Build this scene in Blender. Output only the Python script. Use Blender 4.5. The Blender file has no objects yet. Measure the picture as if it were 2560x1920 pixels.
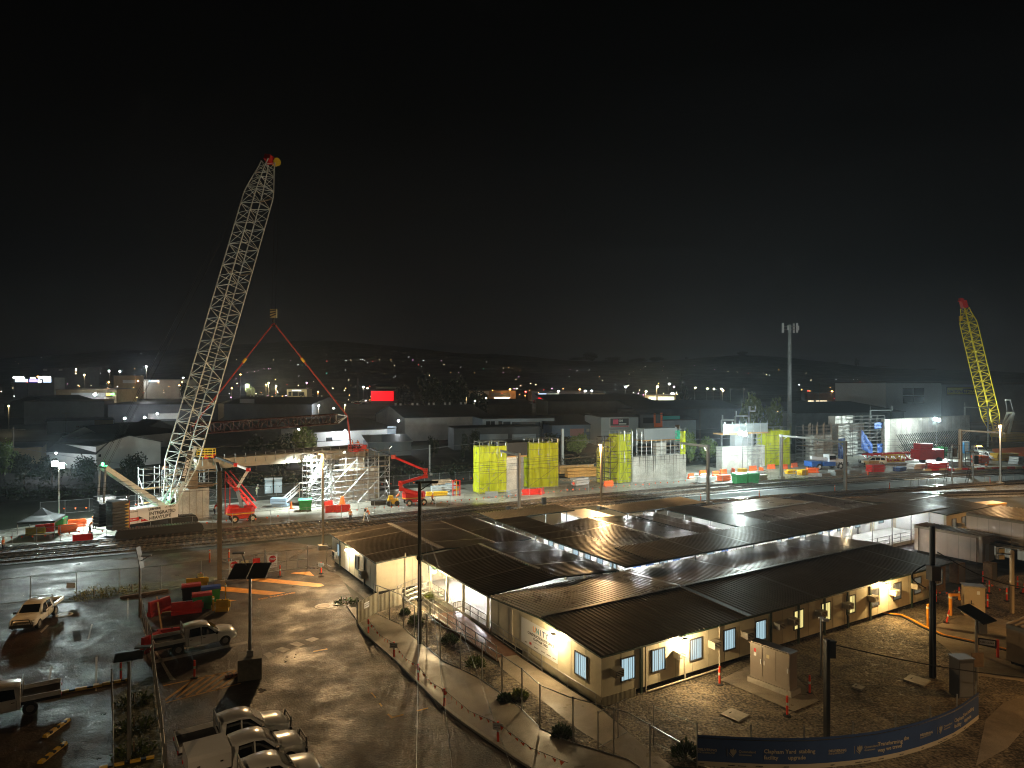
import bpy, bmesh, math, random
from mathutils import Vector, Matrix
R = random.Random(11)
SC = bpy.context.scene
COL = SC.collection
PI = math.pi
F, H = 1700.0, 19.0                      # focal length in photo pixels, eye height in metres
ANG = math.radians(31.6)
UX, UY = math.cos(ANG), math.sin(ANG)

# ---------------------------------------------------------------- survey helpers
RIDGE = [(-1200,915),(-400,905),(0,900),(300,880),(700,858),(900,858),(1100,878),(1300,895),(1480,906),(1600,904),(1750,898),(1870,890),(2000,902),(2240,922),(2560,936),(3200,940),(4200,945)]
def sm(t):
    t = max(0.0, min(1.0, t)); return t*t*(3-2*t)
def ridge_px(sx):
    for (a, ya), (b, yb) in zip(RIDGE, RIDGE[1:]):
        if a <= sx <= b: return ya + (yb-ya)*(sx-a)/(b-a)
    return RIDGE[0][1] if sx < 0 else RIDGE[-1][1]
def terrain(x, y):
    z = 7.5*sm((y-190)/320.0)
    if y > 600:
        sx = 1280 + x/y*F
        top = H + (960-ridge_px(sx))/F*1500 - 7.5
        top += 2.2*math.sin(x*.013+1)+1.6*math.sin(x*.031+y*.01)
        z += top*sm((y-620)/880.0)
        if y > 1500: z -= 30*sm((y-1500)/900.0)
    return z
def G(sx, sy, z=0.0):
    d = (H-z)*F/(sy-960.0); return Vector(((sx-1280)/F*d, d, z))
def P(sx, sy, d):
    return Vector(((sx-1280)/F*d, d, H-(sy-960)/F*d))
def GT(sx, sy, lo=100.0, hi=1500.0):
    d = lo
    while d < hi:
        p = P(sx, sy, d)
        if p.z <= terrain(p.x, p.y): return Vector((p.x, p.y, terrain(p.x, p.y)))
        d += 3.0
    p = P(sx, sy, hi); p.z = terrain(p.x, p.y); return p
O0 = G(1504, 1640, 3.0); O0.z = 0
def UV(u, v, z=0.0):
    return Vector((O0.x+u*UX-v*UY, O0.y+u*UY+v*UX, z))
def onplane(sx, sy, p0, n):
    """ray through a photo pixel met with a vertical plane (point, normal)"""
    d = Vector(((sx-1280)/F, 1.0, -(sy-960)/F)); e = Vector((0, 0, H))
    t = (p0-e).dot(n)/d.dot(n); return e+d*t
def wall_u(sx, sy, v=0.0):
    p = onplane(sx, sy, UV(0, v), Vector((-UY, UX, 0))); r = p-UV(0, v)
    return r.x*UX+r.y*UY, p.z
def wall_v(sx, sy, u=0.0):
    p = onplane(sx, sy, UV(u, 0), Vector((UX, UY, 0))); r = p-UV(u, 0)
    return -r.x*UY+r.y*UX, p.z

# ---------------------------------------------------------------- mesh builder
class MB:
    def __init__(s): s.v = []; s.f = []
    def add(s, vs, fs):
        n = len(s.v); s.v += [Vector(p) for p in vs]; s.f += [tuple(i+n for i in f) for f in fs]; return s
    def box(s, c, size, rz=0.0, M=None):
        hx, hy, hz = size[0]/2, size[1]/2, size[2]/2
        m = M if M is not None else Matrix.Rotation(rz, 3, 'Z')
        vs = [Vector(c)+m @ Vector((x, y, z)) for z in (-hz, hz) for x, y in ((-hx,-hy),(hx,-hy),(hx,hy),(-hx,hy))]
        return s.add(vs, [(3,2,1,0),(4,5,6,7),(0,1,5,4),(1,2,6,5),(2,3,7,6),(3,0,4,7)])
    def base(s, c, size, rz=0.0):
        return s.box((c[0], c[1], c[2]+size[2]/2), size, rz)
    def bar(s, p, q, w, h=None):
        p, q = Vector(p), Vector(q); h = h or w; d = q-p
        if d.length < 1e-6: return s
        z = d.normalized(); a = Vector((0,0,1)) if abs(z.z) < .9 else Vector((1,0,0))
        x = z.cross(a).normalized(); y = x.cross(z)
        vs = [b+x*(sx*w/2)+y*(sy*h/2) for b in (p, q) for sx, sy in ((-1,-1),(1,-1),(1,1),(-1,1))]
        return s.add(vs, [(0,1,2,3),(7,6,5,4),(0,4,5,1),(1,5,6,2),(2,6,7,3),(3,7,4,0)])
    def tube(s, p, q, r, n=6, r2=None, cap=True):
        p, q = Vector(p), Vector(q); r2 = r if r2 is None else r2; d = q-p
        if d.length < 1e-6: return s
        z = d.normalized(); a = Vector((0,0,1)) if abs(z.z) < .9 else Vector((1,0,0))
        x = z.cross(a).normalized(); y = z.cross(x)
        vs = []
        for b, rr in ((p, r), (q, r2)):
            for i in range(n):
                t = 2*PI*i/n; vs.append(b+x*(math.cos(t)*rr)+y*(math.sin(t)*rr))
        fs = [(i, (i+1)%n, n+(i+1)%n, n+i) for i in range(n)]
        if cap: fs += [tuple(range(n-1,-1,-1)), tuple(range(n, 2*n))]
        return s.add(vs, fs)
    def path(s, pts, r, n=5):
        for a, b in zip(pts, pts[1:]): s.tube(a, b, r, n)
        return s
    def prism(s, pts, z0, z1):
        n = len(pts)
        vs = [(x, y, z0) for x, y in pts]+[(x, y, z1) for x, y in pts]
        return s.add(vs, [tuple(range(n-1,-1,-1)), tuple(range(n, 2*n))]+[(i, (i+1)%n, n+(i+1)%n, n+i) for i in range(n)])
    def slab(s, pts, t):
        """polygon in space given thickness t along its normal"""
        pts = [Vector(p) for p in pts]; n = len(pts)
        nn = (pts[1]-pts[0]).cross(pts[2]-pts[0]).normalized()*t
        return s.add(pts+[p+nn for p in pts], [tuple(range(n-1,-1,-1)), tuple(range(n, 2*n))]+[(i, (i+1)%n, n+(i+1)%n, n+i) for i in range(n)])
    def extr(s, prof, axis_p, ex, ey, ez, L):
        """2-D profile (a,b) on ex/ey swept L along ez from axis_p"""
        o = Vector(axis_p); n = len(prof)
        a = [o+ex*x+ey*y for x, y in prof]
        return s.add(a+[p+ez*L for p in a], [tuple(range(n-1,-1,-1)), tuple(range(n, 2*n))]+[(i, (i+1)%n, n+(i+1)%n, n+i) for i in range(n)])
    def sphere(s, c, r, n=8, m=5, sc=(1,1,1)):
        c = Vector(c); vs = [c+Vector((0,0,r*sc[2]))]
        for j in range(1, m):
            t = PI*j/m
            for i in range(n):
                a = 2*PI*i/n; vs.append(c+Vector((r*sc[0]*math.sin(t)*math.cos(a), r*sc[1]*math.sin(t)*math.sin(a), r*sc[2]*math.cos(t))))
        vs.append(c-Vector((0,0,r*sc[2]))); fs = []
        for i in range(n): fs.append((0, 1+i, 1+(i+1)%n))
        for j in range(m-2):
            for i in range(n): a = 1+j*n; fs.append((a+i, a+n+i, a+n+(i+1)%n, a+(i+1)%n))
        a = 1+(m-2)*n
        for i in range(n): fs.append((a+i, len(vs)-1, a+(i+1)%n))
        return s.add(vs, fs)
    def lathe(s, prof, c=(0,0,0), n=12, axis='Z'):
        c = Vector(c); vs = []
        for r, z in prof:
            for i in range(n):
                a = 2*PI*i/n; p = Vector((r*math.cos(a), r*math.sin(a), z))
                if axis == 'Y': p = Vector((p.x, p.z, -p.y))
                if axis == 'X': p = Vector((p.z, p.x, p.y))
                vs.append(c+p)
        k = len(prof)
        fs = [(j*n+i, j*n+(i+1)%n, (j+1)*n+(i+1)%n, (j+1)*n+i) for j in range(k-1) for i in range(n)]
        fs += [tuple(range(n-1,-1,-1)), tuple(range((k-1)*n, k*n))]
        return s.add(vs, fs)
    def mesh(s, name, M=None, smooth=False, merge=0.0):
        me = bpy.data.meshes.new(name)
        vs = [M @ v for v in s.v] if M is not None else s.v
        me.from_pydata([tuple(v) for v in vs], [], s.f)
        bm = bmesh.new(); bm.from_mesh(me)
        if merge: bmesh.ops.remove_doubles(bm, verts=bm.verts, dist=merge)
        bmesh.ops.recalc_face_normals(bm, faces=bm.faces)
        if smooth:
            for f in bm.faces: f.smooth = True
            for e in bm.edges:
                if len(e.link_faces) == 2 and e.calc_face_angle(0) > smooth: e.smooth = False
        bm.to_mesh(me); bm.free(); return me
    def build(s, name, mat, parent=None, world=False, smooth=False, merge=0.0):
        M = None
        if parent is not None and world: M = wm(parent).inverted()
        me = s.mesh(name, M, smooth, merge)
        me.materials.append(mat)
        o = bpy.data.objects.new(name, me); COL.objects.link(o)
        if parent is not None: o.parent = parent
        return o
def wm(o):
    m = Matrix.LocRotScale(o.location, o.rotation_euler, o.scale)
    return wm(o.parent) @ m if o.parent else m
def tag(o, label, cat, group=None):
    o['label'] = label; o['category'] = cat
    if group: o['group'] = group
    return o
def thing(name, label, cat, loc=(0,0,0), rz=0.0, group=None):
    o = bpy.data.objects.new(name, None); COL.objects.link(o); o.empty_display_size = .2
    o.location = loc; o.rotation_euler = (0,0,rz)
    return tag(o, label, cat, group)
def struct(o): o['kind'] = 'structure'; return o
def stuff(o, label=None, cat=None):
    o['kind'] = 'stuff'
    if label: tag(o, label, cat)
    return o
def tree_copy(o, parent=None):
    c = o.copy(); COL.objects.link(c)
    if parent is not None: c.parent = parent
    for k in KIDS.get(o.name, ()): pass
    return c
KIDS = {}
def children(o): return [k for k in COL.objects if k.parent is o]
def dup(root, loc, rz=None, label=None, group=None, scale=None):
    def rec(o, par):
        c = o.copy(); COL.objects.link(c)
        if par is not None: c.parent = par
        for k in list(o.children): rec(k, c)
        return c
    r = rec(root, None); r.location = loc
    if rz is not None: r.rotation_euler = (0,0,rz)
    if label: r['label'] = label
    if group: r['group'] = group
    if scale is not None: r.scale = scale
    return r

# ---------------------------------------------------------------- materials
MATS = {}
def mat(name, col, rough=.6, metal=0.0, emis=None, es=0.0, spec=None, var=0.0, vscale=3.0, bump=0.0, bscale=30.0, rvar=0.0, coat=0.0):
    if name in MATS: return MATS[name]
    m = bpy.data.materials.new(name); m.use_nodes = True
    nt = m.node_tree; b = nt.nodes['Principled BSDF']; L = nt.links.new
    b.inputs['Base Color'].default_value = (*col, 1); b.inputs['Roughness'].default_value = rough; b.inputs['Metallic'].default_value = metal
    if coat: b.inputs['Coat Weight'].default_value = coat; b.inputs['Coat Roughness'].default_value = .08
    if emis: b.inputs['Emission Color'].default_value = (*emis, 1); b.inputs['Emission Strength'].default_value = es
    if var or bump or rvar:
        tc = nt.nodes.new('ShaderNodeTexCoord')
    if var or rvar:
        n = nt.nodes.new('ShaderNodeTexNoise'); n.inputs['Scale'].default_value = vscale; n.inputs['Detail'].default_value = 8; n.inputs['Roughness'].default_value = .65
        L(tc.outputs['Object'], n.inputs['Vector'])
    if var:
        cr = nt.nodes.new('ShaderNodeValToRGB'); e = cr.color_ramp.elements
        e[0].position = .3; e[1].position = .7
        e[0].color = (*[c*(1-var) for c in col], 1); e[1].color = (*[min(1, c*(1+var)) for c in col], 1)
        L(n.outputs['Fac'], cr.inputs['Fac']); L(cr.outputs['Color'], b.inputs['Base Color'])
    if rvar:
        mr = nt.nodes.new('ShaderNodeMapRange'); mr.inputs['From Min'].default_value = .35; mr.inputs['From Max'].default_value = .65
        mr.inputs['To Min'].default_value = max(.02, rough-rvar); mr.inputs['To Max'].default_value = min(1, rough+rvar)
        L(n.outputs['Fac'], mr.inputs['Value']); L(mr.outputs['Result'], b.inputs['Roughness'])
    if bump:
        n2 = nt.nodes.new('ShaderNodeTexNoise'); n2.inputs['Scale'].default_value = bscale; n2.inputs['Detail'].default_value = 6
        L(tc.outputs['Object'], n2.inputs['Vector'])
        bp = nt.nodes.new('ShaderNodeBump'); bp.inputs['Strength'].default_value = 1.0; bp.inputs['Distance'].default_value = bump
        L(n2.outputs['Fac'], bp.inputs['Height']); L(bp.outputs['Normal'], b.inputs['Normal'])
    MATS[name] = m; return m
def glow(name, col, s):
    if name in MATS: return MATS[name]
    m = bpy.data.materials.new(name); m.use_nodes = True; b = m.node_tree.nodes['Principled BSDF']
    b.inputs['Base Color'].default_value = (*[c*.5 for c in col], 1)
    b.inputs['Emission Color'].default_value = (*col, 1); b.inputs['Emission Strength'].default_value = s; m.cycles.emission_sampling = 'NONE'
    MATS[name] = m; return m
def netmat(name, col, cover, rough=.6, trans=0.0, var=0.0):
    """woven net or wire mesh: a share of the sheet is solid, the rest is holes"""
    if name in MATS: return MATS[name]
    m = bpy.data.materials.new(name); m.use_nodes = True; nt = m.node_tree; b = nt.nodes['Principled BSDF']
    b.inputs['Base Color'].default_value = (*col, 1); b.inputs['Roughness'].default_value = rough
    t = nt.nodes.new('ShaderNodeBsdfTransparent'); mx = nt.nodes.new('ShaderNodeMixShader'); mx.inputs[0].default_value = cover
    src = b.outputs[0]
    if var:
        tc = nt.nodes.new('ShaderNodeTexCoord'); mp = nt.nodes.new('ShaderNodeMapping'); mp.inputs['Scale'].default_value = (1.6,1.6,.45); n = nt.nodes.new('ShaderNodeTexNoise'); n.inputs['Scale'].default_value = 1.3; n.inputs['Detail'].default_value = 6
        cr = nt.nodes.new('ShaderNodeValToRGB'); e = cr.color_ramp.elements; e[0].position = .3; e[1].position = .68; e[0].color = (*[c*(1-var) for c in col], 1); e[1].color = (*col, 1)
        L = nt.links.new; L(tc.outputs['Object'], mp.inputs[0]); L(mp.outputs[0], n.inputs['Vector']); L(n.outputs['Fac'], cr.inputs['Fac']); L(cr.outputs[0], b.inputs['Base Color'])
    if trans:
        tl = nt.nodes.new('ShaderNodeBsdfTranslucent'); tl.inputs['Color'].default_value = (*col, 1)
        m2 = nt.nodes.new('ShaderNodeMixShader'); m2.inputs[0].default_value = trans
        nt.links.new(src, m2.inputs[1]); nt.links.new(tl.outputs[0], m2.inputs[2]); src = m2.outputs[0]
    nt.links.new(t.outputs[0], mx.inputs[1]); nt.links.new(src, mx.inputs[2])
    nt.links.new(mx.outputs[0], nt.nodes['Material Output'].inputs['Surface'])
    MATS[name] = m; return m

def lamp(kind, loc, power, col=(1,1,1), size=.1, aim=None, angle=120, blend=.6, parent=None):
    l = bpy.data.lights.new('lamp_light', kind); l.energy = power; l.color = col
    if kind in ('POINT', 'SPOT'): l.shadow_soft_size = size
    if kind == 'SPOT': l.spot_size = math.radians(angle); l.spot_blend = blend
    if kind == 'AREA': l.size = size
    o = bpy.data.objects.new('lamp_light', l); COL.objects.link(o); o.location = loc
    if aim is not None:
        o.rotation_euler = (Vector(aim)-Vector(loc)).to_track_quat('-Z', 'Y').to_euler()
    if parent is not None:
        o.parent = parent; o.matrix_parent_inverse = wm(parent).inverted()
    return o
def text(body, size, m, parent, origin, ex, ey, bold=0.0, align='LEFT', gap=.004, spacing=1.0, name='lettering'):
    """lettering on a plane: origin, ex (reading direction), ey (up) in world space"""
    c = bpy.data.curves.new(name, 'FONT'); c.body = body; c.size = size; c.offset = bold; c.extrude = .001
    c.align_x = align; c.space_character = spacing; c.materials.append(m); c.resolution_u = 2
    o = bpy.data.objects.new(name, c); COL.objects.link(o)
    ex = Vector(ex).normalized(); ey = Vector(ey).normalized(); ez = ex.cross(ey)
    M = Matrix((ex, ey, ez)).transposed().to_4x4(); M.translation = Vector(origin)+ez*gap
    if parent is not None:
        o.parent = parent; M = wm(parent).inverted() @ M
    o.matrix_local = M
    return o
Z = Vector((0,0,1))
# ---------------------------------------------------------------- ground materials
def ground_mat(name, c1, c2, r1, r2, scale=.35, bump=.02, bscale=9.0, puddle=None, fine=40.0, spec=.5, leaf=None, fm=.45, pd=3):
    m = bpy.data.materials.new(name); m.use_nodes = True; nt = m.node_tree; b = nt.nodes['Principled BSDF']; L = nt.links.new
    N = nt.nodes.new
    tc = N('ShaderNodeTexCoord')
    n1 = N('ShaderNodeTexNoise'); n1.inputs['Scale'].default_value = scale; n1.inputs['Detail'].default_value = 9; n1.inputs['Roughness'].default_value = .62; n1.inputs['Distortion'].default_value = .6
    L(tc.outputs['Object'], n1.inputs['Vector'])
    n2 = N('ShaderNodeTexNoise'); n2.inputs['Scale'].default_value = fine; n2.inputs['Detail'].default_value = 5
    L(tc.outputs['Object'], n2.inputs['Vector'])
    mixf = N('ShaderNodeMath'); mixf.operation = 'MULTIPLY_ADD'; mixf.inputs[1].default_value = fm; 
    L(n2.outputs['Fac'], mixf.inputs[0]); 
    sub = N('ShaderNodeMath'); sub.operation = 'SUBTRACT'; sub.inputs[1].default_value = fm/2
    L(n1.outputs['Fac'], sub.inputs[0]); L(sub.outputs[0], mixf.inputs[2])
    cr = N('ShaderNodeValToRGB'); e = cr.color_ramp.elements
    e[0].position = .34; e[0].color = (*c1, 1); e[1].position = .66; e[1].color = (*c2, 1)
    if leaf:
        x = cr.color_ramp.elements.new(.86); x.color = (*leaf, 1)
    L(mixf.outputs[0], cr.inputs['Fac']); L(cr.outputs['Color'], b.inputs['Base Color'])
    n3 = N('ShaderNodeTexNoise'); n3.inputs['Scale'].default_value = puddle or scale*2.2; n3.inputs['Detail'].default_value = pd; n3.inputs['Roughness'].default_value = .6
    mp = N('ShaderNodeMapping'); mp.inputs['Location'].default_value = (13.7, 4.1, 0); L(tc.outputs['Object'], mp.inputs['Vector']); L(mp.outputs[0], n3.inputs['Vector'])
    mr = N('ShaderNodeMapRange'); mr.inputs['From Min'].default_value = .3; mr.inputs['From Max'].default_value = .62
    mr.inputs['To Min'].default_value = r1; mr.inputs['To Max'].default_value = r2
    L(n3.outputs['Fac'], mr.inputs['Value']); L(mr.outputs[0], b.inputs['Roughness'])
    n4 = N('ShaderNodeTexNoise'); n4.inputs['Scale'].default_value = bscale; n4.inputs['Detail'].default_value = 8; n4.inputs['Roughness'].default_value = .7
    L(tc.outputs['Object'], n4.inputs['Vector'])
    mul = N('ShaderNodeMath'); mul.operation = 'MULTIPLY'
    mr2 = N('ShaderNodeMapRange'); mr2.inputs['From Min'].default_value = .26; mr2.inputs['From Max'].default_value = .5; L(n3.outputs['Fac'], mr2.inputs['Value'])
    L(n4.outputs['Fac'], mul.inputs[0]); L(mr2.outputs[0], mul.inputs[1])
    bp = N('ShaderNodeBump'); bp.inputs['Strength'].default_value = 1.0; bp.inputs['Distance'].default_value = bump
    L(mul.outputs[0], bp.inputs['Height']); L(bp.outputs['Normal'], b.inputs['Normal'])
    b.inputs['Specular IOR Level'].default_value = spec
    MATS[name] = m; return m
M_dirt = ground_mat('wet_dark_earth', (.018,.015,.012), (.05,.042,.032), .45, .9, .12, .06, 3)
M_asph = ground_mat('wet_asphalt', (.012,.0065,.003), (.048,.026,.0125), .27, .62, .5, .06, 8, puddle=.38, fine=12, fm=.9, pd=5, spec=.26)
M_asph2 = ground_mat('worn_grey_asphalt', (.03,.027,.023), (.09,.078,.064), .24, .6, .25, .06, 6, puddle=.4, fine=12, fm=.8, pd=6, spec=.16)
M_ballast = ground_mat('wet_ballast_stone', (.022,.02,.018), (.13,.12,.105), .22, .7, 1.0, .18, 4.2, puddle=2.5, fine=6, fm=1.0)
M_site = ground_mat('wet_site_concrete', (.13,.12,.10), (.36,.35,.30), .12, .6, .12, .03, 3, puddle=.22, fine=7)
M_mulch = ground_mat('mulch_and_gravel', (.03,.025,.019), (.24,.19,.13), .5, .9, .4, .14, 9, puddle=2, fine=6.5, leaf=(.36,.32,.2), fm=1.25)
M_conc = ground_mat('damp_footpath_concrete', (.17,.14,.105), (.34,.285,.215), .25, .6, .45, .008, 20, puddle=.6, fine=18)
M_deck = ground_mat('dry_deck_concrete', (.42,.42,.39), (.6,.6,.56), .5, .8, .35, .004, 20, fine=9)
M_grass = ground_mat('long_wet_grass', (.02,.03,.008), (.09,.10,.03), .5, .9, 1.0, .12, 6, fine=14)
M_field = ground_mat('dark_field', (.012,.014,.009), (.03,.035,.02), .6, .95, .02, .05, 1)
M_kerb = mat('kerb_concrete', (.34,.31,.26), .55, var=.25, vscale=2)
M_yline = mat('worn_yellow_paint', (.55,.27,.03), .55, var=.45, vscale=2.2)
M_oline = mat('orange_hatch_paint', (.75,.29,.02), .5, var=.3, vscale=1.6)
M_wline = mat('worn_white_paint', (.34,.31,.27), .6, var=.5, vscale=2.5)
M_rail = mat('polished_rail_steel', (.42,.40,.38), .16, 1.0)
M_sleeper = mat('concrete_sleeper', (.24,.19,.15), .6, var=.35, vscale=3)

def sheet(name, pts, z, m, sub=None):
    mb = MB(); vs = [(p[0], p[1], z) for p in pts]
    a = sum(vs[i][0]*vs[(i+1) % len(vs)][1]-vs[(i+1) % len(vs)][0]*vs[i][1] for i in range(len(vs)))
    if a < 0: vs.reverse()
    me = bpy.data.meshes.new(name); me.from_pydata(vs, [], [tuple(range(len(vs)))]); me.materials.append(m)
    o = bpy.data.objects.new(name, me); COL.objects.link(o); return o
def pxs(pts, z=0.0): return [G(x, y, z) for x, y in pts]
def strip(mb, pts, w, z, z0=None):
    """a flat (or raised) band of width w along a polyline of ground points"""
    n = len(pts); L = []; Rr = []
    for i in range(n):
        a = pts[max(0, i-1)]; b = pts[min(n-1, i+1)]; d = Vector((b[0]-a[0], b[1]-a[1], 0)).normalized(); q = Vector((-d.y, d.x, 0))*(w/2)
        p = Vector((pts[i][0], pts[i][1], 0)); L.append(p+q); Rr.append(p-q)
    for i in range(n-1):
        vs = [Rr[i]+Z*z, Rr[i+1]+Z*z, L[i+1]+Z*z, L[i]+Z*z]
        if z0 is None: mb.add(vs, [(0,1,2,3)])
        else:
            lo = [Vector((v.x, v.y, z0)) for v in vs]
            fs = [(0,1,2,3), (4,0,3,7)[::-1], (4,5,1,0), (6,7,3,2)]
            if i == 0: fs.append((4,0,3,7))
            fs = [(0,1,2,3), (4,5,1,0), (6,7,3,2)]
            if i == 0: fs.append((7,4,0,3))
            if i == n-2: fs.append((5,6,2,1))
            mb.add(vs+lo, fs)
    return mb
def smooth_line(pts, step=3.0):
    """Catmull-Rom through ground points"""
    out = []
    for i in range(len(pts)-1):
        p0 = Vector(pts[max(0, i-1)][:2]); p1 = Vector(pts[i][:2]); p2 = Vector(pts[i+1][:2]); p3 = Vector(pts[min(len(pts)-1, i+2)][:2])
        k = max(1, int((p2-p1).length/step))
        for j in range(k):
            t = j/k
            out.append(.5*((2*p1)+(p2-p0)*t+(2*p0-5*p1+4*p2-p3)*t*t+(3*p1-p0-3*p2+p3)*t**3))
    out.append(Vector(pts[-1][:2])); return [Vector((p.x, p.y, 0)) for p in out]
def offset(pts, d):
    out = []
    for i in range(len(pts)):
        a = pts[max(0, i-1)]; b = pts[min(len(pts)-1, i+1)]; t = (Vector(b)-Vector(a)).normalized()
        out.append(Vector((pts[i][0]-t.y*d, pts[i][1]+t.x*d, 0)))
    return out

# ---------------------------------------------------------------- terrain and hills
mb = MB(); xs = []; rows = []
ys = [2, 20, 45, 75, 110, 150, 190, 230, 270, 320, 370, 430, 490, 550, 620]+[660+i*45 for i in range(20)]+[1560, 1660, 1800, 2000, 2400, 3000]
NX = 110
for y in ys:
    half = 260+y*1.25; rows.append([(-half+2*half*i/NX, y) for i in range(NX+1)])
vs = [(x, y, terrain(x, y)-.06) for r in rows for x, y in r]
me = bpy.data.meshes.new('ground'); me.from_pydata(vs, [], [(j*(NX+1)+i, j*(NX+1)+i+1, (j+1)*(NX+1)+i+1, (j+1)*(NX+1)+i) for j in range(len(ys)-1) for i in range(NX)])
me.materials.append(M_field); o = bpy.data.objects.new('ground', me); COL.objects.link(o); struct(o)
for p in me.polygons: p.use_smooth = True
# ground right under and behind the viewpoint
struct(sheet('forecourt', [(-120,-60),(160,-60),(160,24),(-120,24)], -.03, M_asph))

# ---------------------------------------------------------------- car park, yards and paths
kerb_px = [(872,1520),(890,1545),(914,1584),(992,1654),(1049,1711),(1119,1777),(1197,1834),(1295,1900),(1420,1990),(1700,2300)]
fence_px = [(935,1535),(1000,1564),(1025,1588),(1061,1617),(1109,1658),(1148,1675),(1193,1697),(1250,1736),(1303,1777),(1351,1826),(1422,1859),(1492,1880),(1570,1904),(1700,1990)]
bed_px = [(1040,1500),(1078,1535),(1172,1621),(1252,1672),(1353,1752),(1451,1830),(1570,1904)]
cp = [(-1500,1650),(-300,1552),(0,1527),(300,1493),(430,1476),(545,1453),(790,1413),(850,1440),(880,1490)]+kerb_px+[(1700,2600),(-1500,2600)]
struct(sheet('car_park', pxs(cp), 0, M_asph))
struct(sheet('track_side_verge', pxs([(-900,1500),(0,1425),(560,1370),(700,1352),(850,1372),(790,1412),(545,1452),(430,1475),(300,1492),(0,1526),(-900,1600)]), -.008, M_asph2))
struct(sheet('grass_verge', pxs([(120,1520),(210,1478),(330,1462),(560,1440),(545,1451),(430,1474),(300,1490),(200,1506)]), -.002, M_grass))
kl = smooth_line(pxs(kerb_px), 1.5)
fp = sheet('footpath', kl+list(reversed(pxs(fence_px))), .10, M_conc); struct(fp)
mb = MB(); strip(mb, kl, .22, .13, -.02); struct(mb.build('kerb', M_kerb))
mb = MB(); strip(mb, offset(kl, .35), .40, .012); struct(mb.build('gutter', M_kerb))
mb = MB(); a = offset(kl, .62); strip(mb, a[len(a)//2:], .1, .012); struct(mb.build('kerb_paint', M_yline))
struct(sheet('garden_bed', pxs(fence_px[:-1])+list(reversed(pxs(bed_px))), .07, M_mulch))
path_px = bed_px[3:]+[(1700,2010),(1800,2010),(1672,1912),(1615,1871),(1504,1777),(1307,1650),(1230,1598)]
struct(sheet('entrance_path', pxs(path_px), .06, M_conc))
# gravel yard in front of the long office wall
yard = [UV(0,-.2), UV(0,.4), UV(12,.6), UV(52,.6), UV(58,-4), UV(60,-30), UV(15,-22)]+pxs([(1672,1912),(1615,1871)])
struct(sheet('gravel_yard', yard, .0, M_mulch))
struct(sheet('compound_ground', [UV(-5,12.4), UV(-5,43), UV(14,44), UV(32,42), UV(60,36), UV(82,30), UV(95,14), UV(80,-30), UV(54,-26), UV(50,1)], -.012, M_asph2))
struct(sheet('compound_path', pxs([(2318,1582),(2345,1562),(2418,1537),(2470,1540),(2520,1552),(2620,1600),(2620,1720),(2540,1702),(2440,1690),(2370,1625)]), .03, M_conc))
struct(sheet('corner_path', pxs([(2440,1915),(2464,1801),(2509,1757),(2700,1700),(2800,1790),(2560,1824),(2520,1870)]), .02, M_conc))
struct(sheet('cabinet_slab', pxs([(1800,1702),(1870,1668),(1995,1700),(2048,1755),(1985,1782)]), .08, M_conc))

# painted marks
def mark(name, polys, m, z=.006):
    mb = MB()
    for pl in polys:
        v = pxs(pl); mb.add([(p.x, p.y, z) for p in v], [tuple(range(len(v)))])
    return struct(mb.build(name, m))
# crop origin (540,1340) scale .14467
c = lambda pts: [(540+x*.14467, 1340+y*.14467) for x, y in pts]
mark('hatch_paint', [c([(1290,645),(1380,625),(1620,615),(1700,690)]), c([(520,765),(790,722),(1830,825),(1870,860),(1760,885)]),
    c([(20,870),(420,900),(1200,980),(940,1025),(20,945)]), c([(-60,1080),(200,1098),(360,1112),(190,1140),(-40,1165)])], M_oline)
mark('bay_paint', [[(378,1652),(382,1660),(620,1608),(616,1603)], [(400,1470),(402,1472),(398,1476)], [(350,1562),(430,1690),(440,1700),(425,1700)],
    [(228,1560),(232,1560),(222,1600),(218,1600)], [(238,1642),(244,1642),(242,1728),(238,1728)], [(128,1665),(132,1668),(124,1700),(120,1698)], [(318,1495),(322,1495),(321,1550),(317,1550)],
    [(118,1562),(122,1564),(104,1582),(100,1580)]], M_wline)
d = lambda pts: [(x*.41, 1240+y*.41) for x, y in pts]
hat = [d([(1000,1150+k*0),(1000,1150)]) for k in range(0)]
for k in range(6):
    x0 = 1010+k*62
    hat.append(d([(x0, 1250-k*12), (x0-8+4, 1238-k*12), (x0+190-k*4, 1100-k*9), (x0+205-k*4, 1102-k*9)]))
hat += [d([(995,1155),(998,1160),(1440,1065),(1436,1060)]), d([(1012,1258),(1016,1263),(1470,1145),(1466,1140)])]
mark('island_hatch_paint', hat, M_yline)
e = lambda pts: [(500+x*.41, 1240+y*.41) for x, y in pts]
mark('crossing_paint', [e([(385,965),(425,952),(458,972),(415,990)]), e([(458,935),(500,920),(550,935),(510,955)]), e([(545,902),(590,888),(640,905),(600,920)]), e([(640,878),(690,860),(730,872),(680,890)])], M_wline)
mark('corner_paint', [e([(1040,1200),(1052,1200),(1075,1228),(1068,1232)]), e([(1090,1265),(1100,1262),(1112,1280),(1104,1285)]), e([(1142,1332),(1150,1328),(1175,1345),(1240,1330),(1240,1337),(1168,1357)]), e([(690,945),(775,930),(778,936),(692,952)]), e([(1320,1308),(1390,1290),(1392,1296),(1325,1314)])], M_yline)
# NO PARKING on the ground
p0 = G(647,1500); p1 = G(738,1483); ex = (p1-p0); L_ = ex.length
no = text('NO PARKING', 1.0, M_oline, None, p0, ex, Vector((-ex.y, ex.x, 0)), bold=.02, gap=.012)
bpy.context.view_layer.update(); s = L_/no.dimensions.x; no.scale = (s, min(1.2, s*1.0), 1); no.name = 'ground_lettering'; struct(no)

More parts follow.
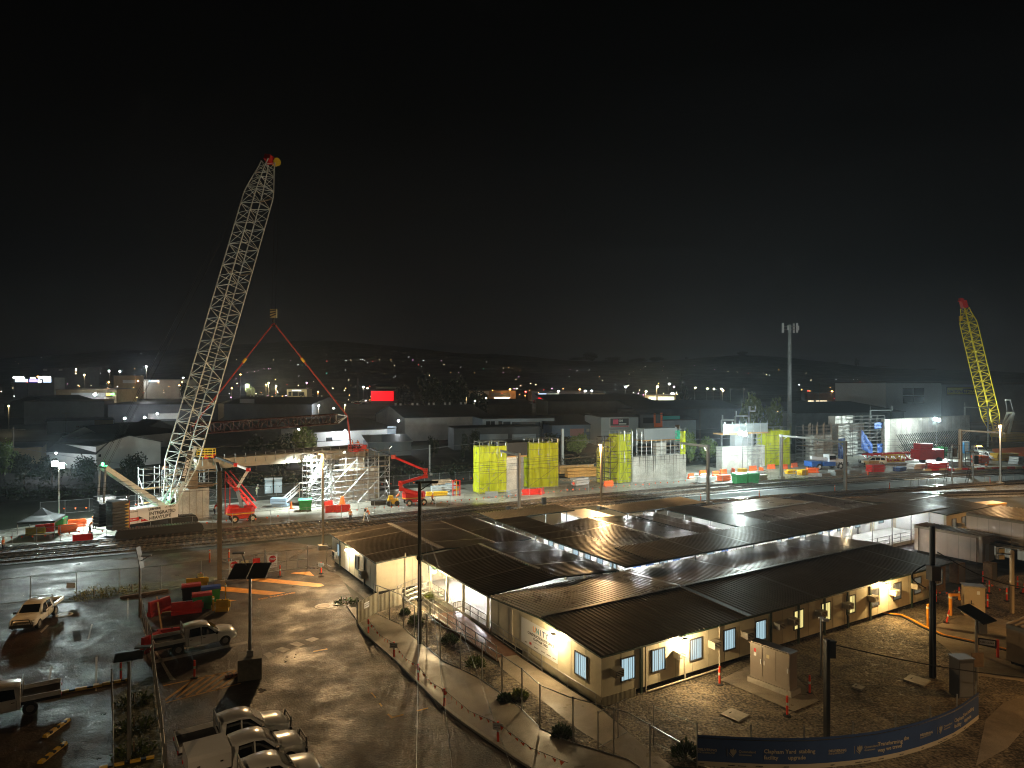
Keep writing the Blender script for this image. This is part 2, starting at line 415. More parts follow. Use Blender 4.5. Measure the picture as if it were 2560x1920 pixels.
# ---------------------------------------------------------------- railway
lineA = smooth_line([(-140,38),(-95,58.5),(-57.8,76.7),(-33.2,88.3),(-10.7,100.3),(1.8,107.5),(19.2,116.8),(62.3,135.9),(114,151.8),(190,170)])
lineB = offset(lineA, -4.2)
lineC = smooth_line([(20,103),(40,112),(67.5,121),(101,132),(140,142),(200,152)])
lineD = smooth_line([(40,107),(55,112),(71.4,115.8),(89.4,118.8),(130,124),(200,131)])
bal = offset(lineA, 3.0)+list(reversed(offset(lineB, -2.6)))
struct(sheet('railway_bed', bal, .02, M_ballast))
struct(sheet('siding_bed', offset(lineC, 3)+list(reversed(offset(lineD, -3.5))), .012, M_ballast))
def track(line):
    rails = MB(); sl = MB()
    for s in (-.535, .535):
        l = offset(line, s); strip(rails, l, .075, .44, .28); strip(rails, l, .14, .30, .27)
    acc = 0.0; nxt = 0.0
    for a, b in zip(line, line[1:]):
        d = (b-a).length; t = (b-a).normalized(); rz = math.atan2(t.y, t.x)
        while nxt <= acc+d:
            p = a+t*(nxt-acc); sl.box((p.x, p.y, .17), (.24, 2.15, .2), rz); nxt += .69
        acc += d
    bed = MB(); strip(bed, line, 3.0, .2, .0)
    r = bed.build('railway_track', M_ballast); struct(r)
    rails.build('rail', M_rail, r); sl.build('sleeper', M_sleeper, r)
for l in (lineA, lineB, lineC, lineD): track(l)
# construction site slab beyond the line
site = offset(lineA, 3.2)[4:-1]+[Vector((200,196,0)), Vector((150,206,0)), Vector((90,196,0)), Vector((60,172,0)), Vector((30,150,0)), Vector((10,137,0)), Vector((-10,128,0)), Vector((-30,118,0)), Vector((-52,104,0)), Vector((-64,92,0)), Vector((-72,80,0))]
struct(sheet('site_ground', site, .0, M_site))
# ---------------------------------------------------------------- site office compound
M_roof = mat('wet_brown_roof_sheet', (.30,.255,.20), .32, .35, var=.18, vscale=.5, rvar=.04)
M_roofg = mat('wet_ribbed_roof_sheet', (.36,.33,.28), .3, .35, var=.15, vscale=.5, rvar=.04)
M_roofo = mat('tan_walkway_sheet', (.45,.38,.27), .42, .2, var=.2, vscale=.5, rvar=.05)  # tan, lighter than the other roof sheets
M_flash = mat('pale_roof_flashing', (.42,.37,.30), .35, .4, var=.2, vscale=1)
M_fascia = mat('dark_green_fascia', (.02,.04,.028), .45)
M_cream = mat('cream_panel_wall', (.62,.56,.41), .5, var=.10, vscale=1.1)
M_white = mat('white_panel_wall', (.78,.78,.75), .5, var=.05, vscale=1)
M_seam = mat('panel_joint', (.30,.27,.2), .6)
M_skirt = mat('ribbed_skirting', (.36,.33,.25), .5, var=.15)
M_under = mat('dark_underfloor', (.03,.028,.025), .9)
M_galv = mat('galvanised_steel', (.40,.41,.41), .38, .75, var=.15, vscale=4)
M_pvc = mat('cream_pvc_pipe', (.55,.50,.40), .4)
M_alu = mat('grey_aluminium_frame', (.12,.12,.12), .35, .7)
M_acw = mat('air_conditioner_case', (.52,.48,.40), .5, var=.1)
M_acd = mat('air_conditioner_grille', (.05,.05,.05), .6)
M_black = mat('black_paint', (.012,.012,.012), .4)
M_dark = mat('matt_dark', (.02,.02,.02), .8)
M_timber = mat('grey_timber', (.22,.15,.09), .7, var=.3)
M_tile = mat('wet_red_ramp', (.20,.11,.075), .22, var=.3, vscale=2)
M_print = mat('white_banner', (.82,.83,.85), .55)
M_ink = mat('black_ink', (.02,.02,.025), .6)
def blind_mat(name, c, s, period=.11, dirv=(1,0,0)):
    m = bpy.data.materials.new(name); m.use_nodes = True; nt = m.node_tree; b = nt.nodes['Principled BSDF']; L = nt.links.new
    tc = nt.nodes.new('ShaderNodeTexCoord'); wv = nt.nodes.new('ShaderNodeTexWave'); wv.inputs['Scale'].default_value = 1/period/2/PI*6.283/2*.32*3.14/1.0
    wv.bands_direction = 'X'; wv.inputs['Distortion'].default_value = .4
    L(tc.outputs['Object'], wv.inputs['Vector'])
    cr = nt.nodes.new('ShaderNodeValToRGB'); cr.color_ramp.elements[0].position = .25; cr.color_ramp.elements[1].position = .6
    cr.color_ramp.elements[0].color = (*[x*.22 for x in c], 1); cr.color_ramp.elements[1].color = (*c, 1)
    L(wv.outputs['Fac'], cr.inputs['Fac']); L(cr.outputs[0], b.inputs['Emission Color']); b.inputs['Emission Strength'].default_value = s*.85; m.cycles.emission_sampling = 'NONE'
    b.inputs['Base Color'].default_value = (.1,.1,.1,1); b.inputs['Roughness'].default_value = .15
    return m
M_blindb = blind_mat('cool_lit_blinds', (.34,.50,.56), .75)
M_blindy = blind_mat('warm_lit_blinds', (.80,.66,.24), .8)
M_blindd = blind_mat('dim_blinds', (.20,.19,.14), .35)
M_lens = glow('wall_lamp_lens', (1.0,.80,.48), 30)
M_lensw = glow('white_lamp_lens', (.95,.97,1.0), 60)
WARM = (1.0,.72,.36); COOL = (.84,.96,1.0)

def ribbed(mb, q, along, pitch=.36, h=.07):
    """ribbed sheet on corners q = (00, 10, 11, 01); ribs run along side 'v' (00-01) or 'u' (00-10)"""
    q = [Vector(p) for p in q]
    if along == 'u': q = [q[0], q[3], q[2], q[1]]
    n = max(1, round((q[1]-q[0]).length/pitch)); prof = [(0,0),(.42,0),(.55,h),(.80,h),(.93,0)]
    top = []; 
    for i in range(n):
        for t, z in prof: top.append(((i+t)/n, z))
    top.append((1, 0))
    a = [q[0].lerp(q[1], t)+Z*z for t, z in top]; b = [q[3].lerp(q[2], t)+Z*z for t, z in top]; k = len(a)
    mb.add(a+b, [(i, i+1, k+i+1, k+i) for i in range(k-1)])
    lo = [p-Z*.05 for p in q]; mb.add(lo, [(3,2,1,0)])
def rails_round(mb, pts, w=.06, h=.11, dz=-.03):
    for a, b in zip(pts, pts[1:]+pts[:1]): mb.bar(Vector(a)+Z*dz, Vector(b)+Z*dz, w, h)
def roof_part(name, parent, uvz, along, m, seams=None, pitch=.36, fascia=True):
    """uvz: four (u,v,z) corners"""
    q = [UV(*c) for c in uvz]; mb = MB(); ribbed(mb, q, along, pitch); r = mb.build(name, m, parent, world=True)
    if fascia:
        f = MB(); rails_round(f, q); f.build('fascia', M_fascia, r, world=True) if False else sub(f, 'fascia', M_fascia, r)
    if seams:
        s = MB()
        for t in seams:
            if along == 'v': a = q[0].lerp(q[1], t); b = q[3].lerp(q[2], t)
            else: a = q[0].lerp(q[3], t); b = q[1].lerp(q[2], t)
            s.bar(a+Z*.045, b+Z*.045, .11, .03)
        sub(s, 'flashing', M_flash, r)
    return r
def sub(mb, name, m, parent, **k): return mb.build(name, m, parent, world=True, **k)
def cap(parent, a, b, w=.34, m=None, name='ridge_cap'):
    mb = MB(); mb.bar(UV(*a)+Z*.04, UV(*b)+Z*.04, w, .05); return sub(mb, name, m or M_flash, parent)
def wallbox(parent, u0, u1, v0, v1, z0, z1, m, name='wall'):
    mb = MB(); mb.prism([UV(u0,v0)[:2], UV(u1,v0)[:2], UV(u1,v1)[:2], UV(u0,v1)[:2]], z0, z1); return sub(mb, name, m, parent)
# facing frames: origin, along, out
def face_v(v): return (lambda u, z, o=0: UV(u, v-o, z)), Vector((UX,UY,0)), Vector((UY,-UX,0))
def face_u(u): return (lambda v, z, o=0: UV(u-o, v, z)), Vector((-UY,UX,0))*-1, Vector((-UX,-UY,0))
def slab_on(mb, f, a0, a1, z0, z1, o0, o1):
    """box lying on a wall between a0..a1, z0..z1 standing out o0..o1"""
    c = [f(a0,z0,o0), f(a1,z0,o0), f(a1,z0,o1), f(a0,z0,o1)]; n = [p+Z*(z1-z0) for p in c]
    return mb.add(c+n, [(3,2,1,0),(4,5,6,7),(0,1,5,4),(1,2,6,5),(2,3,7,6),(3,0,4,7)])
def window(parent, f, a, z0, z1, w, m, bars=6):
    fr = MB(); a0, a1 = a-w/2, a+w/2; t = .07
    slab_on(fr, f, a0, a0+t, z0, z1, .003, .07); slab_on(fr, f, a1-t, a1, z0, z1, .003, .07)
    slab_on(fr, f, a0+t, a1-t, z0, z0+t, .003, .07); slab_on(fr, f, a0+t, a1-t, z1-t, z1, .003, .07)
    for i in range(1, bars): x = a0+t+(w-2*t)*i/bars; slab_on(fr, f, x-.011, x+.011, z0+t, z1-t, .05, .066)
    r = sub(fr, 'window', M_alu, parent)
    # pane has its own origin so that the blind slats run along its width
    c = f(a, z0, .02); g = MB(); hw = w/2-t; hh = z1-z0-t
    p1 = f(a1-t, z0, .02)-c
    ex = (f(a+1, z0)-f(a, z0)).normalized(); ez = Z; ey = ez.cross(ex)
    o = MB().add([(-hw,0,t),(hw,0,t),(hw,0,hh),(-hw,0,hh)], [(0,1,2,3)]).build('pane', m, None)
    M = Matrix((ex, ey, ez)).transposed().to_4x4(); M.translation = c; o.parent = r; o.matrix_local = wm(r).inverted() @ M
    return r
def aircon(parent, f, a, z, w=.66, d=.55, h=.44):
    mb = MB(); slab_on(mb, f, a-w/2, a+w/2, z, z+h, .003, d); r = sub(mb, 'air_conditioner', M_acw, parent)
    g = MB(); slab_on(g, f, a-w/2+.05, a+w/2-.05, z+.06, z+h-.06, d, d+.012)
    for k in range(4): slab_on(g, f, a-w/2+.005, a-w/2+.005, z, z, d, d)
    sub(g, 'grille', M_acd, r); b = MB()
    for k in range(3): zz = z+.1+k*.1; slab_on(b, f, a-w/2+.06, a+w/2-.06, zz, zz+.03, d+.014, d+.03)
    sub(b, 'louvre', M_acw, r); return r
def pipe(parent, f, a, z0, z1, r=.05, o=.09, m=None, name='downpipe'):
    mb = MB(); mb.tube(f(a,z0,o), f(a,z1,o), r, 7); return sub(mb, name, m or M_pvc, parent)
LAMPS = []
def wall_lamp(parent, p, out, power, col=WARM, m=None, aim=None):
    p = Vector(p); out = Vector(out); mb = MB(); mb.bar(p-out*.2, p-out*.02+Z*.05, .05); mb.box(p+out*.1+Z*.14, (.3,.3,.06))
    r = sub(mb, 'lamp_bracket', M_alu, parent)
    g = MB(); g.sphere(p+out*.12-Z*.03, .2, 10, 6, (1,1,.75)); sub(g, 'lamp_lens', m or M_lens, r)
    lamp('POINT', p+out*.6-Z*.1, power, col, .05)
def tube_light(parent, p, q, power, n=1, col=COOL):
    p, q = Vector(p), Vector(q); mb = MB(); mb.bar(p, q, .12, .06); r = sub(mb, 'ceiling_light', M_lensw, parent)
    for i in range(n):
        c = p.lerp(q, (i+.5)/n); lamp('POINT', c-Z*.15, power, col, .25)

# ---- A: long front block
A = thing('site_office', 'long cream portable office with ribbed dark gable roof and barred windows nearest the gravel yard', 'site office', UV(0,0,0), ANG)
WALL_L = 36.9; WD = 13.15; ZF = .42; ZE = 2.92
wallbox(A, 0, WALL_L, 0.0, WD, ZF, ZE, M_cream)
mb = MB(); mb.add([UV(0,0,ZE), UV(0,WD,ZE), UV(0,6.4,3.36), UV(.06,0,ZE), UV(.06,WD,ZE), UV(.06,6.4,3.36)], [(0,1,2),(5,4,3),(0,2,5,3),(2,1,4,5)]); sub(mb, 'gable_infill', M_cream, A)
mb = MB(); mb.prism([UV(.4,.5)[:2], UV(WALL_L-.3,.5)[:2], UV(WALL_L-.3,WD-.4)[:2], UV(.4,WD-.4)[:2]], .0, ZF); sub(mb, 'underfloor', M_under, A)
R1, R2 = 12.9, 24.6
for i, (a, b, m, sm_) in enumerate([(-.12, R1, M_roofg, None), (R1+.02, R2, M_roof, [.333,.667]), (R2+.02, 40.0, M_roof, [.25,.5,.75])]):
    roof_part('roof', A, [(a,6.4,3.42),(b,6.4,3.42),(b,WD+.1,3.0),(a,WD+.1,3.0)], 'v', m if i else M_roofg, sm_)
    roof_part('roof', A, [(a,-.12,3.0),(b,-.12,3.0),(b,6.4,3.42),(a,6.4,3.42)], 'v', M_roof, sm_)
cap(A, (-.1,6.4,3.44), (12.9,6.4,3.44), .3, M_roofg); cap(A, (13,6.4,3.44), (39.9,6.4,3.44), .3, M_flash)
cap(A, (R1,-.1,3.03), (R1,6.3,3.45), .42, M_flash, 'valley_flashing'); cap(A, (R1,6.5,3.45), (R1,13,3.04), .3, M_flash, 'valley_flashing')
fA, exA, outA = face_v(0)
# module joints
mb = MB()
for k in range(25):
    u = k*1.5; slab_on(mb, fA, u-.012, u+.012, ZF, ZE, .002, .012)
sub(mb, 'panel_joint', M_seam, A)
for u in (3.05, 15.2, 18.3, 21.4, 24.4, 27.4, 33.5, 36.5):
    mb = MB(); slab_on(mb, fA, u-.09, u+.09, .1, ZE, .013, .10); sub(mb, 'corner_post', M_fascia, A)
for sx, sy, m in [(1569,1666,M_blindb),(1645,1644,M_blindb),(1739,1616,M_blindb),(1823,1588,M_blindb),(1901,1566,M_blindb),(1996,1533,M_blindy),(2064,1515,M_blindy),(2126,1496,M_blindy),(2187,1482,M_blindd),(2242,1463,M_blindd),(2293,1447,M_blindd)]:
    u, z = wall_u(sx, sy); window(A, fA, u, 1.12, 2.55, 1.15, m)
for sx, sy in [(1535,1664),(1691,1617),(1779,1595),(1861,1568),(1940,1545),(1976,1537),(2045,1518),(2112,1498),(2175,1485),(2228,1465),(2282,1449)]:
    u, z = wall_u(sx, sy); aircon(A, fA, u, 1.72)
for sx in (1612, 1796, 1710):
    u, z = wall_u(sx, 1650); pipe(A, fA, u, .12, 2.9)
u0, _ = wall_u(1617, 1700); u1, _ = wall_u(1796, 1670); mb = MB(); mb.tube(fA(u0,.12,.09), fA(u1,.12,.09), .055, 7); sub(mb, 'drain_pipe', M_pvc, A)
u, z = wall_u(1702, 1598); wall_lamp(A, fA(u, 2.72, .3), outA, 240)
u, z = wall_u(2207, 1450); wall_lamp(A, fA(u, 2.72, .3), outA, 260, (1.0,.66,.26))
# brown end module beyond the corner post
wallbox(A, WALL_L+.02, 39.8, .35, WD, ZF, ZE, M_timber, 'end_module'); fE, _, _ = face_v(.35); window(A, fE, 38.6, 1.1, 2.5, 1.3, M_blindd); aircon(A, fE, 37.7, 1.5)
# gable wall towards the path: banner, window, lamp, pipes
fG, exG, outG = face_u(0)
def gv(sx, sy): return wall_v(sx, sy, 0)
v, z = gv(1453, 1655); window(A, fG, v, 1.05, 2.5, 1.25, M_blindb)
v, z = gv(1396, 1584); wall_lamp(A, fG(v, 2.86, .3), outG, 150)
for sx in (1283,): v, z = gv(sx, 1570); pipe(A, fG, v, .5, 2.95)
mb = MB()
for k in range(1, 9): slab_on(mb, fG, k*1.5-.012, k*1.5+.012, ZF, ZE, .002, .012)
sub(mb, 'panel_joint', M_seam, A)
mb = MB(); v1 = 8.6; n = int(v1/.1)
for k in range(n): slab_on(mb, fG, k*.1, k*.1+.055, .06, .62, .05, .075)
slab_on(mb, fG, 0, v1, .06, .6, .03, .05); sub(mb, 'skirting', M_skirt, A)
mb = MB(); slab_on(mb, fA, -.03, 2.6, .02, .55, .03, .05); 
for k in range(26): slab_on(mb, fA, k*.1, k*.1+.055, .02, .57, .05, .075)
sub(mb, 'skirting', M_skirt, A)
# ---- banner on the gable wall
bn = thing('banner', 'white site office banner with coloured heading fixed to the cream gable wall', 'banner', fG(8.4,1.1,.02), ANG)
va, _ = gv(1304, 1570); vb, _ = gv(1395, 1620)
zt, zb = 2.78, .98
mb = MB(); slab_on(mb, fG, vb, va, zb, zt, .02, .03); sub(mb, 'sheet', M_print, bn)
wB = va-vb; rd = (fG(vb,0)-fG(va,0)).normalized()
def bt(s, size, x, z, m, bold=0.0, al='CENTER', sp=1.0): return text(s, size, m, bn, fG(va-wB*x, z, .03), rd, Z, bold, al, .006, sp)
cols = [mat('ink_orange', (.85,.33,.05), .6), mat('ink_teal', (.05,.30,.36), .6), mat('ink_blue', (.04,.13,.30), .6), mat('ink_navy', (.02,.07,.2), .6), mat('ink_slate', (.05,.13,.2), .6)]
for i, chh in enumerate('UNITY'): bt(chh, .52, .38+i*.085, 2.19, cols[i], .012)
bt('CONSTRUCTION SITE OFFICE', .235, .55, 1.88, M_ink, .008); bt('CLAPHAM YARD', .235, .55, 1.64, M_ink, .008)
bt('ALL VISITORS MUST REPORT TO SITE OFFICE', .085, .55, 1.47, M_alu)
mb = MB(); slab_on(mb, fG, va-wB*.30, va-wB*.24, 1.2, 1.36, .031, .036); sub(mb, 'logo', mat('ink_red', (.6,.08,.06), .6), bn)
for x, s in ((.14,'UNITY'),(.43,'Queensland'),(.62,'ACCIONA'),(.77,'McILWAIN'),(.91,'AECOM')): bt(s, .1, x, 1.17, M_ink, .003)
# ---- entry ramp, handrails and deck
ramp = thing('entry_ramp', 'red brown wet access ramp rising along the gable wall to the deck', 'ramp', UV(-1.2,8,0), ANG)
rp = [UV(-.15,8.6,.04), UV(-1.9,8.9,.04), UV(-2.4,18.6,.5), UV(-.15,18.2,.5)]
mb = MB(); mb.add(rp+[p-Z*.25 for p in rp], [(0,1,2,3),(7,6,5,4),(0,4,5,1),(1,5,6,2),(2,6,7,3),(3,7,4,0)]); sub(mb, 'ramp_floor', M_tile, ramp)
def handrail(parent, pts, h=1.0, step=1.4, rails=(1.0,.55,.12), r=.028, balus=False, m=None):
    m = m or M_galv; rl = MB()
    for hh in rails: rl.path([Vector(p)+Z*(hh*h) for p in pts], r, 5)
    if balus:
        for a, b in zip(pts, pts[1:]):
            a, b = Vector(a), Vector(b); k = int((b-a).length/.13)
            for i in range(1, k): q = a.lerp(b, i/k); rl.bar(q+Z*(rails[-1]*h), q+Z*h, .018)
    sub(rl, 'rail', m, parent)
    for a, b in zip(pts, pts[1:]):
        a, b = Vector(a), Vector(b); k = max(1, round((b-a).length/step))
        for i in range(k+1):
            if i == k and b != Vector(pts[-1]): continue
            q = a.lerp(b, i/k); mb = MB(); mb.tube(q, q+Z*h, .032, 6); sub(mb, 'post', m, parent)
def hand_thing(label, pts, **k):
    t = thing('handrail', label, 'handrail', pts[0], 0, 'handrails around the office'); handrail(t, pts, **k); return t
hand_thing('pale tubular handrail on the outer edge of the red ramp', [UV(-1.95,8.9,.04), UV(-2.42,18.6,.5)])
hand_thing('tubular handrail against the gable wall on the inner edge of the red ramp', [UV(-.2,6.0,.04), UV(-.2,12.6,.3)], step=1.6)
hand_thing('baluster railing of the deck left of the cream gable wall', [UV(-.15,13.5,.55), UV(-.15,17.4,.55), UV(-.9,17.5,.5)], balus=True)
hand_thing('baluster railing around the ramp landing in front of the deck', [UV(-2.45,18.7,.5), UV(-2.3,20.6,.5), UV(-.2,20.6,.55)], balus=True)
hand_thing('baluster railing of the deck between the landing and the stair', [UV(-.15,20.7,.55), UV(-.15,23.2,.55)], balus=True)
hand_thing('long low pale rail beside the ribbed skirting of the gable wall', [UV(-.28,0.2,.06), UV(-.28,5.8,.06)], h=.72, rails=(1.0,), step=2.9)
D = thing('covered_deck', 'brightly lit open deck under a dark gable canopy between two cream offices', 'covered deck', UV(0,13.5,0), ANG)
wallbox(D, .0, 12.6, 13.3, 26.9, .05, .55, M_deck, 'deck_floor')
for v in (13.6, 17.6, 20.6, 24.0):
    for u in (.05, 12.4):
        mb = MB(); mb.prism([(UV(u+a, v+b))[:2] for a, b in ((-.08,-.08),(.08,-.08),(.08,.08),(-.08,.08))], .55, 2.95); sub(mb, 'post', M_cream, D)
roof_part('roof', D, [(-.15,13.4,3.02),(6.4,13.4,3.45),(6.4,26.6,3.45),(-.15,26.6,3.02)], 'u', M_roof, [.3,.66])
roof_part('roof', D, [(6.42,13.4,3.45),(12.8,13.4,3.05),(12.8,26.6,3.05),(6.42,26.6,3.45)], 'u', M_roof, [.3,.66])
cap(D, (6.4,16,3.47), (6.4,26.5,3.47), .34, M_flash)
for v in (15.5, 19.5, 23.5):
    for u in (2.5, 8.5): tube_light(D, UV(u,v,2.9), UV(u+1.3,v,2.9), 9)
v, z = wall_v(1098, 1425, 0); wall_lamp(D, UV(-.35, v, 2.88), outG, 560)
# stair
st = thing('entry_stair', 'short galvanised stair with railings up to the lit deck', 'stair', UV(-1.2,24.5,0), ANG)
mb = MB()
for k in range(6):
    a = UV(-2.2+k*.37, 24.1, -.0+k*.1); mb.prism([UV(-2.2+k*.37+x, y)[:2] for x, y in ((0,23.9),(.36,23.9),(.36,25.5),(0,25.5))], .03+k*.09, .09+k*.09)
sub(mb, 'tread', M_galv, st)
handrail(st, [UV(-2.4,23.85,.02), UV(0,23.85,.55)], balus=True, step=2.4); handrail(st, [UV(-2.4,25.6,.02), UV(0,25.6,.55)], balus=True, step=2.4)

# ---- B: left block
B = thing('site_office', 'cream portable office with brown gable roof and pale ridge strip left of the lit deck', 'site office', UV(-3.85,27,0), ANG)
wallbox(B, -3.85, 13.6, 27.0, 40.3, .35, 2.95, M_cream)
mb = MB(); mb.prism([UV(-3.6,27.3)[:2], UV(13.4,27.3)[:2], UV(13.4,40)[:2], UV(-3.6,40)[:2]], -.02, .35); sub(mb, 'underfloor', M_under, B)
mb = MB(); mb.add([UV(-3.85,27,2.95), UV(8.8,27,2.95), UV(2.6,27,3.4), UV(-3.85,27.06,2.95), UV(8.8,27.06,2.95), UV(2.6,27.06,3.4)], [(0,1,2),(5,4,3),(0,2,5,3),(2,1,4,5)]); sub(mb, 'gable_infill', M_cream, B)
roof_part('roof', B, [(-4.0,26.8,3.0),(2.6,26.8,3.43),(2.6,40.5,3.43),(-4.0,40.5,3.0)], 'u', M_roof, [.22,.44,.66,.88])
roof_part('roof', B, [(2.62,26.8,3.43),(8.8,26.8,3.05),(8.8,40.5,3.05),(2.62,40.5,3.43)], 'u', M_roof, [.22,.44,.66,.88])
roof_part('roof', B, [(8.95,26.8,3.05),(12.6,26.8,3.25),(12.6,40.5,3.25),(8.95,40.5,3.05)], 'u', M_roof, [.5])
cap(B, (2.6,26.8,3.46), (2.6,40.4,3.46), .5, M_flash); cap(B, (8.87,26.8,3.06), (8.87,40.4,3.06), .2, M_flash, 'valley_flashing')
fB, exB, outB = face_u(-3.85); fB2, _, outB2 = face_v(27)
v, _ = wall_v(848, 1365, -3.85); window(B, fB, v, 1.15, 2.5, 1.2, M_blindb)
v, _ = wall_v(893, 1405, -3.85); window(B, fB, v, 1.15, 2.5, .95, M_blindd)
v, _ = wall_v(868, 1390, -3.85); mb = MB(); slab_on(mb, fB, v-.45, v+.45, .4, 2.45, .003, .05); sub(mb, 'door', M_white, B)
for sx in (851, 912): v, _ = wall_v(sx, 1420, -3.85); mb = MB(); slab_on(mb, fB, v-.1, v+.1, .2, 2.95, .013, .1); sub(mb, 'corner_post', M_fascia, B)
for sx in (842, 910): v, _ = wall_v(sx, 1440, -3.85); aircon(B, fB, v, .85, .85, .4, .75)
v, _ = wall_v(878, 1376, -3.85); wall_lamp(B, fB(v, 2.72, .3), outB, 160, (1.0,.82,.52))
for sx in (1012,): u, _ = wall_u(sx, 1420, 27); pipe(B, fB2, u, .1, 3.5)
mb = MB()
for k in range(1, 9): slab_on(mb, fB, 27+k*1.5-.012, 27+k*1.5+.012, .35, 2.95, .002, .012)
slab_on(mb, fB2, -1.9, -1.88, .35, 2.95, .002, .012); slab_on(mb, fB2, -.4, -.38, .35, 2.95, .002, .012); sub(mb, 'panel_joint', M_seam, B)
u, _ = wall_u(1085, 1405, 27); mb = MB(); slab_on(mb, fB2, u-.6, u+.6, 1.3, 2.5, .013, .03); sub(mb, 'notice_board', mat('notice_board', (.25,.3,.34), .5, var=.6, vscale=5), B)
u, _ = wall_u(1117, 1435, 27); mb = MB(); mb.tube(fB2(u,1.0,.12), fB2(u,1.5,.12), .08, 8); sub(mb, 'fire_extinguisher', mat('red_paint', (.6,.02,.015), .4), B)
# ribbed fence panels and gate below block B
gt = thing('ribbed_gate', 'cream ribbed sheet gate with a white notice at the end of the footpath', 'gate', G(893,1545), 0)
a, b = G(893,1562), G(945,1532); mb = MB(); n = 16
for i in range(n): p = a.lerp(b, (i+.2)/n); q = a.lerp(b, (i+.75)/n); mb.bar(p+Z*.9, q+Z*.9, .05, 1.7) if False else mb.slab([p+Z*.06, q+Z*.06, q+Z*1.75, p+Z*1.75], .05)
mb.slab([a+Z*.06, b+Z*.06, b+Z*1.72, a+Z*1.72], .02); sub(mb, 'sheet', M_skirt, gt)
mb = MB()
for p in (a, b): mb.tube(p, p+Z*2.2, .05, 7)
sub(mb, 'gate_post', M_galv, gt); ex = (b-a).normalized(); nn = Vector((ex.y,-ex.x,0)); c0 = a.lerp(b,.42)+Z*1.2
mb = MB(); mb.box(c0+nn*.05, (.75,.02,.45), math.atan2(ex.y, ex.x)); sub(mb, 'notice', M_print, gt)
for i, s in enumerate(('SITE ACCESS', 'NO ENTRY')): text(s, .13, M_ink, gt, c0+nn*.065+Z*(.05-.16*i), ex, Z, .002, 'CENTER')
fn = thing('ribbed_fence', 'cream ribbed sheet fence between the gate and the entry stair', 'fence', b, 0)
a2, b2 = b+Vector((.05,0,0)), G(1005,1512); mb = MB(); n = 18
for i in range(n): p = a2.lerp(b2, (i+.2)/n); q = a2.lerp(b2, (i+.75)/n); mb.slab([p+Z*.03, q+Z*.03, q+Z*1.5, p+Z*1.5], .05)
mb.slab([a2, b2, b2+Z*1.45, a2+Z*1.45], .02); sub(mb, 'sheet', M_skirt, fn)

# ---- covered walkways and the blocks inside the compound
def walkway(label, u0, u1, v0, v1, along, m=M_roof, z=3.7, lights=(), lp=26, posts=None, nl=1, seams=None):
    t = thing('covered_walkway', label, 'covered walkway', UV(u0,v0,0), ANG)
    roof_part('roof', t, [(u0,v0,z),(u1,v0,z),(u1,v1,z+.12),(u0,v1,z+.12)], along, m, seams)
    for u, v in posts or []:
        mb = MB(); mb.prism([UV(u+a, v+b)[:2] for a, b in ((-.05,-.05),(.05,-.05),(.05,.05),(-.05,.05))], .05, z-.05); sub(mb, 'post', M_galv, t)
    for a, b in lights: tube_light(t, UV(*a, z-.15), UV(*b, z-.15), lp, nl)
    return t
walkway('long dark walkway roof running away from the near end of the deck', 12.5, 16.6, 12.1, 34.4, 'u', seams=[.12,.25,.38,.5,.62,.75,.88], lights=[((15.9,v),(15.9,v+1.2)) for v in (14,18,22,26,30,33.5)], lp=26, posts=[(12.6,v) for v in range(14,35,4)])
walkway('longest dark walkway roof lying behind the front office', 15.7, 65.0, 12.1, 17.4, 'v', seams=[i/16 for i in range(1,16)], lights=[((u,16.7),(u+1.3,16.7)) for u in (18,22,26,30,34,38,42,46,50,54,58,62)], lp=30, posts=[(u,12.5) for u in range(17,64,4)])
walkway('ribbed walkway roof with pale sheets at the far left corner of the compound', 12.9, 24.0, 34.7, 38.5, 'v', M_roofo, 3.75, lights=[((u,36.5),(u+1.2,36.5)) for u in (14,18,22)], lp=30, posts=[(u,34.9) for u in (14,17,20,23)])
walkway('tan walkway roof catching warm light beside the railway', 28.0, 41.5, 30.0, 34.5, 'v', M_roofo, 3.75, lights=[((u,32),(u+1.2,32)) for u in (29.5,33,37)], lp=26, posts=[(u,30.2) for u in (28.5,31,33,35)])
walkway('dark walkway roof between the two middle offices', 33.4, 38.4, 17.7, 29.4, 'u', lights=[((35.6,v),(35.6,v+1.2)) for v in (19,23,27)], lp=26, posts=[(33.5,v) for v in (18.5,22,26)])
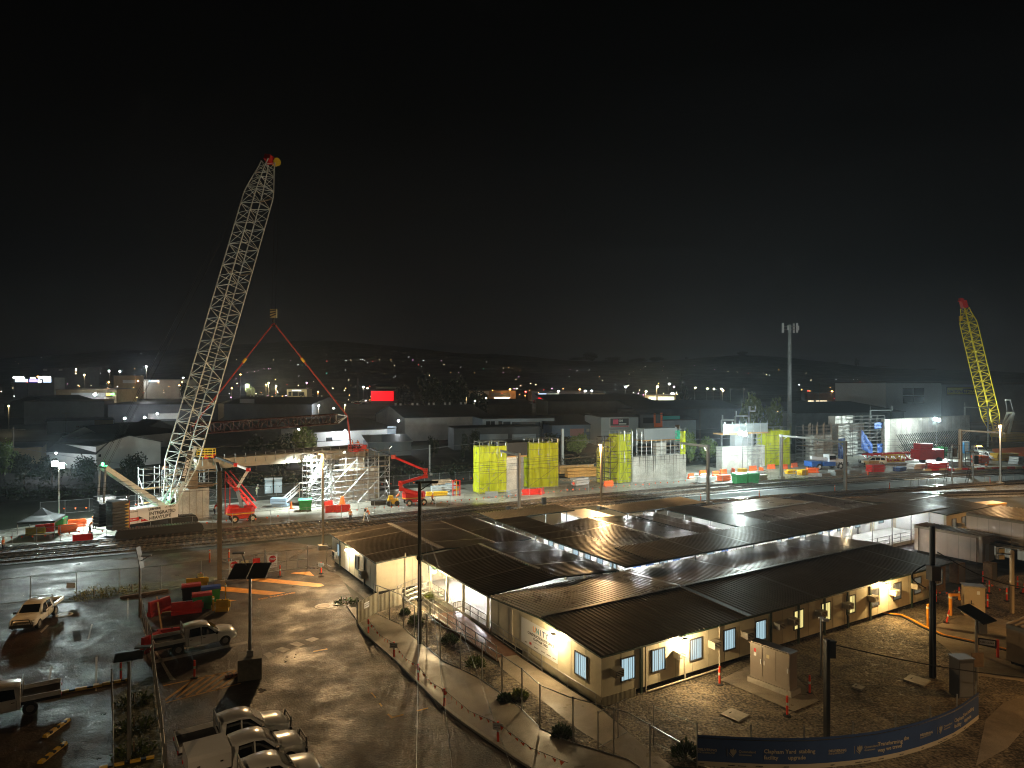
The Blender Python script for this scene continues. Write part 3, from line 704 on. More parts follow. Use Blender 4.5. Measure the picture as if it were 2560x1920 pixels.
def block(label, u0, u1, v0, v1, ridge, m, seams=None, wall=M_white, zr=.42, z1=2.95):
    t = thing('site_office', label, 'site office', UV(u0,v0,0), ANG)
    wallbox(t, u0, u1, v0, v1, .3, z1, wall); mb = MB(); mb.prism([UV(a,b)[:2] for a, b in ((u0+.3,v0+.3),(u1-.3,v0+.3),(u1-.3,v1-.3),(u0+.3,v1-.3))], -.02, .3); sub(mb, 'underfloor', M_under, t)
    e = .15; z0 = z1+.06
    if ridge[0] == 'u':
        r = ridge[1]
        roof_part('roof', t, [(u0-e,v0-e,z0),(r,v0-e,z0+zr),(r,v1+e,z0+zr),(u0-e,v1+e,z0)], 'u', m, seams)
        roof_part('roof', t, [(r+.02,v0-e,z0+zr),(u1+e,v0-e,z0),(u1+e,v1+e,z0),(r+.02,v1+e,z0+zr)], 'u', m, seams)
        cap(t, (r,v0,z0+zr+.02), (r,v1,z0+zr+.02), .3)
    elif ridge[0] == 'v':
        r = ridge[1]
        roof_part('roof', t, [(u0-e,v0-e,z0),(u1+e,v0-e,z0),(u1+e,r,z0+zr),(u0-e,r,z0+zr)], 'v', m, seams)
        roof_part('roof', t, [(u0-e,r+.02,z0+zr),(u1+e,r+.02,z0+zr),(u1+e,v1+e,z0),(u0-e,v1+e,z0)], 'v', m, seams)
        cap(t, (u0,r,z0+zr+.02), (u1,r,z0+zr+.02), .3)
    else:
        roof_part('roof', t, [(u0-e,v0-e,z0),(u1+e,v0-e,z0),(u1+e,v1+e,z0+.2),(u0-e,v1+e,z0+.2)], 'v', m, seams)
    return t
Gb = block('middle office with wet gable roof of grey and blue reflecting sheets', 17.3, 29.6, 18.0, 31.4, ('u',23.5), M_roofg, [.33,.66])
Hb = block('narrow middle office with dark flat roof and a loose pale hose on it', 29.9, 33.0, 18.0, 30.6, (None,), M_roof)
mb = MB(); mb.path([UV(31.0,29.5,3.25), UV(31.3,27,3.2), UV(31.2,24.5,3.18), UV(32.0,22.0,3.12)], .05, 5); tag(mb.build('hose', M_pvc), 'pale loose hose lying across a dark office roof', 'hose')
Jb = block('rear office with wide tan wet gable roof near the railway', 40.0, 55.4, 18.2, 31.0, ('v',24.2), M_roofg, [.25,.5,.75])
Ka = block('rear office with grey green roof right of the tan gable roof', 56.2, 63.0, 18.2, 29.0, ('u',60.5), M_roofg, [.5])
Kb = block('farthest office with slate dark roof and a white wall lit from the walkway', 63.4, 74.6, 11.7, 24.0, ('v',18.2), M_roof, [.33,.66], M_cream)
fK, _, outK = face_v(18.0)
k = 0
for u in range(18, 62, 1):
    pass
for u, kind in [(19.0,'p'),(20.6,'p'),(22.4,'w'),(24.2,'p'),(27.6,'a'),(29.0,'w'),(31.2,'p'),(34.2,'w'),(36.6,'a'),(38.0,'a'),(40.2,'w'),(42.4,'p'),(44.6,'w'),(46.4,'a'),(47.8,'w'),(49.8,'p'),(51.8,'w'),(53.2,'a'),(55.4,'w'),(56.8,'a'),(58.6,'d'),(60.6,'w')]:
    par = Gb if u < 29.7 else Hb if u < 33 else Jb if u < 55.6 else Ka
    vv = 18.2 if u > 39.9 else 18.0
    f, _, _ = face_v(vv)
    if 33 < u < 39.9: continue
    if kind == 'w': window(par, f, u, 1.15, 2.5, 1.1, M_blindb)
    elif kind == 'a': aircon(par, f, u, 1.5)
    elif kind == 'd': mb = MB(); slab_on(mb, f, u-.45, u+.45, .3, 2.4, .003, .05); sub(mb, 'door', M_cream, par)
    else: mb = MB(); slab_on(mb, f, u-.5, u+.5, 1.3, 2.3, .013, .03); sub(mb, 'poster', mat('poster_print', (.12,.2,.42), .4, var=.9, vscale=2.2), par)
wallW = thing('screen_wall', 'white wall behind the dark walkway linking the two middle offices', 'wall', UV(33,18,0), ANG)
wallbox(wallW, 33.15, 39.8, 18.05, 18.2, .2, 3.0, M_white); 
fL, _, _ = face_u(17.3)
for v in (19.5, 21.5, 23.5, 25.5, 28, 30): window(Gb, fL, v, 1.1, 2.5, 1.0, M_blindb, 5)
fKb, _, outKb = face_u(63.4); mb = MB(); slab_on(mb, fKb, 12.0, 17.8, .32, 2.92, .004, .03); sub(mb, 'cladding', M_white, Kb)
fKc, _, _ = face_v(11.7)
for u, m in ((65.2,M_blindd),(67.6,M_blindd),(70.4,M_blindd),(73,M_blindd)): window(Kb, fKc, u, 1.1, 2.4, 1.0, m); aircon(Kb, fKc, u+1.1, 1.3)
aw = thing('walkway_railing', 'pale tubular railing along the lit walkway right of the front office', 'railing', UV(41,12.9,.4), ANG)
wallbox(aw, 41.0, 62.8, 12.8, 18.0, .02, .42, M_deck, 'walkway_floor'); handrail(aw, [UV(41.2,12.9,.42), UV(62.6,12.9,.42)], step=2.4)
# white cabin at the far left corner
cb = thing('site_cabin', 'small tan roofed cabin with white walls beyond the far walkway', 'cabin', UV(24.8,33,0), ANG)
wallbox(cb, 24.4, 28.2, 31.8, 38.0, .2, 2.9, M_white); mb = MB(); mb.prism([UV(a,b)[:2] for a, b in ((24.2,31.6),(28.4,31.6),(28.4,38.2),(24.2,38.2))], 2.905, 3.0); sub(mb, 'roof', M_roofo, cb)
f, _, _ = face_v(31.8); window(cb, f, 26.4, 1.3, 2.3, 1.6, M_blindd)
# lamp on a short pole above the front office roof
lp = thing('roof_lamp_post', 'warm lamp on a short pale pole standing behind the ridge of the front office roof', 'lamp post', UV(44.6,13.4,0), 0)
pb = UV(44.6,13.4,0); mb = MB(); mb.tube(pb, pb+Z*3.6, .07, 7); sub(mb, 'pole', M_pvc, lp); mb = MB(); mb.box(pb+Z*3.75, (.35,.3,.12)); sub(mb, 'lamp_head', M_alu, lp)
mb = MB(); mb.sphere(pb+Z*3.66, .17, 10, 6, (1,1,.6)); sub(mb, 'lamp_lens', M_lens, lp); lamp('POINT', pb+Z*3.5+Vector((.2,-.4,0)), 200, (1,.72,.36), .12)
# ---- containers at the right
def container(label, corner, lv, lu, h, wallm, z0=.3, name='site_container'):
    t = thing(name, label, 'container', corner, ANG)
    u0, v0 = corner_uv(corner)
    wallbox(t, u0, u0+lu, v0, v0+lv, z0, z0+h, wallm)
    mb = MB(); ribbed(mb, [UV(u0-.05,v0-.05,z0+h+.03), UV(u0+lu+.05,v0-.05,z0+h+.03), UV(u0+lu+.05,v0+lv+.05,z0+h+.03), UV(u0-.05,v0+lv+.05,z0+h+.03)], 'u', .4, .06); r = sub(mb, 'roof', M_roof, t)
    f, _, _ = face_u(u0); mb = MB()
    for k in range(1, 6): slab_on(mb, f, v0+lv*k/6-.01, v0+lv*k/6+.01, z0, z0+h, .002, .012)
    slab_on(mb, f, v0, v0+lv, z0+h-.28, z0+h-.02, .013, .03); sub(mb, 'panel_joint', M_seam, t)
    mb = MB(); mb.prism([UV(a,b)[:2] for a, b in ((u0+.2,v0+.2),(u0+lu-.2,v0+.2),(u0+lu-.2,v0+lv-.2),(u0+.2,v0+lv-.2))], -.02, z0); sub(mb, 'underfloor', M_under, t)
    return t
def corner_uv(p):
    r = Vector(p)-O0; return r.x*UX+r.y*UY, -r.x*UY+r.y*UX
M_cont = mat('pinkish_white_container', (.66,.58,.50), .5, var=.08, vscale=.7)
ct = container('large pinkish white container with ribbed dark roof and thin panel joints', G(2456,1408,.3), 6.9, 2.6, 2.75, M_cont)
u0, v0 = corner_uv(G(2456,1408,.3)); f, _, _ = face_v(v0); mb = MB(); slab_on(mb, f, u0+.55, u0+1.35, .35, 2.2, .003, .04); sub(mb, 'door', M_print, ct)
fu, _, _ = face_u(u0); mb = MB(); mb.tube(fu(v0+.5,.3,.1), fu(v0+.5,2.9,.1), .05, 6); mb.tube(fu(v0+6.4,.3,.1), fu(v0+6.4,2.9,.1), .05, 6); sub(mb, 'downpipe', M_timber, ct)
c2 = container('white container office at the right edge with a dark roof and railed landing', G(2590,1372,2.2), 6.5, 8, 2.6, M_cont, 2.2, 'site_container')
u0, v0 = corner_uv(G(2590,1372,2.2)); wallbox(c2, u0+.02, u0+8, v0+.02, v0+6.4, 0, 2.18, mat('navy_wall', (.03,.045,.08), .4), 'lower_storey')
f, _, _ = face_u(u0); 
for v in (1.2,2.6,4,5.4): window(c2, f, v0+v, .7, 1.8, 1.0, M_blindd, 2)
handrail(c2, [UV(u0-1.2,v0+.2,2.15), UV(u0-1.2,v0+6.2,2.15)], step=1.5); mb = MB(); mb.prism([UV(a,b)[:2] for a, b in ((u0-1.3,v0),(u0-.02,v0),(u0-.02,v0+6.4),(u0-1.3,v0+6.4))], 2.05, 2.15); sub(mb, 'landing', M_galv, c2)
c3 = container('beige container with pale ribbed roof cut by the right edge near the path', G(2722,1712,.25), 4.5, 6, 2.45, mat('beige_container', (.42,.34,.24), .5, var=.1), .25)
# ---------------------------------------------------------------- reusable kit: people, barriers, fences, vehicles
M_hiv = mat('orange_work_shirt', (.85,.18,.03), .7); M_navy = mat('navy_trousers', (.02,.025,.045), .8); M_skin = mat('skin', (.42,.25,.17), .55)
M_helm = mat('white_helmet', (.75,.75,.72), .35); M_boot = mat('dark_boots', (.03,.025,.02), .7); M_refl = mat('reflective_band', (.75,.78,.7), .3)
M_red = mat('red_machine_paint', (.55,.018,.012), .3, var=.15, vscale=2); M_orange = mat('orange_plastic', (.85,.13,.02), .42, var=.12, vscale=2); M_yel = mat('yellow_machine_paint', (.70,.42,.02), .4, var=.15)
M_green = mat('green_plastic', (.03,.26,.07), .4, var=.2); M_blue = mat('blue_plastic', (.02,.09,.35), .4); M_greyp = mat('grey_paint', (.2,.21,.22), .45)
M_tyre = mat('tyre_rubber', (.018,.018,.018), .75); M_rim = mat('steel_rim', (.3,.3,.3), .4, .7); M_steelw = mat('cream_crane_paint', (.64,.66,.62), .42, var=.1)
M_conp = ground_mat('cast_concrete', (.36,.35,.32), (.62,.61,.57), .45, .8, .35, .01, 8, fine=5)
M_wood = mat('formwork_timber', (.42,.24,.09), .7, var=.35, vscale=2)
M_chain = netmat('chain_link', (.25,.25,.25), .06)
M_shade = netmat('yellow_scaffold_net', (.80,.86,.02), .8, .6, .38, .45)
M_shadeg = netmat('grey_screen_net', (.30,.33,.34), .8, .6, .2)
M_bluen = netmat('blue_screen_net', (.02,.10,.42), .85, .6, .25)
M_flag = mat('orange_flag', (.9,.12,.02), .6)

def skin_mesh(name, chains, m, parent):
    """chains: list of (points, radii); first chain roots the body; later chains start at an index of the vertex list"""
    vs, es, rs = [], [], []
    for root, pts, rad in chains:
        prev = root
        for p, r in zip(pts, rad):
            vs.append(p); rs.append(r); i = len(vs)-1
            if prev is not None: es.append((prev, i))
            prev = i
    me = bpy.data.meshes.new(name); me.from_pydata([tuple(v) for v in vs], es, []); o = bpy.data.objects.new(name, me); COL.objects.link(o)
    o.modifiers.new('s', 'SKIN'); sv = me.skin_vertices[0].data
    for i, r in enumerate(rs): sv[i].radius = (r, r) if not isinstance(r, tuple) else r
    sv[0].use_root = True
    ss = o.modifiers.new('d', 'SUBSURF'); ss.levels = 1; ss.render_levels = 1
    dg = bpy.context.evaluated_depsgraph_get(); nm = bpy.data.meshes.new_from_object(o.evaluated_get(dg)); nm.name = name
    bpy.data.objects.remove(o); nm.materials.clear(); nm.materials.append(m)
    for p in nm.polygons: p.use_smooth = True
    q = bpy.data.objects.new(name, nm); COL.objects.link(q); q.parent = parent; return q
def limb(root, pts, rad): return (root, [Vector(p) for p in pts], rad)
def person(label, loc, rz, pose='stand', shirt=None, trousers=None, helmet=None, s=1.0):
    t = thing('person', label, 'person', loc, rz, 'workers on the construction site'); t.scale = (s,s,s)
    st = {'stand':0, 'walk':.32, 'work':.12, 'crouch':.1}[pose]
    hip = .92; lf = Vector((st, .10, .05)); rf = Vector((-st, -.10, .05)); kn = .50
    lk = Vector((st*.75+.04, .10, kn)); rk = Vector((-st*.35+.05, -.10, kn))
    lean = {'stand':0, 'walk':.04, 'work':.22, 'crouch':.4}[pose]
    sh = Vector((lean, 0, 1.43)); nk = Vector((lean*1.15, 0, 1.54)); hd = Vector((lean*1.3+.02, 0, 1.66))
    P_ = Vector((0,0,hip)); c = Vector((lean*.4, 0, 1.15))
    if pose == 'stand': la = [(0,.22,1.16),(.06,.24,.92)]; ra = [(0,-.22,1.16),(.08,-.24,.93)]
    elif pose == 'walk': la = [(-.1,.24,1.17),(-.12,.26,.95)]; ra = [(.1,-.24,1.17),(.3,-.24,1.02)]
    else: la = [(.25,.24,1.2),(.5,.18,1.28)]; ra = [(.25,-.24,1.15),(.5,-.16,1.2)]
    ls = sh+Vector((0,.19,-.02)); rs = sh+Vector((0,-.19,-.02)); la = [Vector(p) for p in la]; ra = [Vector(p) for p in ra]
    lh = la[1]+(la[1]-la[0]).normalized()*.09; rh = ra[1]+(ra[1]-ra[0]).normalized()*.09
    body = [limb(None, [P_, c, sh, nk, hd, hd+Vector((.01,0,.09))], [(.14,.11),(.14,.11),(.15,.10),(.055,.055),(.085,.10),(.075,.085)]),
            limb(2, [ls, la[0], la[1], lh], [.065,.045,.033,.035]), limb(2, [rs, ra[0], ra[1], rh], [.065,.045,.033,.035]),
            limb(0, [Vector((0,.10,.84)), lk, lf+Z*.05, lf+Vector((.14,0,-.01))], [.095,.065,.045,.035]), limb(0, [Vector((0,-.10,.84)), rk, rf+Z*.05, rf+Vector((.14,0,-.01))], [.095,.065,.045,.035])]
    b = skin_mesh('body', body, M_skin, t)
    fc = MB(); f0 = hd+Vector((.095,0,0))
    for s_ in (-1, 1): fc.sphere(f0+Vector((-.012, s_*.034, .025)), .013, 6, 4)
    fc.box(f0+Vector((-.01,0,-.045)), (.02,.05,.012)); fc.build('face_features', M_dark, b); nz_ = MB(); nz_.sphere(f0+Vector((.005,0,-.005)), .017, 6, 4)
    for s_ in (-1, 1): nz_.sphere(hd+Vector((0, s_*.088, .0)), .022, 6, 4, (.6,.4,1.2))
    nz_.build('nose_and_ears', M_skin, b)
    for wr, hn, sg in ((la, lh, 1), (ra, rh, -1)):
        d = (wr[1]-wr[0]).normalized(); a = d.cross(Vector((0,1,0))).normalized(); h = MB()
        for i, L in enumerate((.075,.09,.085,.065)):
            q = hn+a*((i-1.5)*.02); h.tube(q, q+d*L*.55, .010, 5, .009); h.tube(q+d*L*.55, q+d*L*.55+(d*.6+Vector((.5,-.6*sg,0)))*(L*.45), .009, 5, .007)
        h.tube(hn+a*.035-d*.03, hn+a*.065+d*.03, .011, 5, .009); h.build('fingers', M_skin, b)
    skin_mesh('shirt', [limb(None, [P_+Z*.02, c, sh, sh+Z*.06], [(.165,.14),(.165,.135),(.175,.125),(.08,.08)]), limb(2, [ls, la[0], la[0].lerp(la[1], .75)], [.082,.062,.05]), limb(2, [rs, ra[0], ra[0].lerp(ra[1], .75)], [.082,.062,.05])], shirt or M_hiv, t)
    skin_mesh('trousers', [limb(None, [P_+Z*.03, P_-Z*.03], [(.165,.14),(.15,.13)]), limb(1, [Vector((0,.10,.80)), lk, lf+Z*.12], [.112,.08,.062]), limb(1, [Vector((0,-.10,.80)), rk, rf+Z*.12], [.112,.08,.062])], trousers or M_navy, t)
    bt_ = MB()
    for f in (lf, rf): bt_.box(f+Vector((.06,0,.02)), (.29,.11,.12))
    bt_.build('boots', M_boot, t); hm = MB(); hm.lathe([(.135,.0),(.13,.02),(.115,.07),(.07,.12),(.01,.135)], hd+Vector((0,0,.06)), 10); hm.box(hd+Vector((.13,0,.066)), (.1,.16,.015)); hm.build('helmet', helmet or M_helm, t)
    rb = MB(); rb.lathe([(.176,-.03),(.178,.03)], c, 10); rb.build('reflective_band', M_refl, t)
    return t

# water filled barrier
BAR = {}
def barrier(label, loc, rz, m=None, group='plastic barriers', L=2.0, h=1.0):
    m = m or M_orange; key = (m.name, L, h)
    if key in BAR: return dup(BAR[key], loc, rz, label, group)
    t = thing('plastic_barrier', label, 'barrier', loc, rz, group); mb = MB()
    prof = [(-.27,0),(.27,0),(.25,.22*h),(.13,.36*h),(.10,h),(-.10,h),(-.13,.36*h),(-.25,.22*h)]
    mb.extr(prof, (-L/2,0,0), Vector((0,1,0)), Z, Vector((1,0,0)), L); mb.build('shell', m, t)
    r = MB()
    for k in range(4): x = -L/2+L*(k+.5)/4; r.box((x,0,.68*h), (.28,.255,.36*h))
    r.build('moulded_rib', m, t); e = MB(); e.base((L/2+.06,0,.3), (.12,.12,.55*h)); e.build('end_lug', m, t); cp_ = MB(); cp_.lathe([(.06,0),(.06,.05)], (0,0,h), 8); cp_.build('filler_cap', M_black, t)
    BAR[key] = t; return t
BOL = {}
def tpost(label, loc, sign=False, h=1.15, tilt=0):
    k = sign
    if k in BOL: o = dup(BOL[k], loc, R.uniform(-.3,.3), label)
    else:
        t = thing('delineator_post', label, 'delineator post', loc, 0, 'red delineator posts'); mb = MB(); mb.lathe([(.24,0),(.24,.05),(.17,.09),(.08,.1)], (0,0,0), 8); mb.build('rubber_base', M_tyre, t)
        mb = MB(); mb.lathe([(.065,.08),(.065,h-.12),(.05,h-.1),(.05,h-.05),(.075,h-.03),(.06,h)], (0,0,0), 9); mb.build('post', mat('red_post_plastic', (.85,.06,.02), .4), t)
        mb = MB(); mb.lathe([(.067,.62),(.067,.78)], (0,0,0), 9); mb.build('reflective_band', M_refl, t)
        if sign:
            mb = MB(); mb.box((0,-.08,.92), (.55,.02,.36)); s = mb.build('notice', M_print, t)
            for i in range(2): text(('PEDESTRIANS','KEEP RIGHT')[i], .075, M_ink, t, Vector(loc)+Vector((0,-.09,.95-.12*i)), (1,0,0), Z, .002, 'CENTER')
        BOL[k] = t; o = t
    if tilt: o.rotation_euler.x = tilt
    return o
def wfence(label, pts, h=2.1, step=2.6, m=None, net=None, top=True, bottom=True, r=.03, skip=(), name='chain_link_fence', group='chain link fences', zz=0.0):
    pts = [Vector((p[0], p[1], (p[2] if len(p) > 2 else 0)+zz)) for p in pts]
    t = thing(name, label, 'fence', pts[0], 0, group); m = m or M_galv
    rl = MB(); nt_ = MB()
    for a, b in zip(pts, pts[1:]):
        if top: rl.tube(a+Z*h*.97, b+Z*h*.97, r*.7, 5)
        if bottom: rl.tube(a+Z*.12, b+Z*.12, r*.7, 5)
        nt_.add([a+Z*.05, b+Z*.05, b+Z*h*.97, a+Z*h*.97], [(0,1,2,3)])
    sub(rl, 'rail', m, t); sub(nt_, 'wire_mesh', net or M_chain, t)
    acc = 0; nxt = 0; n = 0; pm = None
    for a, b in zip(pts, pts[1:]):
        d = (b-a).length
        while nxt <= acc+d+1e-4:
            p = a.lerp(b, (nxt-acc)/d)
            if pm is None: mb = MB(); mb.tube((0,0,0), (0,0,h), r, 6); pm = mb.mesh('post'); pm.materials.append(m)
            if n < 100: o = bpy.data.objects.new('post', pm); COL.objects.link(o); o.parent = t; o.location = p-pts[0]; n += 1
            nxt += step
        acc += d
    return t
def bunting(label, pts, step=1.2, h=.28, sag=.15):
    t = thing('bunting', label, 'bunting', pts[0], 0, 'orange flag bunting'); rl = MB(); fm = MB(); fm.add([(-.13,0,0),(.13,0,0),(0,.02,-h)], [(0,1,2)]); fm.add([(-.13,.004,0),(.13,.004,0),(0,.024,-h)], [(2,1,0)]); fme = fm.mesh('flag'); fme.materials.append(M_flag); n = 0
    acc = 0; nxt = step/2
    for a, b in zip(pts, pts[1:]):
        a, b = Vector(a), Vector(b); d = (b-a).length; k = max(2, int(d/3)); q = [a.lerp(b, i/k)-Z*(sag*math.sin(PI*i/k)) for i in range(k+1)]; rl.path(q, .012, 4)
        while nxt < acc+d:
            f = (nxt-acc)/d; p = a.lerp(b, f)-Z*(sag*math.sin(PI*f))
            if n < 100: o = bpy.data.objects.new('flag', fme); COL.objects.link(o); o.parent = t; o.location = p-Vector(pts[0]); o.rotation_euler = (R.uniform(-.4,.4), R.uniform(-.2,.2), math.atan2(b.y-a.y, b.x-a.x)+R.uniform(-.5,.5)); n += 1
            nxt += step*R.uniform(.8,1.2)
        acc += d
    sub(rl, 'rope', M_dark, t); return t
def lattice(mb, a, b, w, d, side, ntaper=(.0,.0), bays=None, r=.09, rb=.045, sect=None, mid=None):
    """four chord lattice from a to b; side = width direction"""
    a, b = Vector(a), Vector(b); L = (b-a).length; ax = (b-a)/L; sx = (side-ax*side.dot(ax)).normalized(); sy = ax.cross(sx)
    n = bays or max(4, int(L/w*.95)); t0, t1 = ntaper
    def cor(i):
        s = i/n; k = 1.0
        if t0 and s < t0: k = .30+.70*s/t0
        if t1 and s > 1-t1: k = .42+.58*(1-s)/t1
        c = a+ax*(L*s); kw = max(k, .55) if s > .5 else max(k, .62)
        return [c+sx*(w/2*kw*x)+sy*(d/2*k*y) for x, y in ((-1,-1),(1,-1),(1,1),(-1,1))]
    C = [cor(i) for i in range(n+1)]
    for i in range(n):
        for j in range(4):
            mb.tube(C[i][j], C[i+1][j], r, 6, cap=False)
            j2 = (j+1) % 4
            if (i+j) % 2: mb.tube(C[i][j], C[i+1][j2], rb, 4, cap=False)
            else: mb.tube(C[i][j2], C[i+1][j], rb, 4, cap=False)
            mb.tube(C[i][j], C[i][j2], rb, 4, cap=False)
    return C
def lp(p, q, t): return Vector(p).lerp(Vector(q), t)
def scaffold(t, o, ax, ay, nx, ny, nz, bx=2.0, by=1.6, lift=2.0, up=1.1, r=.045, m=None, decks=(), brace=True, dm=None):
    o = Vector(o); ax = Vector(ax).normalized(); ay = Vector(ay).normalized(); m = m or M_galv
    st = MB(); lg = MB(); br = MB()
    pt = lambda i, j, z: o+ax*(bx*i)+ay*(by*j)+Z*z
    for i in range(nx+1):
        for j in range(ny+1): st.tube(pt(i,j,0), pt(i,j,nz*lift+up*R.uniform(.6,1.1)), r, 5)
    for k in range(nz+1):
        for zz in (k*lift+.15, k*lift+1.0):
            if k == nz and zz > nz*lift+up: continue
            for j in range(ny+1):
                lg.tube(pt(0,j,zz), pt(nx,j,zz), r*.8, 4)
            for i in range(nx+1): lg.tube(pt(i,0,zz), pt(i,ny,zz), r*.8, 4)
    if brace:
        for k in range(nz):
            for i in range(nx):
                if (i+k) % 2 == 0: br.tube(pt(i,0,k*lift), pt(i+1,0,(k+1)*lift), r*.7, 4)
            br.tube(pt(0,0,k*lift), pt(0,ny,(k+1)*lift), r*.7, 4); br.tube(pt(nx,0,k*lift), pt(nx,ny,(k+1)*lift), r*.7, 4)
    sub(st, 'standard', m, t); sub(lg, 'ledger', m, t)
    if br.v: sub(br, 'brace', m, t)
    for k in decks:
        d = MB(); q = [pt(0,0,k*lift+.1), pt(nx,0,k*lift+.1), pt(nx,ny,k*lift+.1), pt(0,ny,k*lift+.1)]; d.slab(q, .06); sub(d, 'deck_plank', dm or M_wood, t)
def netsheet(t, pts, m, name='net', nx=10, nz=8, amp=.12):
    """a hung net with soft folds: pts = bottom-left, bottom-right, top-right, top-left"""
    a, b, c, d = [Vector(p) for p in pts]; nn = (b-a).cross(d-a).normalized(); mb = MB(); vs = []; ph = R.uniform(0, 6)
    for j in range(nz+1):
        for i in range(nx+1):
            p = a.lerp(b, i/nx).lerp(d.lerp(c, i/nx), j/nz); w = math.sin(i*1.9+ph+j*.35)*.5+math.sin(j*1.3+i*.5+ph)*.5
            edge = 0 if i in (0, nx) else 1
            vs.append(p+nn*(amp*1.5*w*edge)+nn*(.13*R.uniform(-1,1)*edge))
    k = nx+1; mb.add(vs, [(j*k+i, j*k+i+1, (j+1)*k+i+1, (j+1)*k+i) for j in range(nz) for i in range(nx)])
    return sub(mb, name, m, t, smooth=1.2)
def light_tower(label, base, h, aim, power, col=(.82,1.0,.95), group='mobile light towers', omni=.35):
    t = thing('light_tower', label, 'light tower', base, 0, group); b = Vector(base); mb = MB(); mb.base((b.x,b.y,b.z+.35), (1.7,1.1,.9), .5); sub(mb, 'trailer', M_yel, t)
    mb = MB()
    for s in (-1, 1): mb.lathe([(.1,-.08),(.3,-.08),(.3,.08),(.1,.08)], b+Vector((0,s*.62,.3)), 10, 'Y')
    sub(mb, 'wheel', M_tyre, t); mb = MB(); mb.tube(b+Z*.8, b+Z*(h*.55), .1, 7); mb.tube(b+Z*(h*.55), b+Z*h, .065, 7); mb.bar(b+Z*h+Vector((-1.0,0,0)), b+Z*h+Vector((1.0,0,0)), .08); sub(mb, 'mast', M_galv, t)
    d = (Vector(aim)-b); d.z = 0; d.normalize(); sd = Vector((-d.y, d.x, 0))
    for k in range(4):
        q = b+Z*(h+(.19 if k > 1 else -.19))+Vector((-.44 if k % 2 else .44, 0, (.12 if k % 2 else -.12)))
        mb = MB(); mb.box(q, (.8,.25,.34)); hd = sub(mb, 'flood_head', M_alu, t)
        mb = MB(); mb.box(q+Vector((0,-.14,0)), (.74,.02,.3)); mb.box(q+Vector((0,.14,0)), (.74,.02,.3)); sub(mb, 'lens', glow('flood_lens', (.92,1.0,.98), 130), hd)
    lamp('POINT', b+Z*(h+.95), power*omni, col, .45); lamp('SPOT', b+Z*h+d*1.0, power, col, .4, aim=aim, angle=140, blend=.7)
    return t
# ---- cars: a lofted body with cut wheel arches
def side_profile(kind):
    # stations: x, z_bottom, z_belt, z_top, half width at sill, half width at top
    if kind == 'ute':
        return [(-.02,.45,.98,1.52,.86,.66),(.02,.40,1.02,1.68,.89,.64),(.55,.40,1.03,1.76,.90,.64),(1.05,.40,1.03,1.77,.91,.64),(1.45,.40,1.03,1.70,.91,.64),(1.62,.40,1.03,1.60,.91,.66),(2.22,.40,1.02,1.13,.91,.78),(2.34,.40,1.0,1.10,.91,.82),(2.9,.42,.97,1.05,.90,.80),(3.25,.44,.90,.97,.87,.74),(3.42,.46,.78,.84,.78,.66),(3.46,.50,.66,.70,.72,.62)]
    return [(-1.35,.5,.9,1.05,.80,.70),(-1.30,.42,1.0,1.60,.86,.66),(-1.0,.40,1.03,1.74,.9,.66),(-.3,.40,1.03,1.80,.91,.66),(.8,.40,1.03,1.80,.91,.66),(1.35,.40,1.03,1.72,.91,.66),(1.5,.40,1.03,1.62,.91,.67),(2.2,.40,1.02,1.14,.91,.78),(2.34,.40,1.0,1.10,.91,.82),(2.9,.42,.97,1.05,.90,.80),(3.22,.44,.90,.97,.87,.74),(3.38,.48,.74,.8,.78,.66)]
def car_ring(s):
    x, zb, zm, zt, w, wt = s; return [(x,w*.93,zb),(x,w,zb+.12),(x,w+.01,(zb+zm)/2+.08),(x,w-.02,zm),(x,wt+.03,zt-.05),(x,wt-.05,zt),(x,0,zt+.025)]
def side_pt(st, x, f):
    """point on the glasshouse side at x, f = 0 belt .. 1 roof edge, pushed out a little"""
    for a, b in zip(st, st[1:]):
        if a[0] <= x <= b[0]:
            t = (x-a[0])/(b[0]-a[0]); lerp = lambda i: a[i]+(b[i]-a[i])*t
            zm, zt, w, wt = lerp(2), lerp(3), lerp(4)-.02, lerp(5)+.03; z0, z1 = zm, zt-.05
            return Vector((x, w+(wt-w)*f+.014, z0+(z1-z0)*f))
M_carw = mat('white_car_paint', (.86,.86,.85), .22, coat=.5); M_glass = mat('dark_car_glass', (.008,.009,.01), .06); M_lampc = mat('clear_lamp', (.6,.62,.62), .12); M_tail = mat('red_tail_lamp', (.45,.01,.01), .2); M_trim = mat('black_trim', (.015,.015,.015), .5)
def bool_arches(me_o, xs, r=.44):
    mb = MB()
    for x in xs: mb.tube((x,-1.2,.40), (x,1.2,.40), r, 20)
    c = mb.build('cutter', M_trim); md = me_o.modifiers.new('b', 'BOOLEAN'); md.operation = 'DIFFERENCE'; md.object = c; md.solver = 'EXACT'
    dg = bpy.context.evaluated_depsgraph_get(); nm = bpy.data.meshes.new_from_object(me_o.evaluated_get(dg)); me_o.modifiers.clear(); old = me_o.data; me_o.data = nm; bpy.data.objects.remove(c)
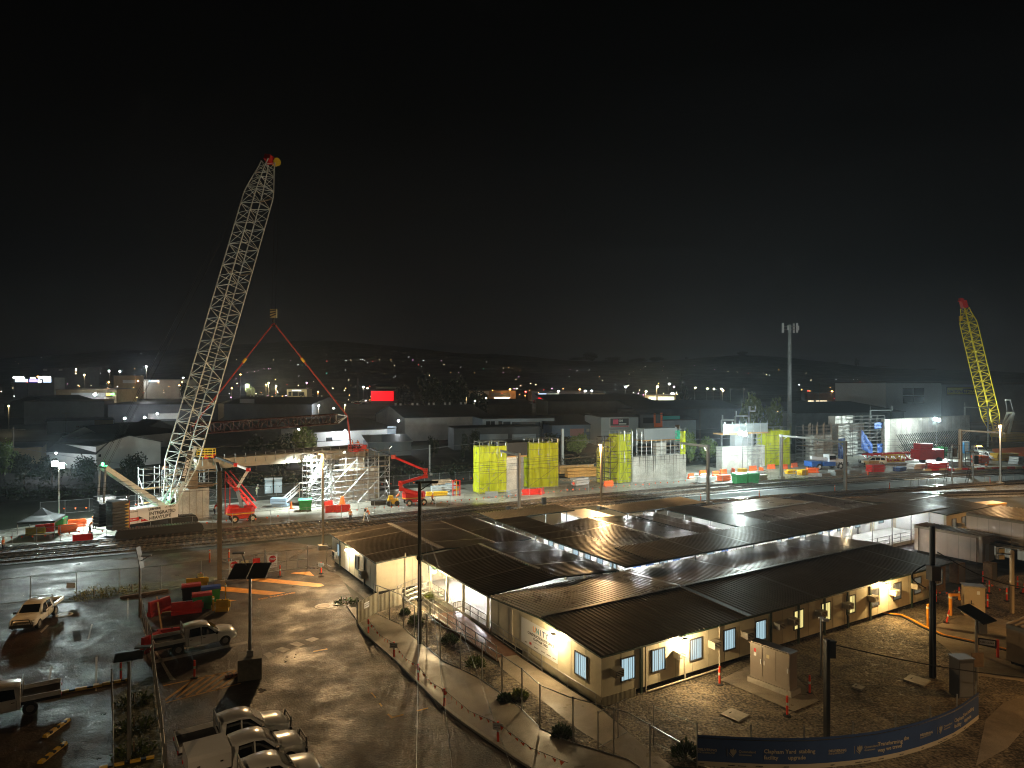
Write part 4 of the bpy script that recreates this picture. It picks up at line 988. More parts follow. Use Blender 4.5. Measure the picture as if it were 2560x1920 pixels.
def make_car(label, loc, rz, kind='ute', bed='tray', paint=None, group='white utes in the car park', text_on=None, bull=True, cat='ute', name='parked_ute'):
    paint = paint or M_carw; t = thing(name, label, cat, loc, rz, group); st = side_profile(kind); mb = MB(); vs = []; k = None
    for s in st:
        r = car_ring(s); full = r+[(x,-y,z) for x, y, z in reversed(r[:-1])]; k = len(full); vs += full
    n = len(st); fs = [(i*k+j, (i+1)*k+j, (i+1)*k+(j+1) % k, i*k+(j+1) % k) for i in range(n-1) for j in range(k)]
    fs += [tuple(range(k)), tuple((n-1)*k+j for j in reversed(range(k)))]
    mb.add(vs, fs); b = mb.build('body', paint, t, smooth=.6)
    fx, rx = 2.62, -.47 if kind == 'ute' else -.32
    bool_arches(b, [fx] if kind == 'ute' else [fx, rx])
    for p in b.data.polygons: p.use_smooth = True
    bm = bmesh.new(); bm.from_mesh(b.data)
    for e in bm.edges:
        if len(e.link_faces) == 2 and e.calc_face_angle(0) > .62: e.smooth = False
    bm.to_mesh(b.data); bm.free(); b.data.materials.clear(); b.data.materials.append(paint)
    # glass
    wins = [(.12,.30,.72,.30)] if kind != 'ute' else []
    def sidewin(x0, x1, f0=.08, f1=.88, x0t=None, x1t=None):
        x0t = x0 if x0t is None else x0t; x1t = x1 if x1t is None else x1t
        for sg in (1, -1):
            a = [side_pt(st, x0, f0), side_pt(st, x1, f0), side_pt(st, x1t, f1), side_pt(st, x0t, f1)]; m_ = MB(); v = [Vector((p.x, sg*p.y, p.z)) for p in a]
            m_.add(v, [(0,1,2,3) if sg > 0 else (3,2,1,0)]); m_.build('side_window', M_glass, t)
    if kind == 'ute': sidewin(.22,.98,x0t=.30); sidewin(1.06,2.05,x1t=1.46,f1=.86)
    else: sidewin(-1.05,-.15,x0t=-.9); sidewin(-.07,.8); sidewin(.88,2.0,x1t=1.36,f1=.86)
    m_ = MB(); A = [s for s in st if s[3] >= 1.58 and s[0] > 1.2]; a, c = A[-1], [s for s in st if s[0] > 2.1][0]
    q = lambda s, y: Vector((s[0]+.012, y, s[3]+.03)); m_.add([q(c,-(c[5]-.08)), q(c,c[5]-.08), q(a,a[5]-.06), q(a,-(a[5]-.06))], [(0,1,2,3)]); m_.build('windscreen', M_glass, t)
    m_ = MB(); x0 = st[0][0]-.012 if kind == 'ute' else -1.36
    if kind == 'ute': m_.add([(x0,-.62,1.12),(x0,.62,1.12),(x0+.03,.56,1.5),(x0+.03,-.56,1.5)], [(3,2,1,0)])
    else: m_.add([(-1.365,-.62,1.08),(-1.365,.62,1.08),(-1.32,.56,1.5),(-1.32,-.56,1.5)], [(3,2,1,0)])
    m_.build('rear_window', M_glass, t)
    wm_ = MB(); wm_.lathe([(.2,-.11),(.36,-.12),(.38,-.08),(.38,.08),(.36,.12),(.2,.11)], (0,0,0), 16, 'Y'); wme = wm_.mesh('wheel', smooth=.6); wme.materials.append(M_tyre)
    rm = MB(); rm.lathe([(.03,-.13),(.20,-.12),(.23,-.09),(.23,.09),(.20,.12),(.03,.13)], (0,0,0), 12, 'Y'); rme = rm.mesh('rim'); rme.materials.append(M_rim)
    for x in (fx, rx):
        for sg in (1, -1):
            o = bpy.data.objects.new('wheel', wme); COL.objects.link(o); o.parent = t; o.location = (x, sg*.80, .385); o2 = bpy.data.objects.new('rim', rme); COL.objects.link(o2); o2.parent = o
    for sg in (1, -1):
        h = MB(); h.box((3.24,sg*.66,.83), (.36,.26,.15), -sg*.35); h.build('headlight', M_lampc, t)
        h = MB(); h.box((2.02,sg*1.02,1.13), (.14,.2,.16)); h.build('mirror', M_trim, t)
    h = MB(); h.box((3.42,0,.70), (.08,.95,.24)); h.build('grille', M_trim, t); h = MB(); h.box((3.44,0,.50), (.1,1.5,.18)); h.build('bumper', paint, t)
    h = MB(); h.box((3.5,0,.52), (.02,.38,.11)); h.build('number_plate', M_print, t)
    if bull:
        h = MB(); h.path([(3.52,-.72,.45),(3.58,-.55,1.0),(3.58,.55,1.0),(3.52,.72,.45)], .045, 6); h.tube((3.57,-.62,.78), (3.57,.62,.78), .035, 6); h.box((3.53,0,.5), (.1,1.6,.2)); h.build('bull_bar', M_trim, t)
    for sg in (1, -1):
        h = MB()
        for x in (.18,1.02,2.06): h.box((x,sg*.906,.72), (.014,.03,.55))
        h.build('door_seam', M_trim, t); h = MB()
        for x in (.34,1.2): h.box((x,sg*.915,.9), (.16,.03,.035))
        h.build('door_handle', M_trim, t)
    if kind == 'ute':
        ch = MB(); ch.box((-.95,0,.55), (1.95,.8,.16)); ch.build('chassis', M_trim, t)
        if bed == 'tray':
            T = MB(); T.box((-.98,0,.86), (1.86,1.86,.06)); T.build('tray_floor', M_trim, t)
            for sg in (1, -1): T = MB(); T.box((-.98,sg*.93,1.0), (1.9,.04,.28)); T.build('tray_side', paint, t)
            T = MB(); T.box((-1.93,0,1.0), (.04,1.9,.28)); T.build('tailgate', paint, t)
            T = MB()
            for sg in (1, -1): T.bar((-.06,sg*.8,.9), (-.06,sg*.8,1.82), .06)
            T.bar((-.06,-.83,1.82), (-.06,.83,1.82), .06); T.bar((-.06,-.83,1.5), (-.06,.83,1.5), .04); T.build('headboard', M_galv, t)
        elif bed == 'canopy':
            T = MB(); T.extr([(-.93,.84),(.93,.84),(.93,1.55),(.84,1.72),(-.84,1.72),(-.93,1.55)], (-1.95,0,0), Vector((0,1,0)), Z, Vector((1,0,0)), 1.88); T.build('service_canopy', paint, t)
            for sg in (1, -1):
                for x in (-1.5,-.5): T = MB(); T.box((x,sg*.94,1.25), (.12,.03,.06)); T.build('latch', M_trim, t)
        for sg in (1, -1): T = MB(); T.box((-1.97,sg*.78,.82), (.04,.22,.1)); T.build('tail_light', M_tail, t)
    else:
        for sg in (1, -1): T = MB(); T.box((-1.34,sg*.74,1.0), (.06,.16,.3)); T.build('tail_light', M_tail, t)
    if text_on:
        for sg in (-1,):
            M = wm(t); ex = M.to_3x3() @ Vector((1,0,0)); o_ = M @ Vector((.25,-.93,.62)); text(text_on, .26, M_ink, t, o_, ex, Z, .004, gap=.02)
    return t
# ---------------------------------------------------------------- big white crawler crane lifting a bridge girder
e1 = Vector((math.cos(math.radians(54)), math.sin(math.radians(54)), 0)); ep = Vector((e1.y, -e1.x, 0)); CC = Vector((-46.1, 88.0, 0))
cr = thing('crawler_crane', 'huge white lattice boom crawler crane with black counterweights at the left of the site', 'crane', CC, 0)
def cp3(a, p, z): return CC+e1*a+ep*p+Z*z
uv_ = Vector((UX,UY,0)); nv_ = Vector((-UY,UX,0))
for c in (Vector((-43.8,84.7,0)), Vector((-46.9,89.9,0))):
    prof = [(-4.9,.55),(-4.6,.12),(-4.2,.02),(4.2,.02),(4.6,.12),(4.9,.55),(4.75,1.05),(4.3,1.32),(-4.3,1.32),(-4.75,1.05)]
    mb = MB(); mb.extr(prof, c-nv_*.6, uv_, Z, nv_, 1.2); tr = sub(mb, 'crawler_track', M_tyre, cr); mb = MB()
    for k in range(28): x = -4.2+k*.31; mb.box(c+uv_*x+Z*1.35, (.22,1.3,.07), ANG)
    sub(mb, 'track_shoe', mat('track_steel', (.12,.11,.1), .5, .6), tr)
    mb = MB(); mb.box(c-nv_*.62+Z*.7, (7,.05,.5), ANG); sub(mb, 'track_frame', M_dark, tr)
mb = MB(); mb.tube(CC+Z*.9, CC+Z*1.5, 1.4, 16); mb.box(CC+Z*.8, (2.2,5.2,.6), ANG); sub(mb, 'carbody', M_dark, cr)
rzu = math.atan2(e1.y, e1.x)
mb = MB(); mb.box(cp3(-1.2,0,1.75), (7.0,2.9,.5), rzu); sub(mb, 'slewing_deck', M_dark, cr)
M_panel = mat('white_crane_panel', (.72,.73,.76), .4)
mb = MB(); mb.box(cp3(-1.1,1.45,2.55), (6.4,.25,1.75), rzu); pn = sub(mb, 'side_panel', M_panel, cr)
mb = MB(); mb.box(cp3(-1.1,-.6,2.5), (6.0,1.7,1.5), rzu); sub(mb, 'engine_house', M_steelw, cr)
mb = MB()
for x in (-3.0,-1.6,-.2,1.1): mb.box(cp3(x,1.58,2.55), (.03,.02,1.6), rzu)
sub(mb, 'panel_gap', M_greyp, pn)
def ct_(s, size, a, z, m, bold=.01, al='LEFT'): text(s, size, m, cr, cp3(a,1.585,z), e1, Z, bold, al, .012)
ct_('INTEGRATED', .56, -1.6, 2.42, M_ink, .016); ct_('HEAVYLIFT', .56, -1.6, 1.86, M_ink, .016); ct_('LIEBHERR', .36, -1.7, 3.06, M_ink, .016); ct_('LR1300SX', .33, .35, 3.08, M_ink, .003); ct_('IHL-300-3', .2, -4.0, 2.14, M_print, .008); ct_('NO STANDING', .16, -4.1, 3.1, M_ink, .004)
mb = MB(); mb.box(cp3(-3.45,1.59,2.2), (1.3,.012,.42), rzu); sub(mb, 'red_plate', M_red, pn)
for a, p, q_ in ((-2.6,0,M_ink),(-2.0,1,M_red),(-2.3,1,M_red)):
    mb = MB(); v = [cp3(a-.3,1.59,1.8+.38*(1-p)), cp3(a+.32,1.59,1.8+.38*(1-p)), cp3(a-.3,1.59,2.15+.38*(1-p))]; mb.slab(v, .01); sub(mb, 'triangle_mark', q_, pn)
for p, h in ((1.5,3.5),(-2.0,3.7)):
    mb = MB()
    for k in range(9): mb.box(cp3(-5.35,p,1.35+k*h/9+h/18), (1.9,1.75,h/9-.05), rzu)
    cw = sub(mb, 'counterweight', M_black, cr); mb = MB()
    for k in range(8):
        z = 1.45+k*h/9
        if p > 0: mb.slab([cp3(-4.38,p+.89,z), cp3(-4.38,p+.89,z+.36), cp3(-4.95,p+.89,z+.18)], .012)
    if mb.v: sub(mb, 'chevron_mark', mat('gold_paint', (.5,.3,.06), .5), cw)
    if p > 0: mb = MB(); mb.box(cp3(-4.36,p+.3,3.1), (.06,1.25,3.4), rzu); sub(mb, 'red_stripe', mat('dark_red', (.35,.03,.04), .5), cw)
# derrick mast, its ropes and the boom
foot = cp3(1.7,0,2.9); tip = Vector((-36.2, 101.5, 52.9)); mast0 = cp3(1.0,0,2.9); mast1 = cp3(-6.4,0,8.9)
mb = MB()
for s in (-.85, .85): mb.bar(mast0+ep*s, mast1+ep*s*.8, .42, .55)
for t_ in (.25,.5,.75,1.0): mb.bar(lp(mast0-ep*.85,mast1-ep*.7,t_), lp(mast0+ep*.85,mast1+ep*.7,t_), .25)
sub(mb, 'derrick_mast', M_steelw, cr)
mb = MB()
for s in (-.75,.75):
    for k in range(4): q = mast1+ep*(s+.13*(k-1.5)); mb.tube(q, q-Z*4.2-e1*.2, .04, 4)
sub(mb, 'luffing_rope', M_galv, cr)
side = ep; mb = MB(); bl = (tip-foot).length
lattice(mb, foot, lp(foot,tip,.18), 3.1, 2.9, side, (.62,0), 8, .085, .038); lattice(mb, lp(foot,tip,.182), lp(foot,tip,.875), 3.1, 2.9, side, (0,0), 22, .08, .034); lattice(mb, lp(foot,tip,.877), lp(foot,tip,.985), 3.1, 2.9, side, (0,.95), 5, .08, .034)
sub(mb, 'boom', M_steelw, cr)
ax = (tip-foot).normalized(); up_ = ep.cross(ax); up_ = up_ if up_.z > 0 else -up_
mb = MB(); h0 = lp(foot,tip,.985); mb.bar(h0, tip, 1.5, .9); mb.bar(tip, tip+e1*1.3-Z*.4, .5); mb.bar(tip-ax*1.2, tip+e1*1.3-Z*.4, .3); sub(mb, 'boom_head', M_red, cr)
mb = MB(); q = tip+e1*1.1-Z*.5; mb.tube(q-ep*.4, q+ep*.4, .6, 12); sub(mb, 'sheave', M_yel, cr)
mb = MB()
for f in (.18,.42,.645,.875): 
    c = lp(foot,tip,f); mb.box(c-up_*0, (.5,.5,.5), rzu) if False else mb.bar(c-ep*1.35-up_*1.3, c+ep*1.35-up_*1.3, .16)
mb.bar(lp(foot,tip,.645)-ep*1.4, lp(foot,tip,.645)-ep*2.1, .35); sub(mb, 'boom_joint', M_timber, cr)
mb = MB(); c = lp(foot,tip,.105); fn_ = ep; mb.add([], []); bx = [c+ep*1.42+ax*x+up_*y for x, y in ((-2.0,-.35),(2.0,-.35),(2.0,.35),(-2.0,.35))]; mb.slab(bx, .03); sub(mb, 'name_board', M_black, cr)
text('LIEBHERR', .58, M_print, cr, c+ep*1.46-ax*1.6-up_*.2*(-1 if False else 1), ax, up_ if ax.cross(up_).dot(ep) > 0 else -up_, .012, gap=.03)
mb = MB(); mb.bar(lp(foot,tip,.02)-up_*.9, lp(foot,tip,.16)-up_*1.25, .9, .12); sub(mb, 'boom_walkway', M_steelw, cr)
mb = MB()
for s in (-1,1):
    mb.tube(mast1+ep*s*.8, lp(foot,tip,.97)+up_*1.4+ep*s*1.0, .02, 4); mb.tube(mast1+ep*s*.8+e1*.2, lp(foot,tip,.97)+up_*1.4+ep*s*.6, .018, 4)
sub(mb, 'pendant_line', M_black, cr)
mb = MB()
for k in range(2): q0 = cp3(.9,.6-1.2*k,3.2); q1 = lp(foot,tip,.07)+ep*(.6-1.2*k)-up_*.3; mb.tube(q0, lp(q0,q1,.6), .18, 8); mb.tube(lp(q0,q1,.6), q1, .11, 8)
sub(mb, 'boom_strut', M_panel, cr)
mb = MB(); mb.box(cp3(2.2,-1.9,2.9), (1.9,1.1,2.0), rzu); cabn = sub(mb, 'operator_cab', M_panel, cr); mb = MB(); mb.box(cp3(2.6,-1.9,3.1), (1.2,1.14,1.2), rzu); sub(mb, 'cab_window', M_glass, cabn)
hr = [cp3(-4.1,1.4,3.45), cp3(2.0,1.4,3.45)]; mb = MB()
for k in range(6): q = lp(hr[0],hr[1],k/5); mb.tube(q, q+Z*1.05, .03, 5)
mb.tube(hr[0]+Z*1.05, hr[1]+Z*1.05, .03, 5); mb.tube(hr[0]+Z*.5, hr[1]+Z*.5, .025, 5); sub(mb, 'handrail', M_galv, cr)
for q in (mast1+Z*.35, cp3(1.2,.9,4.2)): mb = MB(); mb.sphere(q, .16, 8, 5); sub(mb, 'green_beacon', glow('green_beacon', (.1,1.0,.35), 14), cr)
lamp('POINT', mast1+Z*.6, 60, (.1,1,.4), .1)
# hook, slings, spreader, girder
hk = P(684, 788, 103.5); top = tip+e1*1.4-Z*.5; hk.x = (684-1280)/F*103.5
hb = thing('hook_block', 'striped hook block hanging on thin ropes from the white crane boom', 'hook block', hk, 0)
mb = MB(); 
for s in (-.28,.28): mb.tube(hk+Vector((s,0,.6)), top+Vector((s,0,0)), .025, 4)
sub(mb, 'hoist_rope', M_black, hb); mb = MB(); mb.box(hk+Z*.25, (.95,.5,1.3)); sub(mb, 'cheek_plate', mat('cream_plate', (.28,.22,.1), .5), hb)
mb = MB()
for k in range(3): mb.slab([hk+Vector((-.48,-.26,-.35+k*.45)), hk+Vector((-.48,-.26,-.15+k*.45)), hk+Vector((.48,-.26,.25+k*.3)), hk+Vector((.48,-.26,.05+k*.3))], .01)
sub(mb, 'black_stripe', M_ink, hb); mb = MB(); mb.tube(hk-Z*.4, hk-Z*1.1, .16, 8); mb.path([hk+Vector((0,0,-1.1)), hk+Vector((.3,0,-1.35)), hk+Vector((.1,0,-1.7)), hk+Vector((-.25,0,-1.5))], .1, 6); sub(mb, 'hook', M_dark, hb)
sl0 = Vector((-45.6,97,12.9)); sl1 = Vector((-27.2,112.4,13.7)); sp0 = hk-Z*1.25
M_sling = mat('red_sling', (.34,.03,.012), .7)
for q, lab in ((sl0,'red lifting sling from the hook block down to the left, passing behind the boom'),(sl1,'red lifting sling from the hook block down to the right end of the spreader')):
    s_ = thing('lifting_sling', lab, 'sling', q, 0, 'lifting slings'); mb = MB(); n_ = (q-sp0).cross(Z).normalized()*.12
    mb.tube(sp0+n_, lp(sp0,q,.36)+n_, .09, 6); mb.tube(lp(sp0,q,.39), q, .11, 6); sub(mb, 'webbing', M_sling, s_); mb = MB(); mb.tube(lp(sp0,q,.355), lp(sp0,q,.395), .22, 6); sub(mb, 'shackle', M_yel, s_)
spd = thing('spreader_beam', 'dark red lattice spreader beam hanging level from the two slings', 'spreader beam', sl0, 0); mb = MB(); d_ = (sl1-sl0).normalized()
lattice(mb, sl0-Z*.3, sl1-d_*2.0-Z*.3, 1.5, 1.5, Z, (0,0), 16, .11, .06); sub(mb, 'lattice', mat('dark_red_steel', (.035,.006,.004), .6), spd)
mb = MB(); c = sl1-d_*2.0-Z*.3; n_ = d_.cross(Z)
for a in (-.7,.7):
    for b in (-.7,.7): mb.bar(c+n_*a+Z*b, sl1, .1)
mb.bar(c-Z*.8, c+Z*.8, .14); sub(mb, 'end_frame', M_galv, spd)
g0 = Vector((-45.2,97.0,6.8)); g1 = Vector((-24.6,114.6,6.75)); gd = (g1-g0).normalized(); gp = gd.cross(Z)
stp = thing('strap', 'orange and red vertical strap holding the right end of the bridge girder', 'sling', sl1, 0); mb = MB(); e_ = Vector((sl1.x+.6, sl1.y, 8.4)); mb.tube(sl1, lp(sl1,e_,.35)+gp*.15, .1, 5); mb.tube(sl1, lp(sl1,e_,.35)-gp*.15, .1, 5); mb.tube(lp(sl1,e_,.35), e_, .14, 5); sub(mb, 'webbing', M_sling, stp)
gr = thing('bridge_girder', 'long tan steel bridge girder with upright brackets lowered onto the piers', 'girder', g0, 0); mb = MB()
M_gird = mat('tan_girder_steel', (.38,.35,.29), .5, var=.15, vscale=.5)
mb.extr([(-.75,0),(.75,0),(.75,.12),(.55,.12),(.7,1.35),(.95,1.35),(.95,1.45),(-.95,1.45),(-.95,1.35),(-.7,1.35),(-.55,.12),(-.75,.12)], g0, gp, Z, gd, (g1-g0).length); sub(mb, 'box_section', M_gird, gr)
for k in range(18):
    q = lp(g0,g1,(k+.5)/18)+Z*1.45+gp*.85; mb = MB(); mb.tube(q-Z*.9+gp*.1, q+Z*.55, .055, 5); mb.bar(q-Z*.9-gp*.15, q-Z*.1+gp*.08, .06); sub(mb, 'edge_bracket', M_galv, gr)
mb = MB(); o2 = gp*-1.6; mb.slab([g0+Z*1.55+gp*.2, g1+Z*1.55+gp*.2, g1+Z*1.55-gp*4.6, g0+Z*1.55-gp*4.6], .15); mb.tube(g0+Z*2.6-gp*4.6, g1+Z*2.6-gp*4.6, .05, 5); sub(mb, 'deck_formwork', M_dark, gr)

# ---------------------------------------------------------------- pier behind the crane (left end of the girder)
pA = thing('bridge_pier', 'concrete pier wall with water stains right behind the crane', 'pier', G(500,1295), 0)
b0 = G(440,1305); b1 = G(523,1292); d_ = (b1-b0).normalized(); n_ = Vector((-d_.y, d_.x, 0)); mb = MB(); mb.prism([b0[:2], b1[:2], (b1+n_*2)[:2], (b0+n_*2)[:2]], 0, 4.2); sub(mb, 'wall', M_conp, pA)
mb = MB()
for k in range(1,5): mb.bar(lp(b0,b1,k/5)-n_*.01, lp(b0,b1,k/5)-n_*.01+Z*4.15, .05)
sub(mb, 'form_joint', M_seam, pA)
mb = MB(); mb.box(lp(b0,b1,.6)+n_*1+Z*5.4, (1.2,1.4,2.6), .5); mb.box(lp(b0,b1,.75)+n_*1+Z*4.6, (4,2.6,.3), .5); sub(mb, 'bearing_block', M_timber, pA)
sc1 = thing('scaffold', 'scaffold tower with tall bare standards left of the crane boom', 'scaffold', G(330,1300), 0)
scaffold(sc1, G(325,1322)+Vector((-1.5,6,0)), d_, n_, 4, 1, 3, 2.2, 1.6, 2.0, 1.4, .06, decks=(1,2))
sc1b = thing('scaffold', 'scaffold bays around the pier between the boom and the white lift', 'scaffold', G(470,1300), 0); scaffold(sc1b, b0+n_*.0-d_*.2+n_*2.3, d_, n_, 4, 1, 3, 2.0, 1.5, 2.0, 1.1, .05, decks=(2,3))
# ---------------------------------------------------------------- scaffolded pier (right end of the girder) with its stair
q0 = G(836,1264); q1 = G(973,1246); dx_ = (q1-q0).normalized(); dn = Vector((-dx_.y, dx_.x, 0)); LB = (q1-q0).length
pB = thing('bridge_pier', 'pale concrete pier enclosed by bright scaffold under the right end of the girder', 'pier', q0, 0)
def wall_at(t, o, a0, a1, w, z0, z1, off, m=M_conp, name='wall', dd=None, nn=None):
    dd = dd or dx_; nn = nn or dn
    mb = MB(); a = o+dd*a0+nn*off; b = o+dd*a1+nn*off; mb.prism([a[:2], b[:2], (b+nn*w)[:2], (a+nn*w)[:2]], z0, z1); return sub(mb, name, m, t)
wall_at(pB, q0, .8, 4.2, 1.8, 0, 4.7, 1.9); wall_at(pB, q0, 4.6, LB-.6, 1.8, 0, 5.2, 2.1); wall_at(pB, q0, 2.6, 6.4, 1.6, 4.8, 7.0, 1.8, M_conp, 'crosshead')
scB = thing('scaffold', 'dense bright galvanised scaffold around the pier under the right end of the girder', 'scaffold', q0, 0)
nb = 5; scaffold(scB, q0, dx_, dn, nb, 1, 4, LB/nb, 1.3, 1.75, 1.5, .06, decks=(3,)); scaffold(scB, q0+dn*4.2, dx_, dn, nb, 1, 4, LB/nb, 1.3, 1.75, 1.3, .06)
scaffold(scB, q0-dx_*3.6+dn*.6, dx_, dn, 2, 2, 4, 1.7, 1.5, 1.75, 1.3, .065)
stt = thing('access_stair', 'bright white scaffold stair climbing right to the girder pier', 'stair', G(700,1268), 0)
s0 = G(703,1268); s1 = Vector((-30.4,108.3,5.6)); sm_ = Vector((s0.x*.55+s1.x*.45, s0.y*.55+s1.y*.45, 2.3)); sm2 = sm_+Vector((1.3,.4,0)); sn = Vector((-.3,.95,0))*1.0
M_stair = mat('bright_aluminium', (.72,.73,.74), .35, .4)
for k, (a, b) in enumerate(((s0,sm_),(sm2,s1))):
    mb = MB()
    for o in (Vector((0,0,0)), sn): mb.bar(a+o+Z*.1, b+o+Z*.1, .09, .22); mb.tube(a+o+Z*1.1, b+o+Z*1.1, .045, 5); mb.tube(a+o+Z*.65, b+o+Z*.65, .04, 5)
    for o in (Vector((0,0,0)), sn):
        for i in range(5): q = lp(a,b,i/4)+o; mb.tube(q, q+Z*1.1, .04, 5)
    for i in range(10): q = lp(a,b,(i+.5)/10); mb.bar(q+Z*.1, q+sn+Z*.1, .26, .05)
    sub(mb, 'flight', M_stair, stt)
mb = MB(); mb.slab([sm_, sm2, sm2+sn, sm_+sn], .1)
for o in (Vector((0,0,0)), sn): mb.tube(sm_+o+Z*1.1, sm2+o+Z*1.1, .04, 5); mb.tube(sm_+o, Vector((sm_.x+o.x, sm_.y+o.y, 0)), .05, 5); mb.tube(sm2+o, Vector((sm2.x+o.x, sm2.y+o.y, 0)), .05, 5)
sub(mb, 'landing', M_stair, stt)
def work_light(label, p, aim, power, ang=110, col=(.88,1.0,.93), omni=0):
    t = thing('work_light', label, 'work light', p, 0, 'flood lights clamped on the scaffold'); p = Vector(p); d = (Vector(aim)-p).normalized(); mb = MB(); mb.bar(p-d*.12, p+d*.02, .42, .3); sub(mb, 'case', M_alu, t); mb = MB(); mb.bar(p+d*.025, p+d*.04, .36, .24); sub(mb, 'lens', glow('flood_lens', (.92,1.0,.98), 130), t)
    lamp('SPOT', p+d*.15, power, col, .12, aim=aim, angle=ang, blend=.7)
work_light('flood light high on the scaffold facing the stair and the gravel', q0+dx_*-3.4+Z*8.3-dn*.3, G(740,1262), 6500, 120)
work_light('flood light on the crane side of the scaffold lighting the pier wall', q0+dx_*1.0+Z*8.4-dn*1.2, q0+dx_*4+Z*0-dn*3, 4200, 130)  # added flood, brightens the pier wall
work_light('flood light on the right corner of the scaffold facing the yellow towers', q1+Z*8.6-dn*.4, G(1200,1220)+Z*3, 6000, 120)
work_light('flood light beside the crane boom facing the tent and counterweights', cp3(-4.2,1.6,5.2), G(180,1345), 1300, 90)  # added flood, brightens the tent and counterweights
# ---------------------------------------------------------------- yellow wrapped towers
def ytower(label, px, py, pw, pyr, h, dep, ang=25, leftnet=True, mat_=None, topsc=True, fn=1.0):
    a = G(px,py); b = G(pw,pyr); d = (b-a).normalized(); n = Vector((-d.y,d.x,0)); L = (b-a).length
    t = thing('wrapped_scaffold', label, 'scaffold', a, 0, 'yellow wrapped scaffold towers'); nb = max(1, round(L/2)); nz = int(h/1.9)
    scaffold(t, a+d*.08+n*.12, d, n, nb, 1, nz, (L-.16)/nb, dep-.24, h/nz*.97, 1.0, .05, m=M_galv)
    netsheet(t, [a+Z*.15, b+Z*.15, b+Z*h, a+Z*h], mat_ or M_shade, nx=14, nz=10, amp=.16)
    mb = MB()
    for z in range(1,5): mb.bar(a-n*.2+Z*h*z/4.6, b-n*.2+Z*h*z/4.6, .06)
    for x in (.0,.36,.7,1.0): mb.bar(a+d*L*x-n*.2, a+d*L*x-n*.2+Z*(h+.9), .06)
    mb.bar(a-n*.2+Z*.5, b-n*.2+Z*h*.5, .05); sub(mb, 'show_through_bar', mat('olive_bar', (.22,.23,.05), .5), t)  # added bars imitate scaffold tubes showing dark through the net
    if leftnet: netsheet(t, [a+n*dep+Z*.15, a+Z*.15, a+Z*h, a+n*dep+Z*h], mat_ or M_shade)
    netsheet(t, [b+n*dep+Z*.3, a+n*dep+Z*.3, a+n*dep+Z*h, b+n*dep+Z*h], mat_ or M_shade); return a, d, n, L
Y1 = ytower('first yellow netted scaffold tower right of the red boom lift', 1198, 1236, 1266, 1231, 8.2, 2.7)
Y2 = ytower('second yellow netted scaffold tower with orange barriers at its foot', 1322, 1222, 1395, 1218, 8.2, 2.8)
Y3 = ytower('narrow bright yellow netted scaffold tower left of the bare concrete wall', 1547, 1210, 1577, 1206, 9.4, 2.6)
Y5 = ytower('yellow netted scaffold tower right of the middle light tower', 1914, 1166, 1974, 1163, 8.2, 3.0)
a = G(1697,1196); a.z = 0
Y4 = thing('wrapped_scaffold', 'small yellow netted scaffold standing on the right end of the bare concrete wall', 'scaffold', P(1703,1133,137), 0, 'yellow wrapped scaffold towers')
w0 = G(1583,1206); w1 = G(1715,1196); wd = (w1-w0).normalized(); wn = Vector((-wd.y,wd.x,0)); WL = (w1-w0).length
pC = thing('bridge_pier', 'bare pale concrete wall pier streaked with dark stains', 'pier', w0, 0)
wall_at(pC, w0, 0, WL, 1.6, 0, 4.9, 0, M_conp, 'wall', wd, wn); wall_at(pC, w0, WL*.44, WL*.63, 1.2, 4.9, 7.4, .2, M_conp, 'column', wd, wn)
mb = MB()
for k in range(1,8): q = w0+wd*(WL*k/8)-wn*.01; mb.bar(q, q+Z*4.88, .05, .03)
mb.bar(w0+Z*3.2-wn*.01, w1+Z*3.2-wn*.01, .05); sub(mb, 'form_joint', M_seam, pC)
mb = MB()
for k in range(16):
    q = w0+wd*R.uniform(.2,WL-.2)-wn*.012; L_ = R.uniform(1,4); mb.slab([q+Z*(4.88-L_)+wd*.02, q+Z*(4.88-L_)+wd*.06, q+Z*4.88+wd*R.uniform(.1,.22), q+Z*4.88-wd*.04], .006)
sub(mb, 'water_stain', mat('water_stain', (.14,.135,.12), .7), pC)
wall_at(pC, w0, WL*.18, WL*.80, 2.6, 8.1, 10.3, -.4, M_shadeg, 'formwork_screen', wd, wn); wall_at(pC, w0, WL*.14, WL*.86, 3.0, 7.9, 8.05, -.6, M_wood, 'formwork_deck', wd, wn)
scC = thing('scaffold', 'scaffold platforms on top of the bare concrete wall pier', 'scaffold', w0+Z*4.9, 0); scaffold(scC, w0+wd*(WL*.14)+Z*4.92-wn*.3, wd, wn, 4, 1, 2, WL*.18, 1.6, 1.6, 2.4, .05, brace=False, decks=(1,))
scaffold(scC, w0-wd*1.9, wd, wn, 1, 1, 5, 1.7, 1.5, 1.75, 1.2, .055)
y4a = w0+wd*(WL*.86)+Z*4.95; netsheet(Y4, [y4a-wn*.4, y4a+wd*1.3-wn*.4, y4a+wd*1.3-wn*.4+Z*4.6, y4a-wn*.4+Z*4.6], M_shade); scaffold(Y4, y4a-wn*.3, wd, wn, 1, 1, 2, 1.3, 1.2, 2, 1.4, .05)
netsheet(Y4, [y4a-wd*1.2-wn*.4+Z*2.8, y4a-wn*.42+Z*2.8, y4a-wn*.42+Z*4.8, y4a-wd*1.2-wn*.4+Z*4.8], mat('green_net', (.02,.35,.2), .6), 'green_net')
dk = thing('wrapped_scaffold', 'see through dark yellow netted scaffold with a sloping net beside the narrow bright tower', 'scaffold', G(1507,1212), 0, 'yellow wrapped scaffold towers')
a = G(1507,1212); b = G(1545,1209); n = wn; M_shade2 = netmat('thin_yellow_net', (.62,.60,.02), .55, .7, .3); scaffold(dk, a, (b-a), n, 2, 1, 4, (b-a).length/2, 2.0, 2.0, 1.0, .055, m=M_dark)
